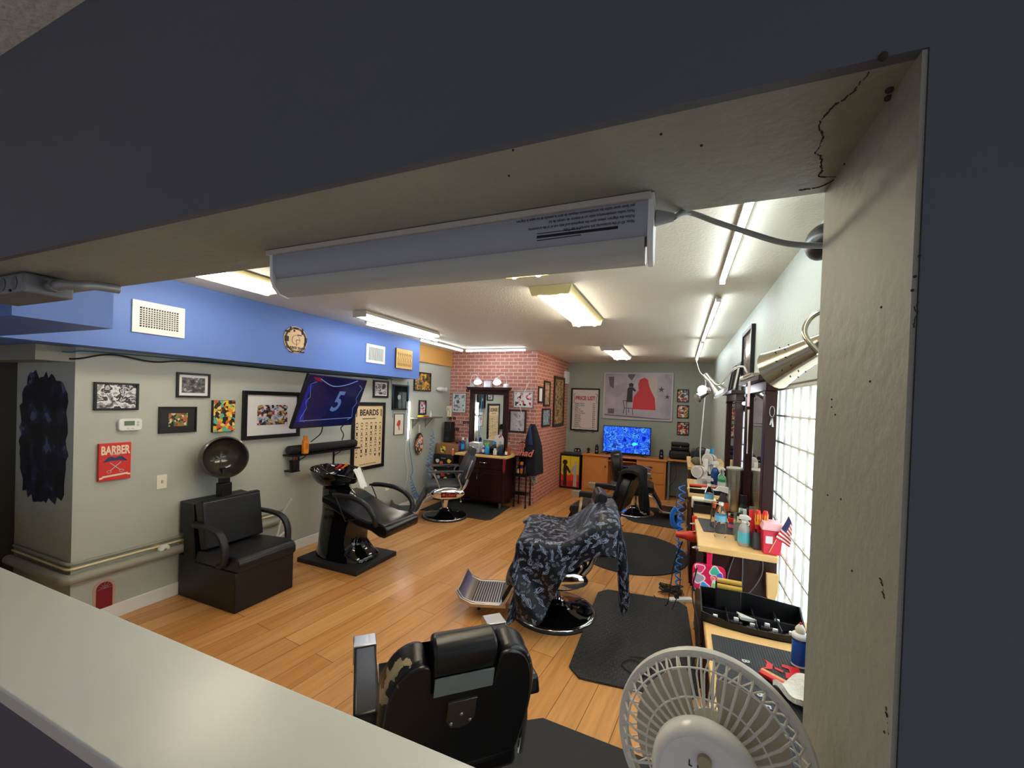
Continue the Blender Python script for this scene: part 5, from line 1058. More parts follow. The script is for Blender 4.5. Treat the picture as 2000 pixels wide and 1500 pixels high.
bottle('tall_bottle', 'purple bottle with dark cap at the left end of the cabinet top', cx_(897), 5.72, zc, .028, .17, purp, black)
bottle('aerosol_can', 'blue and white aerosol can at the left of the small drawer tower', cx_(904, 5.70), 5.70, zm, .028, .22, navyb, whiteplastic, .5, band=ltblue)
bottle('clear_bottle', 'clear bottle with pale cap behind the aerosol can', cx_(911, 5.82), 5.84, zm, .03, .20, mat('grey clear', (150, 156, 166), .15), mat('pale cap', (200, 196, 196), .4))
t = thing('drawer_tower', 'small white three drawer tower with clear drawers on the cabinet top', 'drawers', (cx_(929, 5.74), 5.76, zm)); w = .085
obj('frame', MB().box(-w, w, -.07, .07, .145, .155).box(-w, -w + .008, -.07, .07, 0, .145).box(w - .008, w, -.07, .07, 0, .145).box(-w, w, -.07, .07, 0, .006).box(-w, w, -.07, .07, .048, .054).box(-w, w, -.07, .07, .096, .102).box(-w, w, .064, .07, 0, .15), whiteplastic, t)
for k in range(3):
    z = .008 + .048 * k; d_ = obj('drawer', MB().box(-w + .01, w - .01, -.074, .06, z, z + .036), mat('frosted drawer', (170, 176, 184), .25), t, bevel=.002); obj('handle', MB().box(-.012, .012, -.082, -.074, z + .014, z + .020), whiteplastic, d_)
bottle('purple_bottle', 'small purple and white bottle right of the drawer tower', cx_(944.5, 5.66), 5.66, zm, .022, .125, purp, whiteplastic, .4, band=mat('white label', (226, 226, 228), .5))
sprayer('spray_bottle', 'sky blue spray bottle with lime green trigger head', cx_(952, 5.66), 5.66, zm, .036, .175, ltblue, green)
tag(obj('black_bowl', MB().lathe([(.03, 0), (.07, .06), (.075, .09), (.07, .09), (.05, .03), (0, .02)], n=22), black, None, (cx_(960, 5.8), 5.80, zm), smooth=50), 'black bowl behind the sky blue spray bottle', 'bowl')
sprayer('spray_bottle', 'bright blue sprayer standing in the black bowl', cx_(966, 5.84), 5.84, zm + .02, .03, .16, mat('dark sprayer', (30, 34, 44), .3), ltblue)
t = thing('barbicide_jar', 'glass jar of dark teal liquid at the right of the cabinet top', 'jar', (cx_(976, 5.7), 5.74, zm))
obj('jar_body', MB().lathe([(.036, 0), (.038, .01), (.038, .13), (.034, .14)], n=20), mat('teal liquid', (20, 66, 84), .08, coat=.5), t, smooth=50); obj('lid', MB().lathe([(.038, .14), (.038, .155), (.01, .16), (.008, .20), (0, .20)], n=20), steel, t, smooth=40)
bottle('white_bottle', 'squat white bottle with printed square in front of the jar', cx_(967, 5.62), 5.62, zm, .028, .10, mat('cream white bottle', (222, 220, 206), .4), mat('cream white bottle', (222, 220, 206), .4), .6)
t = thing('patterned_mitt', 'large white and red patterned fan shaped piece behind the jar', 'decoration', (cx_(974, 5.9), 5.92, zm))
obj('blade', MB().prism([(-.06, 0), (.06, 0), (.075, .10), (.075, .22), (.05, .27), (0, .285), (-.05, .27), (-.085, .22), (-.075, .1)], -.012, .012), art('mitt pattern', [(226, 220, 220), (220, 216, 214), (196, 90, 100), (90, 88, 96), (230, 226, 224)], 22, 3.8), t, bevel=.004)
bottle('amber_bottle', 'tall amber bottle at the far right of the cabinet top', cx_(994, 5.76), 5.76, zc, .026, .20, amber, mat('silver cap', (200, 200, 204), .3, metal=.8), .6)
bottle('lotion_bottle', 'small bottle with pale label beside the tall amber bottle', cx_(989, 5.68), 5.68, zc, .02, .12, mat('brown glass', (70, 40, 34), .2), black, .5, band=MATS['white label'])
t = thing('wood_crate', 'light wooden box with a yellow sticker standing on the sticker covered drawers', 'box', (-3.44, 5.86, .741))
obj('box_body', MB().box(-.20, .20, -.2, .18, 0, .165), mat('tan wood box', (150, 104, 66), .5, var=.15, vscale=10), t, bevel=.003); obj('lid_edge', MB().box(-.205, .205, -.205, .185, .150, .168), mat('tan wood box', (150, 104, 66), .5), t, bevel=.002)
obj('sticker', MB().prism(rrect(.09, .10, .02, -.07, .075), -.203, -.2005), art('yellow sticker', [(226, 206, 60), (60, 70, 50), (200, 210, 90)], 30, 1.7), t)
t = thing('black_speaker', 'tall black tower speaker on the wooden box in the corner', 'speaker', (-3.555, 5.90, .912))
obj('cabinet', MB().prism([(-.06, 0), (.075, 0), (.065, .34), (-.055, .34)], -.07, .07), black, t, bevel=.006); obj('driver', MB().prism(disc((.005, .06), .038, 20), -.073, -.0705), mat('speaker cone', (50, 52, 60), .3), t); obj('slot', MB().box(-.03, .035, -.0725, -.0705, .19, .20).box(-.03, .035, -.0725, -.0705, .24, .245), greyleather, t)
tag(obj('tangled_cloths', MB().ball((0, 0, .03), (.07, .05, .03)).ball((.07, .02, .025), (.05, .04, .025)), mat('brown cloth', (84, 50, 44), .8, bump=.8, bscale=60), None, (-3.34, 5.84, .912), smooth=80), 'small brown heap on the wooden box beside the tower speaker', 'cloth')
bottle('orange_tube', 'orange and white tube in front of the wooden box', -3.30, 5.615, .741, .016, .11, mat('orange white tube', (226, 130, 90), .4), whiteplastic, .6)
# cream sketch canvas in the corner
p = at(870, 803, Y=6.0); o = thing('sketch_canvas', 'square cream canvas with a bottle drawing, set across the corner by the brick', 'picture', (p.x, 6.02, p.z), .25)
obj('canvas', MB().box(-.105, .105, -.02, .0, -.09, .09), mat('cream canvas', (226, 216, 184), .6), o)
obj('bottle_drawing', MB().tube([(.02, -.021, -.07), (.02, -.021, 0), (.035, -.021, .02), (.035, -.021, .055), (.055, -.021, .055), (.055, -.021, .02), (.07, -.021, 0), (.07, -.021, -.07)], .003, 5, closed=True).tube(smoothpath([(-.08, -.021, -.06), (-.05, -.021, 0), (-.07, -.021, .03), (-.03, -.021, .06)], 5), .002, 5), ink, o)
# rolling cart with bottles, sign
t = thing('rolling_cart', 'slim black rolling cart right of the mahogany cabinet', 'cart', (-2.225, 5.93, 0)); hw_, hd_ = .095, .10
for sx_ in (-1, 1):
    for sy_ in (-1, 1):
        obj('post', MB().box(sx_ * hw_ - .008, sx_ * hw_ + .008, sy_ * hd_ - .008, sy_ * hd_ + .008, .05, .79), blackm, t); obj('caster', MB().cyl((sx_ * hw_ - .01, sy_ * hd_, .026), (sx_ * hw_ + .01, sy_ * hd_, .026), .024, n=12), black, t)
for z in (.20, .48, .78):
    obj('shelf', MB().box(-hw_, hw_, -hd_, hd_, z, z + .008).box(-hw_, hw_, -hd_ - .004, -hd_, z, z + (.05 if z < .7 else .02)), blackm, t)
obj('side_panel', MB().box(-hw_ + .01, hw_ - .01, hd_ - .004, hd_, .49, .78), blackm, t)
bottle('orange_capped_can', 'aerosol can with orange cap and blue label on the rolling cart', -2.235, 5.90, .488, .026, .21, navyb, mat('orange cap', (236, 130, 30), .35), .9, band=mat('orange can band', (220, 120, 40), .4), cap_h=.22)
bottle('cart_bottle', 'small pinkish white bottle left of the orange capped can', -2.285, 5.88, .488, .018, .10, mat('pinkish white', (206, 170, 160), .4), whiteplastic, .5)
bottle('cart_bottle', 'dark bottle at the left end of the rolling cart shelf', -2.312, 5.95, .488, .016, .15, mat('dark bottle', (46, 46, 50), .25), black, .4)
bottle('cart_bottle', 'dark grey bottle right of the orange capped can', -2.175, 5.90, .488, .02, .17, mat('grey bottle', (70, 72, 70), .25), black, .4)
t = thing('name_sign', 'pink barber emblem sign with the script name Chad on top of the rolling cart', 'sign', (at(1020, 870, Y=5.86).x, 5.87, .789))
pk = mat('salmon sign', (226, 128, 106), .45)
text('name_lettering', 'Chad', .15, mat('dark sign edge', (60, 40, 44), .5), t, (0, .004, .05), bold=.05, shear=.35, depth=.003); text('name_lettering', 'Chad', .15, pk, t, (0, -.003, .05), bold=.02, shear=.35, depth=.003)
em = [((.058 if i % 2 else .047) * math.cos(a), .17 + (.066 if i % 2 else .054) * math.sin(a)) for i, a in enumerate([2 * PI * k / 20 for k in range(20)])]
obj('emblem', MB().prism(em, -.004, .006), mat('dark sign edge', (60, 40, 44), .5), t); obj('emblem_face', MB().prism([(x * .85, .17 + (z - .17) * .85) for x, z in em], -.0065, -.004), pk, t)
obj('emblem_marks', MB().tube([(.022 * math.cos(a), -.008, .165 + .026 * math.sin(a)) for a in [2 * PI * k / 16 for k in range(16)]], .004, 6, closed=True).bar((0, -.0075, .15), (0, -.0075, .185), .008, .002, (0, 1, 0)).prism([(-.034, .205), (.034, .205), (.03, .225), (-.03, .225)], -.0095, -.0065), MATS['dark sign edge'], t)
obj('stand', MB().box(-.05, .05, -.01, .02, 0, .006), black, t)
tag(obj('red_towel', MB().sheet(lambda u, v: (.05 * (v - .5) * (1 - .3 * u) + .006 * math.sin(v * 15 + u * 4), -.012 + .006 * math.sin(v * 11), -.21 * u * (1 - .3 * abs(v - .5))), 12, 10, .004), mat('wine red cloth', (140, 30, 60), .8), None, (at(986, 905, Y=5.52).x, 5.505, .775), smooth=80), 'wine red cloth hanging from the right front corner of the cabinet top', 'cloth')
# jacket on the brick corner
Pj = at(1047, 900, Y=5.95)
def jack(u, v):
    w = .03 + .075 * min(1, u * 2.2) ** .8; a = (v - .5) * 2
    return (w * math.sin(a * 2.6) * 1.0 + .012 * math.sin(a * 12) * u + .03 * u, -.075 * math.cos(a * 2.6) * min(1, .4 + u) + .01 * math.sin(a * 17 + u * 3) * u, -.80 * u * (1 - .10 * abs(a)))
pj = at(1040, 828, Y=6.0)
o = thing('hanging_jacket', 'dark navy jacket hanging at the corner of the brick wall', 'jacket', (-2.115, 6.0, pj.z))
obj('jacket_body', MB().sheet(jack, 26, 30, .01, Matrix.Diagonal((1.35, 1.0, 1.0, 1))), mat('black navy jacket', (22, 24, 34), .7, bump=.3, bscale=30), o, smooth=80)
obj('lining', MB().sheet(lambda u, v: (-.025 + .05 * v * (.4 + u), -.085 - .01 * math.sin(v * 4), -.02 - .30 * u), 8, 6, .004), mat('blue lining', (24, 44, 104), .6), o, smooth=80)
obj('striped_tassel', MB().sheet(lambda u, v: (-.01 + .09 * v + .04 * u, -.04 + .012 * math.sin(v * 20), -.74 - .17 * u), 6, 16, .004), art('striped cloth', [(30, 30, 34), (210, 206, 200)], 60, 1, (3, 3, .5), kind='noise'), o, smooth=80)
obj('hook', MB().cyl((0.012, .0, .0), (.03, .0, .01), .006), steel, o)
# ---------------------------------------------------------------- desk and things at the back wall
oak = mat('honey oak', (206, 134, 70), .4, var=.12, vscale=12)
t = thing('desk', 'honey coloured wooden desk with drawers under the large blue screen', 'desk', (-.92, 7.76, 0))
hw_, hd_, zt = .73, .225, .70
# the front edge and top were read off the photograph
obj('desk_top', MB().box(-hw_ - .02, hw_ + .02, -hd_ - .02, hd_, zt - .028, zt), oak, t, bevel=.004)
obj('cabinet_left', MB().box(-hw_, -.26, -hd_ + .012, hd_ - .01, 0.001, zt - .028), oak, t, bevel=.003)
obj('cabinet_right', MB().box(.24, hw_, -hd_ + .012, hd_ - .01, 0.001, zt - .028), oak, t, bevel=.003)
d_ = obj('door', MB().box(-hw_ + .03, -.28, -hd_, -hd_ + .012, .06, zt - .05).box(-hw_ + .09, -.34, -hd_ - .004, -hd_, .12, zt - .11), oak, t, bevel=.002); obj('handle', MB().box(-.31, -.295, -hd_ - .02, -hd_, .47, .51), black, d_)
for z0, z1 in ((.47, .645), (.27, .455), (.06, .255)):
    d_ = obj('drawer', MB().box(.27, hw_ - .03, -hd_, -hd_ + .012, z0, z1), oak, t, bevel=.002); obj('handle', MB().box(.45, .51, -hd_ - .02, -hd_, (z0 + z1) / 2 - .006, (z0 + z1) / 2 + .008), black, d_)
obj('keyboard_tray', MB().box(-.255, .235, -hd_ + .02, hd_ - .04, .60, .615), oak, t, bevel=.002)
obj('back_panel', MB().box(-.26, .24, hd_ - .03, hd_ - .015, .18, zt - .03), mat('dark oak', (150, 92, 46), .5), t)
ztop = zt + .001
ctr = [at(1177.7, 830.7, Y=7.72), at(1272, 835.5, Y=7.72), at(1270.5, 889.6, Y=7.72), at(1176.4, 883.5, Y=7.72)]
c = sum(ctr, Vector()) / 4; W_ = (ctr[1].x - ctr[0].x + ctr[2].x - ctr[3].x) / 2; H_ = (ctr[0].z + ctr[1].z - ctr[2].z - ctr[3].z) / 2
print('desk tv', c, W_, H_)
t = thing('television', 'large flat television on the wooden desk showing a bright blue coral reef', 'television', (c.x, 7.72, c.z), math.radians(-3))
obj('bezel', MB().box(-W_ / 2, W_ / 2, 0, .035, -H_ / 2, H_ / 2), black, t, bevel=.003)
reef = art('blue coral reef', [(4, 8, 70), (6, 18, 130), (10, 40, 190), (30, 90, 230), (6, 16, 110), (60, 130, 240), (6, 14, 90), (30, 80, 220)], 9, 2.3, kind='smooth', emit=.6, rough=.2, detail=4)
obj('screen', MB().box(-W_ / 2 + .014, W_ / 2 - .014, -.003, -.0005, -H_ / 2 + .02, H_ / 2 - .012), reef, t)
obj('fish', MB().prism([(.10, -.06), (.13, -.035), (.16, -.03), (.19, -.05), (.20, -.02), (.205, -.08), (.19, -.07), (.15, -.09), (.12, -.085)], -.0045, -.003), mat('turquoise fish', (60, 190, 190), .4, emit=.6), t)
for s in (-1, 1): obj('foot', MB().bar((s * W_ * .36, .018, -H_ / 2 + .005), (s * W_ * .40, -.08, ztop - c.z + .006), .02, .01).bar((s * W_ * .36, .018, -H_ / 2 + .005), (s * W_ * .33, .10, ztop - c.z + .006), .02, .01), black, t)
def DX(x, Y=7.66): return at(x, 880, Y=Y).x
for x, lb_ in ((1166, 'small dark desk speaker left of the blue screen'), (1292, 'small dark desk speaker right of the blue screen')):
    t = thing('desk_speaker', lb_, 'speaker', (DX(x), 7.64, ztop), 0, 'desk speakers')
    obj('shell', MB().loft([[(.038 * k * math.cos(a), .035 * math.sin(a), z) for a in [2 * PI * i / 16 for i in range(16)]] for z, k in ((0, 1.0), (.02, 1.0), (.08, .95), (.14, .85), (.165, .6), (.172, .2))]), black, t, smooth=60)
    for z, r in ((.055, .020), (.11, .014)): obj('driver', MB().ball((0, -.026, z), (r, .012, r), 14, 8), mat('silver cone', (170, 172, 178), .3, metal=.6), t, smooth=80)
t = thing('desk_clock', 'low dark rounded clock with two pale lights at the left end of the desk', 'clock', (DX(1127), 7.70, ztop))
obj('body', MB().prism([(-.065, 0), (.065, 0), (.06, .045), (.04, .07), (-.04, .07), (-.06, .045)], -.03, .03), black, t, bevel=.006)
for s in (-1, 1): obj('dial', MB().prism(disc((s * .028, .032), .014, 16), -.032, -.030), mat('pale dial', (190, 196, 200), .3), t)
t = thing('webcam', 'small round black camera on a foot, between the desk clock and the left desk speaker', 'camera', (DX(1149), 7.68, ztop))
obj('foot', MB().lathe([(.034, 0), (.03, .018), (.012, .03), (.012, .04)], n=16), black, t, smooth=50); obj('ball', MB().ball((0, 0, .068), .032, 16, 10), black, t, smooth=80)
t = thing('yellow_cabinet', 'black framed cabinet front painted yellow and red with two silhouettes, left of the desk', 'cabinet', (-1.865, 7.77, 0))
obj('case', MB().box(-.225, .165, -.17, .18, 0.001, .66), black, t, bevel=.004)
yw = mat('yellow paint', (232, 206, 50), .45); rd = mat('orange red paint', (222, 74, 40), .45)
for x0, x1 in ((-.20, -.025), (-.021, .145)):
    d_ = obj('door', MB().box(x0, x1, -.180, -.1705, .04, .62), yw, t)
    n_ = 8; wv = [(x0 + (x1 - x0) * i / n_, .27 + .02 * math.sin(i * 1.3 + x0 * 20)) for i in range(n_ + 1)]
    obj('lower_colour', MB().prism([(x0, .04)] + [(x1, .04)] + wv[::-1], -.1815, -.180), rd, d_)
    obj('lower_band', MB().prism([(x0, .04), (x1, .04), (x1, .15), (x0, .16)], -.183, -.1815), mat('deep red paint', (190, 40, 40), .45), d_)
def figure(name, cx, m, s, hair):
    q = [(0, .05), (.05, .05), (.045, .22), (.05, .36), (.10 * 1, .30), (.125, .30), (.13, .32), (.07, .42), (.03, .45), (.02, .47)]
    poly = [(cx + s * x * .9, z) for x, z in q] + [(cx + s * (-.005), .47)] + [(cx - s * .02, .44), (cx - s * .03, .36), (cx - s * .02, .22), (cx - s * .02, .05)]
    obj(name, MB().prism(poly, -.1855, -.183).prism(disc((cx + s * .004, .50), hair, 16), -.1855, -.183), m, t)
figure('dark_silhouette', -.13, mat('dark brown paint', (50, 36, 34), .5), 1, .048)
figure('pale_silhouette', .085, mat('pale grey paint', (190, 180, 176), .5), -1, .030)
t = thing('black_case', 'upper hard black case, stacked on a rounder one near the back right corner', 'case', (-.10 + .02, 7.72, .90), .05)
p = at(1328, 880, Y=7.70); t.location.x = p.x
zc0 = .72
obj('lower_shell', MB().box(-.145, .145, -.10, .12, 0, .07), black, t, bevel=.02, seg=3); obj('upper_shell', MB().box(-.145, .145, -.10, .12, .072, .135), black, t, bevel=.02, seg=3); obj('latch', MB().box(-.012, .012, -.106, -.10, .055, .08), steel, t)
t.location.z = zc0 + .152
tag(obj('round_black_case', MB().box(-.175, .175, -.13, .13, 0, .15), mat('soft black case', (22, 22, 24), .6), None, (p.x, 7.70, zc0), bevel=.05, seg=4), 'rounded black case beneath the hard case near the back right corner', 'case')
t = thing('side_table', 'low grey table at the back wall carrying the stacked black cases', 'table', (p.x, 7.74, 0))
obj('table_top', MB().box(-.19, .19, -.18, .18, zc0 - .03, zc0 - .001), oak, t, bevel=.003)
for sx_ in (-1, 1):
    for sy_ in (-1, 1): obj('leg', MB().box(sx_ * .165 - .015, sx_ * .165 + .015, sy_ * .15 - .015, sy_ * .15 + .015, 0.001, zc0 - .031), mat('grey panel paint', (112, 116, 118), .5), t)
obj('modesty_panel', MB().box(-.14, .14, .10, .115, .03, zc0 - .03), mat('grey panel paint', (112, 116, 118), .5), t)
tag(cable('dangling_cable', [(p.x - .09, 7.54, .70), (p.x - .05, 7.5, .55), (p.x - .06, 7.5, .40), (p.x - .15, 7.5, .26)], .005, cordblack), 'thin black cord hanging beside the desk at the back', 'cord')
# ---------------------------------------------------------------- right hand stations
def station(label, y0, y1, z, x0=.12, tiers=(), drawers=True, near_panel=True):
    t = thing('barber_station', label, 'cabinet', ((x0 + .50) / 2, (y0 + y1) / 2, 0)); a = (y1 - y0) / 2; b = (.50 - x0) / 2
    obj('carcass', MB().box(-b + .045, b, -a + .02, a - .02, .05, z - .035), mahog, t, bevel=.003)
    obj('plinth', MB().box(-b + .07, b, -a + .04, a - .04, 0.001, .05), black, t)
    obj('worktop', MB().box(-b, b, -a, a, z - .035, z), pine, t, bevel=.004)
    k = 3
    for i in range(k):
        h = (z - .12) / k; dd = obj('drawer', MB().box(-b + .03, -b + .045, -a + .035, a - .035, .065 + i * h, .055 + (i + 1) * h), mahog, t, bevel=.002)
        obj('handle', MB().cyl((-b + .012, -.05, .065 + (i + .6) * h), (-b + .012, .05, .065 + (i + .6) * h), .005, n=8), steel, dd)
    return t
za, zb_, zc_ = .88, .88, .84
station('mahogany barber station with light wood top, second from the opening, holding the water bottles', 2.49, 3.36, za)
station('mahogany barber station with a light wood top beyond the two water bottles', 3.95, 4.72, zb_, .095)
station('farthest mahogany barber station, beyond the white hair dryers', 4.78, 5.75, 1.0, .10)
t = station('nearest mahogany barber station under the black clipper tray', .98, 1.86, .845, .112)
def wall_mirror(label, y0, y1, z0, z1):
    t = thing('station_mirror', label, 'mirror', (.50, (y0 + y1) / 2, z0), -PI / 2); a = (y1 - y0) / 2; h = z1 - z0; s = .075
    # local x runs along the wall towards the camera, -y comes out into the room
    obj('near_post', MB().box(a - s, a, -.058, .0, 0, h - .09).box(a - s - .006, a + .006, -.064, .0, h - .11, h - .09), mahog, t, bevel=.004)
    obj('far_post', MB().box(-a, -a + s, -.058, .0, 0, h - .09).box(-a - .006, -a + s + .006, -.064, .0, h - .11, h - .09), mahog, t, bevel=.004)
    obj('crown', MB().prism([(-a - .02, h - .03), (a + .02, h - .03), (a + .035, h), (-a - .035, h)], -.10, 0).box(-a, a, -.058, 0, h - .09, h - .03), mahog, t, bevel=.003)
    obj('bottom_rail', MB().box(-a + s, a - s, -.045, 0, 0, .06), mahog, t, bevel=.003)
    obj('glass', MB().box(-a + s, a - s, -.034, -.030, .06, h - .09), MATS['mirror glass'], t)
    obj('backing', MB().box(-a + s, a - s, -.029, -.001, .06, h - .09), mahog, t)
    return t
wall_mirror('mahogany framed mirror on the station with the water bottles', 2.66, 3.44, za + .001, 1.84)
wall_mirror('mahogany framed mirror farther along, behind the white hair dryers', 3.97, 4.76, zb_ + .001, 1.80)
# pictures high on the right wall
picture('R', ((1455, 667), (1475, 620), (1475, 738), (1455, 742)), 'large dark framed picture high on the right wall above the mirrors', art('dark glass picture', [(90, 70, 60), (130, 110, 100), (176, 166, 156), (80, 60, 54)], 3, 1.9, kind='smooth', rough=.08), .03, .03)
for i, (x0, x1, y0, y1, lb_) in enumerate(((1427, 1437, 712, 748, 'smaller framed picture leaning on the top of the far mirror'), (1439, 1450, 705, 744, 'framed picture with pale print leaning on the near end of the far mirror top'))):
    p0 = at(x0, y0, X=.44); p1 = at(x1, y0, X=.44); y_ = min(4.75 - .35 * i, max(p1.y, 4.0)); w = .14; hgt = .26
    t = thing('leaning_frame', lb_, 'picture', (.46, 4.62 - .38 * i, 1.8015), -PI / 2)
    T = Matrix.Rotation(math.radians(-9), 4, 'X')
    obj('frame', MB().box(-w, w, -.016, 0, 0, .02, T).box(-w, w, -.016, 0, hgt - .02, hgt, T).box(-w, -w + .02, -.016, 0, .02, hgt - .02, T).box(w - .02, w, -.016, 0, .02, hgt - .02, T), frameblk, t)
    obj('print', MB().box(-w + .02, w - .02, -.008, -.002, .02, hgt - .02, T), mat('pale leaning print', (196, 196, 186), .3) if i else mat('dark leaning print', (30, 30, 30), .2), t)
p = at(1447, 788, X=.47)
t = thing('short_tube_light', 'short bright tube fixed horizontally on the wall between the two station mirrors', 'light', (.515, 3.66, p.z), -PI / 2)
obj('housing', MB().box(-.17, .17, -.02, 0, -.018, .018), whiteplastic, t); obj('tube', MB().cyl((-.165, -.032, 0), (.165, -.032, 0), .013, n=12), cool, t)
# brass and steel lamps
brass = mat('brushed brass steel', (178, 170, 150), .22, metal=1, bump=.02, bscale=200)
def lamp(name, label, loc, dirv, L, r0, r1, m, bulb_on, arm, holes=True):
    t = thing(name, label, 'lamp', loc); d = Vector(dirv).normalized(); T = d.to_track_quat('Z', 'Y').to_matrix().to_4x4()
    prof = [(r0 * .7, -L), (r0, -L * .97), (r0 * 1.1, -L * .62), (r1 * .72, -L * .25), (r1 * .93, -L * .05), (r1, 0), (r1 - .003, -.001), (r1 * .9, -L * .06), (r1 * .66, -L * .25), (r0 * .9, -L * .6)]
    obj('shade', MB().lathe(prof, (0, 0, 0), 36, T), m, t, smooth=50)
    if bulb_on: obj('bulb', MB().ball((0, 0, -L * .22), (r1 * .55, r1 * .55, r1 * .5), 16, 10, T), bulb, t, smooth=80)
    else: obj('bulb', MB().ball((0, 0, -L * .3), (r1 * .5, r1 * .5, r1 * .45), 16, 10, T), mat('unlit bulb', (220, 218, 210), .3), t, smooth=80)
    if holes:
        hm = MB()
        for k in range(10):
            a = 2 * PI * k / 10
            for zz_, rr_ in ((-L * .18, r1 * .82), (-L * .27, r1 * .74)): hm.ball((rr_ * math.cos(a), rr_ * math.sin(a), zz_), .0022, 6, 4, T)
        obj('vent_holes', hm, mat('dark hole', (20, 18, 16), .8), t)
    obj('gooseneck', MB().tube(smoothpath([Vector(p_) - Vector(loc) for p_ in arm], 8), .008, 10), m, t, smooth=80)
    return t
la = (.405, 2.02, 1.80)
mouth = at(1511, 723, Y=1.66); back_ = at(1640, 657, Y=1.50)
dv = (mouth - back_).normalized()
lamp('gooseneck_lamp', 'large brass coloured cone lamp reaching out beside the jamb', tuple(mouth), tuple(dv), .33, .03, .070, brass, False, [at(1600, 690, Y=1.47), at(1572, 655, Y=1.5), at(1580, 625, Y=1.52), at(1608, 608, Y=1.52), at(1640, 615, Y=1.52), (.50, 1.52, 1.83)])
m1 = at(1408, 768, Y=3.55)
lamp('gooseneck_lamp', 'steel cone lamp pointing down in front of the mirrors, brightly lit inside', tuple(m1), tuple((at(1414, 768, Y=3.5) - at(1388, 738, Y=3.55)).normalized()), .20, .022, .062, steel, True, [at(1390, 742, Y=3.55), at(1405, 752, Y=3.5), at(1432, 722, Y=3.5), at(1450, 716, Y=3.45), at(1457, 724, Y=3.4), (.46, 3.40, 1.845)])
m2 = at(1362, 778, Y=4.45)
lamp('gooseneck_lamp', 'small steel cone lamp pointing left, farthest of the lamps at the stations', tuple(m2), tuple((at(1360, 779, Y=4.4) - at(1388, 764, Y=4.5)).normalized()), .16, .02, .05, steel, False, [at(1385, 768, Y=4.5), at(1389, 762, Y=4.5), (.41, 4.5, 1.77)])
t = thing('small_lit_bulb', 'round bright bulb in a steel clip lamp beside the farthest cone lamp', 'lamp', tuple(at(1372, 762, Y=4.5)))
obj('bulb', MB().ball((0, 0, 0), .045, 18, 12), bulb, t, smooth=80); obj('holder', MB().tube(smoothpath([(.035, 0, .0), (.08, 0, -.005), (.10, 0, -.01), (.14, 0, -.02)], 5), [.03] * 6 + [.02] * 10, 12), steel, t, smooth=60)
tag(cable('tube_power_cable', [(.21, 7.20, 2.40), (.24, 6.4, 2.15), (.26, 5.2, 1.95), (.24, 4.95, 1.6), (.22, 4.90, 1.2), (.23, 4.88, 1.02)], .006, cordwhite), 'long white cord hanging from the farthest ceiling tube past the lamps', 'cord')
# folded note, tweezers and trimmings on the near mirror crown
crz = 1.8415
tag(obj('crown_papers', MB().box(-.05, .05, -.25, .25, 0, .008).box(-.045, .05, -.18, .2, .009, .018).box(-.05, .04, -.1, .22, .019, .03), mat('grey folded cloth', (150, 146, 136), .8, bump=.5, bscale=50), None, (.445, 3.02, crz)), 'pile of grey folded cloth along the top of the nearer station mirror', 'cloth')
tag(obj('white_box_clip', MB().ball((0, 0, .02), (.035, .05, .02)), whiteplastic, None, (.42, 3.32, crz), smooth=80), 'small white lump at the far end of the nearer mirror top', 'box')
tag(obj('paper_note', MB().box(-.0015, .0, -.05, .05, 0, .16), mat('white pink note', (226, 210, 220), .6), None, (.398, 2.95, 1.66)), 'white printed note hanging from the crown of the nearer mirror', 'paper')
tag(obj('paper_cone', MB().prism([(-.035, .20), (.035, .20), (.008, 0), (-.004, 0)], -.004, 0, 'x').prism([(-.004, 0), (.008, 0), (.014, -.09), (-.012, -.09)], -.003, .001, 'x'), mat('grey white paper', (206, 210, 206), .5), None, (.42, 3.08, 1.44)), 'thin pale paper cone hanging in front of the nearer mirror glass', 'paper')
t = thing('hanging_tools', 'small steel clips hanging on the near post of the nearer mirror', 'tool', (.475, 2.655, 1.60))
obj('wire_loop', MB().tube([(.012 * math.cos(a), 0, .035 + .03 * math.sin(a)) for a in [2 * PI * k / 14 for k in range(14)]], .002, 5, closed=True), steel, t); obj('clip', MB().bar((0, -.001, 0), (.006, -.001, -.05), .008, .004).bar((0, -.001, 0), (-.008, -.001, -.04), .006, .004), steel, t)
t = thing('ceiling_speaker', 'black rounded speaker on the right wall just behind the jamb', 'speaker', (.49, 1.98, 2.25))
pp = at(1606, 473, X=.48); t.location = pp
obj('body', MB().ball((0, 0, 0), (.055, .09, .065), 20, 12), black, t, smooth=80); obj('bracket', MB().box(0, .039, -.02, .02, -.02, .02), blackm, t)

# ---- things on station with the water bottles (z = .88)
Z = za + .0006
def SP(x, y, z=None): p = at(x, y, Z=z or Z); return p.x, p.y
clear = mat('clear plastic', (236, 242, 246), .04, trans=1, ior=1.2); water = mat('bottle water', (225, 236, 240), .05, trans=.9, ior=1.33)
bluelab = mat('blue bottle label', (120, 190, 226), .4)
def waterbottle(label, x, y, h=.20):
    t = thing('water_bottle', label, 'bottle', (x, y, Z), 0, 'water bottles'); r = .032
    prof = [(r * .85, 0), (r, .006)]
    for k in range(5): prof += [(r, .012 + k * .016), (r * .93, .020 + k * .016)]
    prof += [(r, .095), (r, .135), (r * .97, .14), (r * .8, .165), (r * .42, .183), (r * .38, .19)]
    obj('body', MB().lathe(prof, n=24), clear, t, smooth=40); obj('label_band', MB().lathe([(r * 1.01, .098), (r * 1.01, .132)], n=24), bluelab, t, smooth=60)
    obj('cap', MB().lathe([(r * .42, .19), (r * .42, .205), (r * .38, .207)], n=18), whiteplastic, t, smooth=40); return t
waterbottle('clear water bottle with a blue label, nearest, on the front of the light wood worktop', *SP(1406, 1049))
waterbottle('second clear water bottle, farther back between the cream towel and the dark caddy', *SP(1385, 968, 1.0))
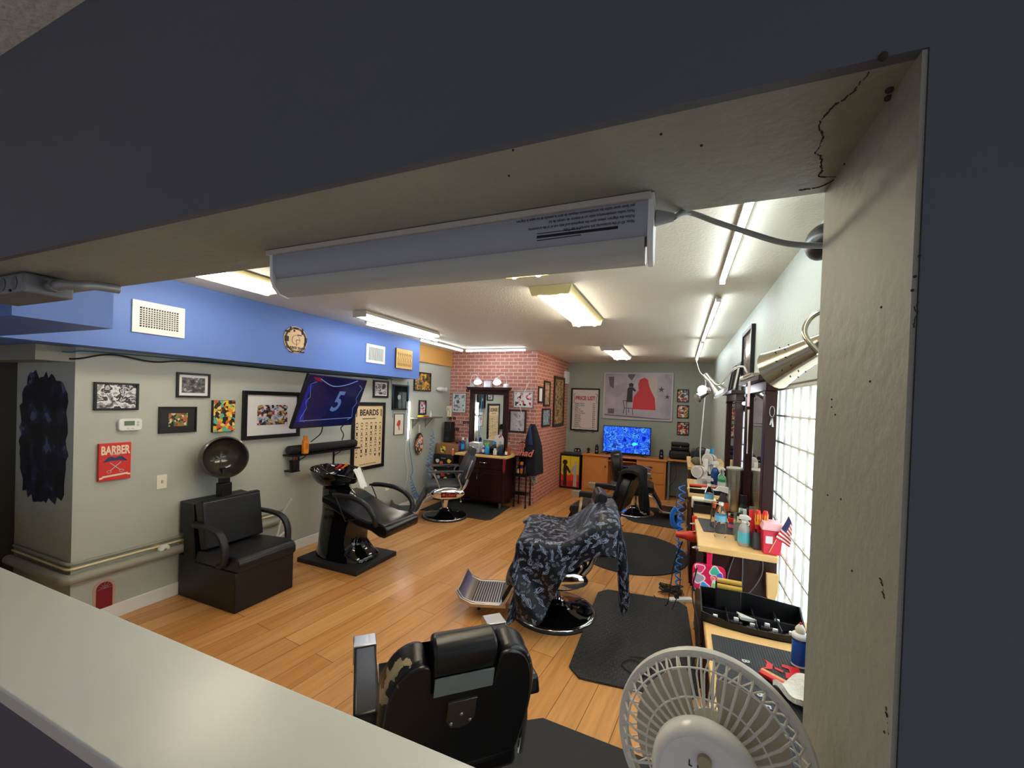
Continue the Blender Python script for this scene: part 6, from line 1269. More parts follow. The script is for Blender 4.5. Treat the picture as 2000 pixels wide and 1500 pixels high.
bottle('clear_glass', 'clear glass tumbler just behind the nearest water bottle', *SP(1397, 1030), Z, .03, .16, clear, clear, .8)
ribd = mat('ribbed mat dark', (66, 66, 70), .6)
q = [SP(1362, 1012), SP(1420, 1020), SP(1440, 1046), SP(1374, 1038)]
m_ = MB().prism([(a, b) for a, b in q], Z, Z + .004, 'z')
o = obj('ribbed_mat', m_, ribd); tag(o, 'dark ribbed rubber mat lying on the light wood worktop', 'mat')
rb = MB(); A_, B_, C_, D_ = [Vector((a, b, Z + .004)) for a, b in q]
for i in range(1, 22):
    u = i / 22; p0 = A_.lerp(B_, u); p1 = D_.lerp(C_, u); rb.bar(p0, p1, .003, .002)
obj('ribs', rb, mat('rib dark', (44, 44, 48), .6), o)
sb = sprayer('pump_bottle', 'clear pump bottle with a small blue label at the front edge of the worktop', *SP(1452, 1065), Z, .030, .17, mat('milky clear', (206, 208, 204), .15, trans=.4), whiteplastic, mat('aqua label', (90, 190, 210), .4), 2.6)
bottle('clear_bottle', 'small clear glass bottle just behind the pump bottle', *SP(1459, 1050), Z, .022, .12, mat('milky clear', (206, 208, 204), .15, trans=.4), whiteplastic, .5)
t = thing('tool_holder', 'square dark grey pot holding red and yellow handled clippers and combs', 'holder', (*SP(1483, 1071), Z), .1)
obj('pot', MB().box(-.038, .038, -.035, .035, 0, .005).box(-.038, .038, -.035, -.032, .005, .095).box(-.038, .038, .032, .035, .005, .095).box(-.038, -.035, -.032, .032, .005, .095).box(.035, .038, -.032, .032, .005, .095), mat('dark grey pot', (62, 66, 74), .4), t, bevel=.002)
hx, hy, hz = t.location; redp = mat('red handle', (214, 44, 44), .35); yel = mat('yellow grip', (236, 176, 40), .35)
for i, (dx, dy, tl, lb_) in enumerate(((-.012, -.012, -.02, 'left red and yellow handled screwdriver in the grey pot'), (.015, -.010, .02, 'right red and yellow handled screwdriver in the grey pot'))):
    u = thing('screwdriver', lb_, 'tool', (hx + dx, hy + dy, Z + .008), rot=(.05, tl, 0), group='tools in the grey pot')
    obj('shaft', MB().cyl((0, 0, 0), (0, 0, .10), .004, n=8), redp, u)
    obj('handle', MB().lathe([(.008, .10), (.013, .105), (.010, .125), (.014, .15), (.015, .185), (.010, .205), (0, .207)], n=14), redp, u, smooth=60)
    obj('grip', MB().lathe([(.0125, .128), (.0148, .150), (.0158, .180), (.0150, .188)], n=7), yel, u)
tag(obj('red_comb', MB().box(-.012, .012, -.002, .002, 0, .20), redp, None, (hx - .024, hy + .012, Z + .008), (.02, -.12, .3)), 'flat red comb at the left side of the grey pot', 'comb')
for dx, h, c, lb_ in ((.028, .15, (70, 66, 60), 'dark tool at the right side of the grey pot'), (.0, .17, (206, 60, 80), 'pink red stick behind the screwdrivers')):
    tag(obj('comb_handle', MB().cyl((0, 0, 0), (.006, .01, h), .005, n=8), mat('stick %d' % c[0], c, .4), None, (hx + dx, hy + .02, Z + .008)), lb_, 'tool', 'tools in the grey pot')
# sharps container
t = thing('sharps_container', 'red plastic container with a translucent pink lid at the near right corner of the worktop', 'container', (.474, 2.556, Z))
prof = lambda s, z: [(s * .045, -s * .055, z), (-s * .045, -s * .055, z), (-s * .045, s * .055, z), (s * .045, s * .055, z)]
obj('body', MB().loft([prof(.88, 0), prof(1.05, .13)]), mat('red container', (222, 40, 70), .3), t, bevel=.004)
obj('lid', MB().loft([prof(1.15, .13), prof(1.15, .142), prof(.9, .165)]), mat('pink lid', (236, 180, 186), .3), t, bevel=.003)
obj('warning_label', MB().box(-.032, .0, -.0555, -.054, .06, .10), mat('white label', (226, 226, 228), .5), t)
# flag
fp = at(1505, 1075, Y=2.50)
t = thing('small_flag', 'small American flag on a wooden stick leaning in front of the red container', 'flag', (at(1502, 1079, Y=2.50)))
def FP(x, y, Y=2.49): return at(x, y, Y=Y) - t.location
obj('stick', MB().cyl((0, 0, 0), tuple(FP(1541, 1008)), .0022, n=8), pine, t)
c_tl, c_bl, c_tr, c_br = FP(1541, 1008), FP(1514, 1050), FP(1552, 1056), FP(1544, 1068)
hoist0, hoist1 = FP(1541, 1009), FP(1513, 1051); fly0, fly1 = FP(1553, 1054, 2.47), FP(1542, 1070, 2.47)
def F_(u, v):
    # u along the fly, v along the hoist from the tip
    a = hoist0.lerp(hoist1, v); b = FP(1552, 1030, 2.47).lerp(FP(1542, 1069, 2.47), v); p_ = a.lerp(b, u)
    return p_ + Vector((0, -.008 * math.sin(u * 5 + v * 2), -.012 * u * (1 - v)))
def Fb(u, v): return F_(u, v)
cols_ = (mat('flag red', (196, 40, 52), .7), mat('flag white', (228, 224, 220), .7), mat('flag navy', (44, 48, 90), .7))
fm = MB()
for k in range(13):
    fm.mi = k % 2
    fm.sheet(lambda u, v: F_(u, (k + v) / 13), 10, 1, .0006)
fl = obj('flag_cloth', fm, cols_[:2], t, smooth=0)
obj('canton', MB().sheet(lambda u, v: F_(u * .42, v * 7 / 13) + Vector((0, -.0012, 0)), 6, 4, .0025), cols_[2], fl, smooth=0)
st = MB()
for i in range(6):
    for j in range(5): st.ball(tuple(F_(.035 + .07 * i, (.05 + .1 * j)) + Vector((0, -.0018, 0))), .0013, 5, 4)
obj('stars', st, cols_[1], fl, kind='stuff')
# tall grey container and bottles behind
t = thing('steel_dispenser', 'tall brushed grey tapering container standing on the worktop', 'container', (*SP(1434, 998), Z))
obj('body', MB().lathe([(.045, 0), (.048, .02), (.054, .16), (.056, .162), (.062, .31), (.060, .31), (.052, .16), (.04, .02)], n=32), steel, t, smooth=40)
obj('lid', MB().lathe([(.063, .31), (.064, .322), (.02, .33), (0, .33)], n=32), mat('grey green lid', (150, 152, 140), .4), t, smooth=40)
tag(obj('black_puck', MB().lathe([(.03, 0), (.032, .012), (.018, .018), (.018, .03), (0, .03)], n=20), black, None, (*SP(1432, 1012), Z), smooth=40), 'black round base in front of the tall grey container', 'base')
tag(obj('black_box_small', MB().box(-.035, .035, -.02, .02, 0, .02), black, None, (*SP(1433, 1018), Z), bevel=.004), 'small flat black gadget on the worktop beside the ribbed mat', 'gadget')
greenb = mat('green bottle', (40, 150, 90), .3)
def stc(name, label, x, y, *a, **k): return bottle(name, label, x, y, Z, *a, **k)
stc('black_bottle', 'black bottle with a square black cap close to the mirror glass', .405, 3.05, .026, .20, black, black, .62, band=mat('dark label', (70, 60, 60), .5), cap_h=.3)
stc('white_pump_bottle', 'white bottle with rounded shoulders beside the square capped black bottle', .405, 2.95, .028, .13, whiteplastic, whiteplastic, .5)
stc('pink_cap_bottle', 'small bottle with a salmon coloured cap near the mirror', .425, 2.87, .02, .13, mat('clear grey bottle', (190, 194, 196), .2), mat('salmon cap', (224, 140, 116), .4), .8)
stc('green_bottle', 'green bottle standing behind the red tub', .375, 2.92, .024, .14, greenb, mat('pale green', (170, 210, 180), .4))
stc('red_tub', 'stack of red, pink and purple tubs beside the tall grey container', .335, 2.93, .026, .07, mat('purple tub', (60, 50, 110), .35), redp, .95, band=mat('pink tub', (220, 110, 120), .4), cap_h=.35)
stc('white_jar', 'white jar at the right side among the bottles by the mirror', .43, 2.79, .02, .11, whiteplastic, whiteplastic, .6)
t = thing('clear_organizer', 'clear plastic organizer crowded with combs behind the grey pot', 'organizer', (.375, 2.72, Z)); 
obj('tray', MB().box(-.055, .055, -.05, .05, 0, .004).box(-.055, .055, -.05, -.047, .004, .12).box(-.055, .055, .047, .05, .004, .14).box(-.055, -.052, -.047, .047, .004, .12).box(.052, .055, -.047, .047, .004, .12), mat('smoky clear', (190, 196, 190), .1, trans=.5), t)
obj('sign_strip', MB().box(-.05, .05, -.056, -.053, .11, .145), mat('patterned strip', (222, 214, 176), .5), t)
obj('strip_marks', MB().prism(disc((-.035, .13), .006, 8), -.0572, -.056).prism(disc((-.02, .125), .005, 6), -.0572, -.056).prism(disc((.015, .128), .008, 10), -.0572, -.056).prism(disc((.03, .132), .006, 8), -.0572, -.056), ink, t)
random.seed(13)
for i in range(5):
    tag(obj('clipper_comb', MB().box(-.012, .012, -.006, .006, 0, .15 + .01 * i), mat('comb %d' % (i % 3), ((30, 30, 32), (120, 120, 116), (200, 200, 196))[i % 3], .4), None, (t.location.x - .036 + .018 * i, t.location.y + random.uniform(-.02, .025), Z + .005), (0, random.uniform(-.03, .03), 0)), 'upright comb in the crowded clear organizer, ' + ('leftmost', 'second from the left', 'middle one', 'second from the right', 'rightmost')[i], 'comb', 'combs in the clear organizer')
# cream box on black box
t = thing('black_caddy', 'open black box at the far end of the light wood worktop', 'box', (*SP(1376, 1000), Z)); 
obj('box', MB().box(-.075, .075, -.06, .06, 0, .006).box(-.075, .075, -.06, -.056, .006, .06).box(-.075, .075, .056, .06, .006, .06).box(-.075, -.071, -.056, .056, .006, .06).box(.071, .075, -.056, .056, .006, .06), black, t, bevel=.002)
tag(obj('white_mouse', MB().ball((0, 0, .016), (.03, .022, .016)), whiteplastic, None, (t.location.x - .03, t.location.y, Z + .0062), smooth=80), 'small white oval thing inside the open black box', 'object')
tag(obj('cream_box', MB().box(-.085, .085, -.05, .05, 0, .075), mat('cream towel box', (220, 212, 184), .6), None, (t.location.x + .0, t.location.y + .125, Z), bevel=.012, seg=3), 'cream box with rounded edges behind the open black box', 'box')
t = thing('hand_sprayer', 'dark spray bottle with an orange label in front of the far station', 'bottle', (.30, 3.20, Z))
obj('body', MB().lathe([(.035, 0), (.037, .10), (.02, .15), (.014, .17)], n=18), mat('brown dark bottle', (50, 40, 40), .3), t, smooth=50); obj('spray_head', MB().prism([(-.05, .19), (.03, .17), (.03, .21), (-.03, .215)], -.012, .012), whiteplastic, t); obj('label_band', MB().lathe([(.0375, .05), (.0375, .11)], n=18), mat('orange paper', (232, 96, 50), .5), t)
# hairdryers and tools on the far station (z = .88) 
Z2 = zb_ + .0006
def F2(x, y, z=None): p = at(x, y, Z=z or Z2); return p.x, p.y
wine = mat('wine ring', (140, 30, 60), .35)
def blower(label, px, py, z, heading, y):
    p = at(px, py, Y=y); t = thing('white_hair_dryer', label, 'hair dryer', tuple(p), rot=(0, 0, heading), group='white hair dryers')
    obj('barrel', MB().lathe([(0, -.02), (.058, -.02), (.060, 0), (.058, .02), (.050, .05), (.036, .085), (.030, .095), (0, .095)], (0, 0, 0), 28, Matrix.Rotation(PI / 2, 4, 'Y')), whiteplastic, t, smooth=60)
    obj('ring', MB().lathe([(.0605, -.014), (.0615, -.008), (.0605, -.002)], (0, 0, 0), 28, Matrix.Rotation(PI / 2, 4, 'Y')), wine, t, smooth=60)
    g = MB()
    for k in range(-3, 4): g.bar((-.022, -.045 * math.cos(k * .35), k * .013), (-.022, .045 * math.cos(k * .35), k * .013), .002, .004, (1, 0, 0))
    obj('grille', g, mat('grille grey', (130, 110, 120), .4), t); obj('handle', MB().bar((.02, 0, -.04), (.05, 0, -.15), .032, .036), whiteplastic, t, bevel=.008)
    return t
blower('white hair dryer with wine ring, lower and nearer of two on the far station', 1363, 921, 0, .95, 4.25)
blower('white hair dryer with wine ring, upper and farther of two on the far station', 1384, 897, 0, .95, 4.5)
t = thing('dryer_stand', 'white stand holding the two white hair dryers', 'stand', (.24, 4.42, Z2)); obj('foot', MB().box(-.08, .1, -.16, .16, 0, .015), whiteplastic, t, bevel=.004)
obj('upright', MB().box(.0, .03, -.02, .02, .015, .26), whiteplastic, t, bevel=.003); obj('rest', MB().box(-.06, .08, -.10, .12, .06, .075), whiteplastic, t, bevel=.003)
tag(obj('white_paddle_brush', MB().box(-.02, .02, -.015, .015, 0, .19), whiteplastic, None, (at(1376, 900, Y=4.9).x, 4.90, 1.002), (0, .16, 0), bevel=.008), 'upright white paddle shape behind the white hair dryers', 'brush')
tag(obj('towel_heap', MB().ball((0, 0, .045), (.06, .06, .045)).ball((.03, .05, .04), (.05, .05, .035)), mat('olive cloth', (104, 98, 76), .9, bump=.8, bscale=40), None, (.19, 4.95, 1.001), smooth=80), 'olive brown heap on top of the farthest station', 'cloth')
t = thing('black_bag', 'black bag on the farthest station beside the white paddle shape', 'bag', (.24, 5.25, 1.001)); obj('bag_body', MB().box(-.10, .10, -.1, .1, 0, .15), MATS['soft black case'], t, bevel=.04, seg=3); obj('strap', MB().tube(smoothpath([(-.05, -.1, .1), (-.04, -.11, .17), (.04, -.11, .17), (.05, -.1, .1)], 5), .006, 6), black, t)
tag(obj('blue_capped_bottle', MB().lathe([(.02, 0), (.022, .12), (.014, .14), (.018, .145), (.018, .20), (0, .2)], n=16), ltblue, None, (.33, 4.86, 1.001), smooth=50), 'tall sky blue bottle beside the black bag', 'bottle')
sprayer('spray_bottle', 'spray bottle of deep blue liquid with a white trigger', at(1396, 937, Y=4.45).x, 4.45, Z2, .036, .24, mat('deep blue liquid', (20, 70, 140), .12), whiteplastic, mat('deep blue label', (30, 60, 120), .4), 2.8)
bottle('glass_vase', 'clear glass flask behind the tall grey container', at(1422, 937, Y=3.75).x - .02, 4.03, Z2, .035, .22, clear, clear, .3)
sprayer('white_spray_bottle', 'white trigger spray bottle next to the blue liquid one', at(1408, 945, Y=4.25).x, 4.25, Z2, .03, .21, whiteplastic, whiteplastic, None, 2.6)
t = thing('white_tub', 'white tub with a green lid by the spray bottles', 'tub', (at(1415, 945, Y=4.1).x, 4.13, Z2)); obj('tub_body', MB().lathe([(0, 0), (.028, 0), (.031, .098)], n=20), whiteplastic, t, smooth=40); obj('lid', MB().lathe([(.033, .096), (.033, .116), (0, .118)], n=20), greenb, t, smooth=40)
t = thing('tool_tray', 'black tray of combs and brushes at the front of the far station', 'tray', (.235, 4.05, Z2)); obj('tray', MB().box(-.13, .2, -.09, .10, 0, .006).box(-.13, .2, -.09, -.086, .006, .04).box(-.13, .2, .096, .1, .006, .03).box(-.13, -.126, -.086, .096, .006, .035).box(.196, .2, -.086, .096, .006, .035), black, t)
for i, (dx, dy, rz, c, L, lb_) in enumerate(((-.05, -.03, .1, (226, 206, 150), .2, 'cream handled brush lying in the black tool tray'), (.05, .02, -.3, (200, 200, 204), .16, 'silver scissors shape lying in the black tool tray'), (.10, -.04, .5, (206, 204, 200), .10, 'short white clipper lying at the right of the tool tray'), (-.04, .05, .05, (214, 70, 50), .18, 'red handled brush behind the cream one'), (.06, .07, .2, (216, 130, 110), .16, 'salmon coloured comb at the back of the tool tray'))):
    tag(obj('brush', MB().cyl((-L / 2, 0, 0), (L / 2, 0, 0), .012, .016, n=10), mat('brush %d' % i, c, .45), None, (.235 + dx, 4.05 + dy, Z2 + .024 + .02 * (i > 2)), (0, 0, rz), smooth=50), lb_, 'tool')
# red hair dryer hanging and blue hose bundle
p = at(1345, 1046, Y=3.40)
t = thing('red_hair_dryer', 'red hair dryer hanging at the left edge of the worktop, nozzle to the left', 'hair dryer', (.055, 3.05, .70)); 
p = at(1346, 1047, Y=3.05); t.location = p
redd = mat('red dryer shell', (204, 50, 34), .35)
obj('barrel', MB().lathe([(.018, -.085), (.020, -.08), (.024, -.03), (.036, .0), (.038, .04), (.034, .07), (.02, .078)], (0, 0, 0), 24, Matrix.Translation((-.0, 0, 0)) @ Matrix.Rotation(PI / 2, 4, 'Y')), redd, t, smooth=60)
obj('handle', MB().bar((.035, 0, .02), (.03, .02, .14), .032, .03), redd, t, bevel=.008); obj('ring_hook', MB().tube([(.045 + .022 * math.cos(a), -.03, .04 + .008 * math.sin(a)) for a in [2 * PI * k / 16 for k in range(16)]], .003, 6, closed=True), steel, t)
pz = []
for i in range(160):
    a = i * .55; pz.append((.035 + .022 * math.cos(a) + .004 * math.sin(i * .13), 3.62 + .02 * math.sin(a), 1.0 - .0052 * i))
tag(obj('blue_hose_bundle', MB().tube(pz, .006, 6), mat('bright blue hose', (30, 110, 200), .35), smooth=80), 'tangled bright blue hose hanging in the gap left of the stations', 'hose')
tag(obj('blue_glove_loop', MB().tube(smoothpath([(.0, 3.75, .78), (-.03, 3.75, .72), (-.02, 3.75, .64), (.02, 3.75, .62), (.03, 3.75, .70)], 6), .02, 10), MATS['bright blue hose'], smooth=80), 'thick bright blue loop hanging left of the hose bundle', 'hose')
for i, (pts_, lb_) in enumerate((([(.03, 3.9, .95), (.0, 3.85, .8), (.03, 3.7, .5), (.05, 3.6, .2), (0, 3.5, .02)], 'black cord dropping through the blue hose bundle'), ([(.05, 3.1, .70), (-.0, 3.2, .5), (-.02, 3.5, .2), (-.05, 3.55, .02), (-.15, 3.7, .016)], 'black cord of the red hair dryer running to the floor'),
    ([(.12, 2.50, .75), (.10, 2.48, .6), (.14, 2.45, .4), (.10, 2.4, .2), (.05, 2.3, .03)], 'black cord hanging in front of the drawers near the pink handled mirror'))):
    tag(cable('hanging_cable', pts_, .004, cordblack), lb_, 'cord')
random.seed(31); pz = []
for i in range(90): pz.append((-.02 + .11 * math.cos(i * .9) * random.uniform(.5, 1), 3.86 + .10 * math.sin(i * .77) * random.uniform(.5, 1), .016 + .05 * abs(math.sin(i * .33)) * random.random()))
tag(obj('cord_tangle', MB().tube(smoothpath(pz, 3), .0035, 5), cordblack, smooth=80), 'tangle of black cords on the edge of the round floor mat', 'cords')
tag(obj('floor_cable', MB().tube(smoothpath([(.14, 2.48, .03), (.06, 2.50, .023), (-.10, 2.62, .023), (-.22, 2.70, .023), (-.28, 2.62, .023), (-.20, 2.56, .023), (-.10, 2.60, .023), (-.15, 2.74, .023), (-.24, 2.72, .023)], 6), .0035, 6), cordblack, smooth=80), 'thin black cord looping on the studded floor mat', 'cord')
t = thing('power_strip', 'white power strip on the floor under the tangled cords', 'power strip', (.06, 3.72, .001), .5); obj('strip_body', MB().box(-.10, .10, -.025, .025, 0, .03), whiteplastic, t, bevel=.004); obj('plug_black', MB().box(-.05, -.02, -.012, .012, .03, .06), black, t)
# pink handheld mirror hanging at the worktop front
pm = at(1384, 1128, Y=2.505)
t = thing('hand_mirror', 'pink square hand mirror covered in stickers hanging from the worktop edge', 'mirror', (pm.x, 2.512, pm.z))
pinkp = mat('hot pink plastic', (222, 34, 84), .3); s_ = .082
obj('plate', MB().prism(rrect(.165, .142, .03), -.010, 0), pinkp, t, bevel=.002)
obj('handle', MB().prism([(-.013, .065), (.013, .065), (.015, .15), (.012, .162), (0, .168), (-.012, .162), (-.015, .15)], -.009, -.001), pinkp, t, bevel=.002); obj('handle_hole', MB().prism(rrect(.006, .022, .003, 0, .145), -.0096, -.009), mahog, t)
for i, (x, z, r, c) in enumerate(((-.045, .045, .026, (232, 60, 120)), (-.05, -.01, .030, (170, 160, 176)), (-.02, -.052, .027, (70, 150, 230)), (.03, .04, .028, (70, 180, 150)), (.055, .02, .018, (80, 90, 200)), (.035, -.02, .016, (226, 226, 226)), (.055, -.045, .022, (230, 210, 80)), (.02, .0, .012, (230, 120, 90)), (.03, -.04, .018, (120, 200, 90)))):
    ol = [(x + r * (1 + .18 * math.sin(3 * a + i)) * math.cos(a), z + r * (1 + .18 * math.sin(3 * a + i)) * math.sin(a)) for a in [2 * PI * k / 18 for k in range(18)]]
    q_ = obj('sticker', MB().prism(ol, -.0112 - i * .0001, -.010), mat('sticker edge white', (232, 230, 234), .4), t)
    obj('sticker_motif', MB().prism([(x + (a - x) * .8, z + (b - z) * .8) for a, b in ol], -.0122 - i * .0001, -.0112 - i * .0001), mat('motif %d' % i, c, .4), q_)
for x, y, lb_ in ((1345, 1027, 'steel ring on the left edge of the worktop, upper one'), (1362, 1069, 'steel ring at the left corner of the worktop, lower one')):
    p = Vector((.112, 3.0, .862)) if y < 1040 else Vector((.112, 2.50, .862)); tag(obj('ring', MB().tube([(.022 * math.cos(a), .012 * math.sin(a), .004 * math.cos(a)) for a in [2 * PI * k / 18 for k in range(18)]], .003, 6, closed=True), steel, None, p, smooth=80), lb_, 'ring', 'steel rings on the worktop')
for i, (pts_, lb_) in enumerate((([(.30, 2.50, .85), (.27, 2.49, .72), (.29, 2.48, .60), (.27, 2.4, .50), (.25, 2.3, .42)], 'grey cord hanging down the side panel, left of three'), ([(.34, 2.50, .85), (.34, 2.49, .70), (.33, 2.48, .58), (.31, 2.4, .48), (.30, 2.3, .42)], 'grey cord hanging down the side panel, middle of three'), ([(.43, 2.50, .86), (.43, 2.49, .78), (.38, 2.48, .68), (.32, 2.48, .62), (.26, 2.48, .52), (.20, 2.48, .58), (.17, 2.49, .64)], 'grey cord crossing the side panel towards the pink mirror'))):
    tag(cable('side_cable', pts_, .0028, mat('grey thin cord', (90, 88, 96), .5)), lb_, 'cord')
tag(obj('silver_clip', MB().bar((0, 0, 0), (.02, 0, -.015), .01, .006).bar((0, 0, 0), (-.012, 0, -.008), .008, .005), steel, None, (.335, 2.518, .846)), 'small silver clip fixed to the worktop edge', 'clip')
p = at(1506, 1140, Y=2.47)
t = thing('wooden_paddle', 'long narrow light wooden bath brush standing behind the black tray', 'brush', (.47, 2.46, .50))
obj('blade', MB().prism([(-.028, .30), (.028, .30), (.028, .21), (.018, .17), (.024, .12), (.024, -.1), (-.012, -.1), (-.006, .12), (-.022, .18)], -.010, .010), pine, t, bevel=.004)

# ---- nearest station: tray, mat, clipper guards, blue bottle, towel (z = .845)
Z3 = .8456
def N(x, y, z=Z3): p = at(x, y, Z=z); return p.x, p.y
# open black drawer tray resting on the worktop
t = thing('clipper_tray', 'long curved black tray with compartments of clipper guards on the nearest station', 'tray', (.265, 1.745, Z3)); L = .165; zz1 = .055
arc_ = lambda k: -.075 - .02 * math.cos(k)
fr_ = [(-L, -.055), (-L * .5, -.075), (0, -.085), (L * .5, -.085), (L, -.075)]
obj('tray_floor', MB().prism(fr_ + [(L, .07), (0, .075), (-L, .085)], 0, .004, 'z'), black, t)
w_ = MB(); rim = [(-L, .085, .075), (-L, -.055, .036)] + [(x, y, .024) for x, y in fr_[1:-1]] + [(L, -.075, .03), (L + .01, .07, .07), (0, .075, .085), (-L, .085, .075)]
for a, b in zip(rim[:-1], rim[1:]): w_.add([(a[0], a[1], 0), (b[0], b[1], 0), b, a, (a[0] * .97, a[1] * .95, 0), (b[0] * .97, b[1] * .95, 0), (b[0] * .97, b[1] * .95, b[2]), (a[0] * .97, a[1] * .95, a[2])], [(0, 1, 2, 3), (7, 6, 5, 4), (3, 2, 6, 7), (0, 4, 5, 1)])
obj('tray_wall', w_, black, t)
dv_ = MB()
for x in (-L * .45, L * .1, L * .55): dv_.box(x - .0015, x + .0015, -.075, .07, .004, .032)
dv_.box(-L, L, -.008, -.005, .004, .032)
obj('dividers', dv_, mat('black divider', (40, 40, 44), .35), t)
tag(obj('upright_black_organizer', MB().box(-.045, .045, -.012, .012, 0, .11), black, None, (.20, 1.795, Z3 + .006), (-.15, 0, 0), bevel=.004), 'upright black box with gold trimmings at the back of the clipper tray', 'box')
for i in range(2): tag(obj('gold_clipper', MB().cyl((-.042, 0, 0), (.042, 0, 0), .009, n=12), mat('gold plastic', (196, 160, 70), .3), None, (.20, 1.785 - .016 * i, Z3 + .128 - .016 * i), smooth=50), 'gold rounded bar on the upright black box, ' + ('back one' if i == 0 else 'front one'), 'clipper')
spots = [(-.115, -.045, 'far left'), (-.045, -.035, 'left of centre, upper'), (.005, -.055, 'middle, lower'), (.055, -.03, 'right of centre, upper'), (.075, -.06, 'right, lower'), (.125, -.055, 'right end, lower'), (.095, .02, 'right, upper')]
for i, (x, y, w) in enumerate(spots):
    u = thing('clipper_guard', 'black clipper guard with a white tab in the tray, ' + w, 'clipper guard', (.265 + x, 1.745 + y, Z3 + .0045), 0, 'clipper guards in the tray')
    g = MB().box(-.02, .02, -.012, .012, 0, .006)
    for k in range(8): g.box(-.019 + k * .005, -.0165 + k * .005, -.016, .0, .006, .014)
    obj('comb', g, mat('guard dark', (60, 60, 64), .4), u); obj('tab', MB().box(-.008, .008, .002, .012, .006, .022), whiteplastic, u, bevel=.002)
tag(obj('white_triangle', MB().prism([(-.03, .02), (.03, -.02), (-.02, -.02)], 0, .01, 'z'), mat('white card', (206, 208, 206), .4), None, (.265 - .01, 1.745 - .012, Z3 + .024)), 'white triangular piece in the middle of the clipper tray', 'card')
# light wooden lip behind/around and rubber mat
t = thing('barber_mat', 'black ribbed rubber barber mat with grey and red lettering on the nearest station', 'mat', (.30, 1.33, Z3))
obj('mat_base', MB().box(-.17, .19, -.30, .27, 0, .005), mat('mat rubber', (44, 46, 52), .55), t, bevel=.002)
rr = MB()
for k in range(44): rr.box(-.165 + k * .008, -.162 + k * .008, -.295, .265, .005, .0065)
obj('ribs', rr, mat('mat rubber rib', (34, 36, 42), .55), t)
gy = mat('mat grey letter', (190, 192, 196), .5); rdl = mat('mat red mark', (214, 34, 40), .45)
MT = mat
for k, ch in enumerate('BARBER'):
    p = N(1456 + k * 10, 1291 + k * 22, Z3 + .007)
    text('letter', ch, .030, gy, t, (p[0] - .30, p[1] - 1.33, .0068), (0, 0, -PI / 2), bold=.03, depth=.0004)
pc = N(1520, 1312, Z3 + .007)
u = obj('red_emblem', MB().prism([(-.045, -.015), (-.032, .0), (-.032, .03), (-.045, .045), (-.016, .03), (-.016, .0)], .0066, .0078, 'z').prism([(.005, .05), (.05, .06), (.07, -.035), (.05, -.025), (.045, .0), (.03, .0), (.035, -.02), (.02, -.02), (.018, .01), (.03, .015), (.025, .035), (.008, .035)], .0066, .0078, 'z').prism([(-.01, .008), (.012, .004), (.012, .016), (-.01, .02)], .0066, .0078, 'z'), rdl, t, (pc[0] - .30, pc[1] - 1.33, 0), (0, 0, -.25))
x, y = N(1560, 1303)
t = thing('oil_bottle', 'blue bottle with a white cap and red tip by the jamb, on the nearest station', 'bottle', (x, y, Z3 + .0075))
bb = mat('bottle blue', (34, 96, 190), .3)
obj('body', MB().lathe([(.019, 0), (.021, .003), (.021, .085)], n=24), bb, t, smooth=50); obj('bottom_ring', MB().lathe([(.0213, 0), (.0213, .006)], n=24), whiteplastic, t); obj('shoulder', MB().lathe([(.0215, .085), (.0225, .092), (.020, .098), (.012, .102)], n=24), whiteplastic, t, smooth=50)
obj('nozzle', MB().lathe([(.013, .10), (.014, .112), (.010, .120), (.004, .128)], n=16), mat('cream nozzle', (226, 216, 196), .4), t, smooth=50); obj('tip', MB().ball((0, 0, .130), .0035, 8, 6), redp, t); obj('dark_band', MB().lathe([(.0214, .078), (.0214, .085)], n=24), navyb, t)
x, y = N(1555, 1375)
tag(obj('white_towel', MB().sheet(lambda u, v: (-.05 + .12 * u, -.06 + .13 * v, .02 + .012 * math.sin(u * 7 + v * 3) + .01 * math.sin(v * 9)), 16, 16, .014), mat('white towel', (222, 220, 208), .9, bump=.6, bscale=120), None, (x + .03, y, Z3 + .008), (0, 0, .6), smooth=80), 'crumpled white towel on the nearest station beside the jamb', 'towel')
x, y = N(1515, 1340)
t = thing('red_clipper', 'red handled clipper with a wooden comb behind the fan', 'clipper', (x - .0, y + .0, Z3 + .018), -.6); obj('body', MB().box(-.045, .04, -.009, .009, -.008, .004), redp, t, bevel=.003); obj('comb', MB().box(-.05, .05, .012, .026, -.006, .0), mat('wood comb', (214, 160, 100), .5), t, bevel=.002)
tag(obj('dark_bag', MB().ball((0, 0, .09), (.05, .12, .09), 18, 10), MATS['soft black case'], None, (.455, 1.42, Z3 + .008), smooth=80), 'dark rounded bag standing between the glass blocks and the jamb', 'bag')
# ---------------------------------------------------------------- desk fan on the sill
FR = .112
fc = Vector((.050, .575, 1.218)); fwd = Vector((.14, .955, -.17)).normalized()   # the fan blows away from the camera
Tq = fwd.to_track_quat('Z', 'Y').to_matrix().to_4x4()
t = thing('desk_fan', 'small white desk fan seen from behind, on the sill at the jamb', 'fan', tuple(fc))
fw_ = mat('fan plastic', (222, 218, 206), .35)
obj('rim', MB().lathe([(FR - .008, -.006), (FR + .001, -.008), (FR + .003, 0), (FR + .001, .008), (FR - .008, .006)], (0, 0, 0), 64, Tq), fw_, t, smooth=60)
NR = 44
rib = MB()
for k in range(NR):
    a = 2 * PI * k / NR; c_, s_ = math.cos(a), math.sin(a); a2 = a + .10
    pth = [(.036, -.040), (.060, -.040), (.085, -.034), (.100, -.022), (.108, -.004)]
    rib.tube([tuple(Tq @ Vector((r * math.cos(a + .10 * (1 - r / FR)), r * math.sin(a + .10 * (1 - r / FR)), z))) for r, z in pth], .0017, 6)
obj('rear_grille', rib, fw_, t, smooth=60, kind='stuff')
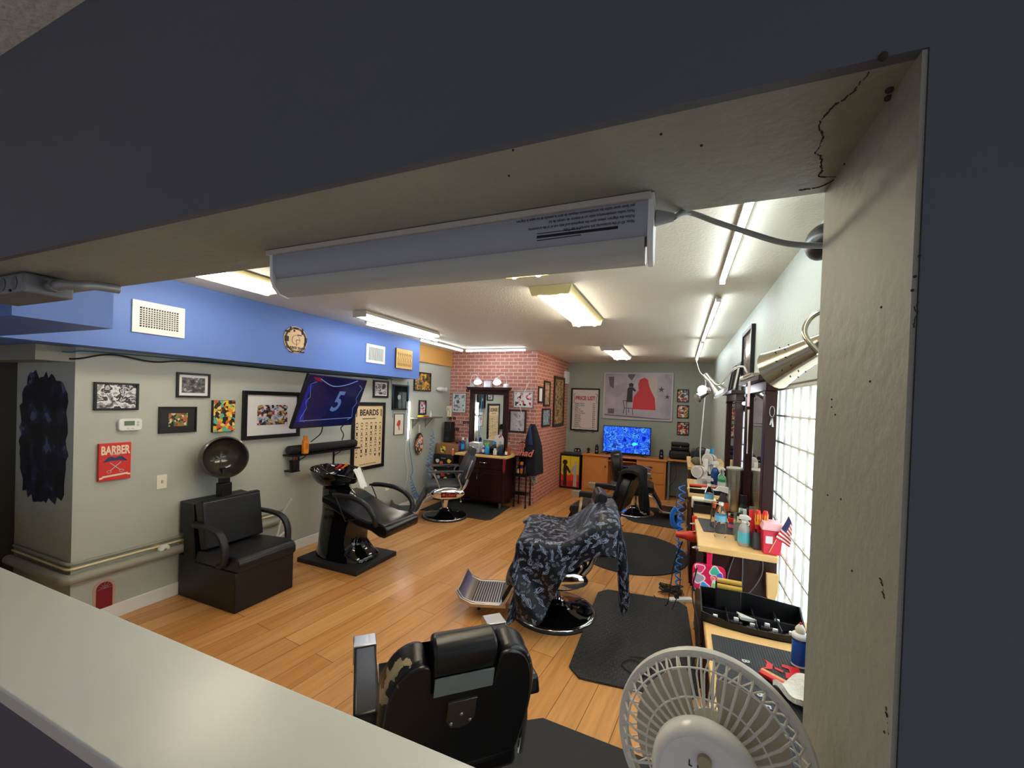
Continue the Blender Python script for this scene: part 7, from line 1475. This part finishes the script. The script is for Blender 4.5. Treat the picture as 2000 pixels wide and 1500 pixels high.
obj('grille_ring', MB().tube([tuple(Tq @ Vector((.098 * math.cos(2 * PI * k / 48), .098 * math.sin(2 * PI * k / 48), -.0245))) for k in range(48)], .0013, 5, closed=True).tube([tuple(Tq @ Vector((.070 * math.cos(2 * PI * k / 48), .070 * math.sin(2 * PI * k / 48), -.038))) for k in range(48)], .0012, 5, closed=True), fw_, t, smooth=60)
rib = MB()
for k in range(NR):
    a = 2 * PI * k / NR
    pth = [(.030, .036), (.070, .036), (.095, .026), (.108, .006)]
    rib.tube([tuple(Tq @ Vector((r * math.cos(a - .5 * (1 - r / FR)), r * math.sin(a - .5 * (1 - r / FR)), z))) for r, z in pth], .0012, 5)
obj('front_grille', rib, fw_, t, smooth=60, kind='stuff')
obj('front_badge', MB().lathe([(.0, .034), (.03, .034), (.031, .037), (.0, .039)], (0, 0, 0), 32, Tq), fw_, t, smooth=60)
for k in range(3):
    a0 = 2 * PI * k / 3 + .35
    def bl(u, v, a0=a0):
        r = .018 + .074 * u; wdt = .55 + .55 * math.sin(PI * min(1, u * 1.05) * .55); a = a0 + (v - .5) * wdt * 1.5
        rr_ = r * (1 - .06 * abs(v - .5) * 2 * u); return Tq @ Vector((rr_ * math.cos(a), rr_ * math.sin(a), (v - .5) * .020))
    obj('blade', MB().sheet(bl, 12, 10, .0015), mat('fan blade', (196, 186, 166), .4, var=.10, vscale=60), t, smooth=80)
obj('hub', MB().lathe([(0, -.012), (.018, -.012), (.020, .01), (0, .014)], (0, 0, 0), 24, Tq), fw_, t, smooth=50)
motor = MB().lathe([(.036, -.036), (.052, -.044), (.058, -.056), (.057, -.070), (.051, -.080), (.047, -.0815), (.046, -.0795), (.0, -.0795)], (0, 0, 0), 48, Tq)
hs = obj('motor_housing', motor, mat('fan motor white', (226, 224, 216), .25), t, smooth=50)
obj('control_knob', MB().lathe([(.0, -.086), (.007, -.086), (.0075, -.083), (.0075, -.079)], (0, 0, 0), 20, Tq @ Matrix.Translation((.0, .0245, 0))), mat('beige knob', (170, 156, 120), .4), hs, smooth=50)
# switch lettering faces back towards the camera
Rt = (Tq.to_3x3() @ Matrix(((-1, 0, 0), (0, 1, 0), (0, 0, -1)))).to_4x4()
lt = text('switch_lettering', 'L  OFF  H', .0085, note, hs, (0, 0, 0), (0, 0, 0), bold=.02, depth=.0002)
lt.matrix_local = Matrix.Translation(tuple((Tq.to_3x3() @ Vector((-.001, .0165, -.0802))))) @ Rt
print('up of text', Rt.to_3x3() @ Vector((0, 1, 0)))
obj('neck', MB().tube([tuple(Vector((0, -.05, -.03))), (0, -.035, -.12), (0, .0, -.20), (0, .0, -.26)], [.020, .016, .016, .02], 16), fw_, t, smooth=60)
obj('fan_base', MB().lathe([(.075, -.2795), (.078, -.272), (.07, -.262), (.03, -.25), (.02, -.24)], n=40), fw_, t, smooth=60)
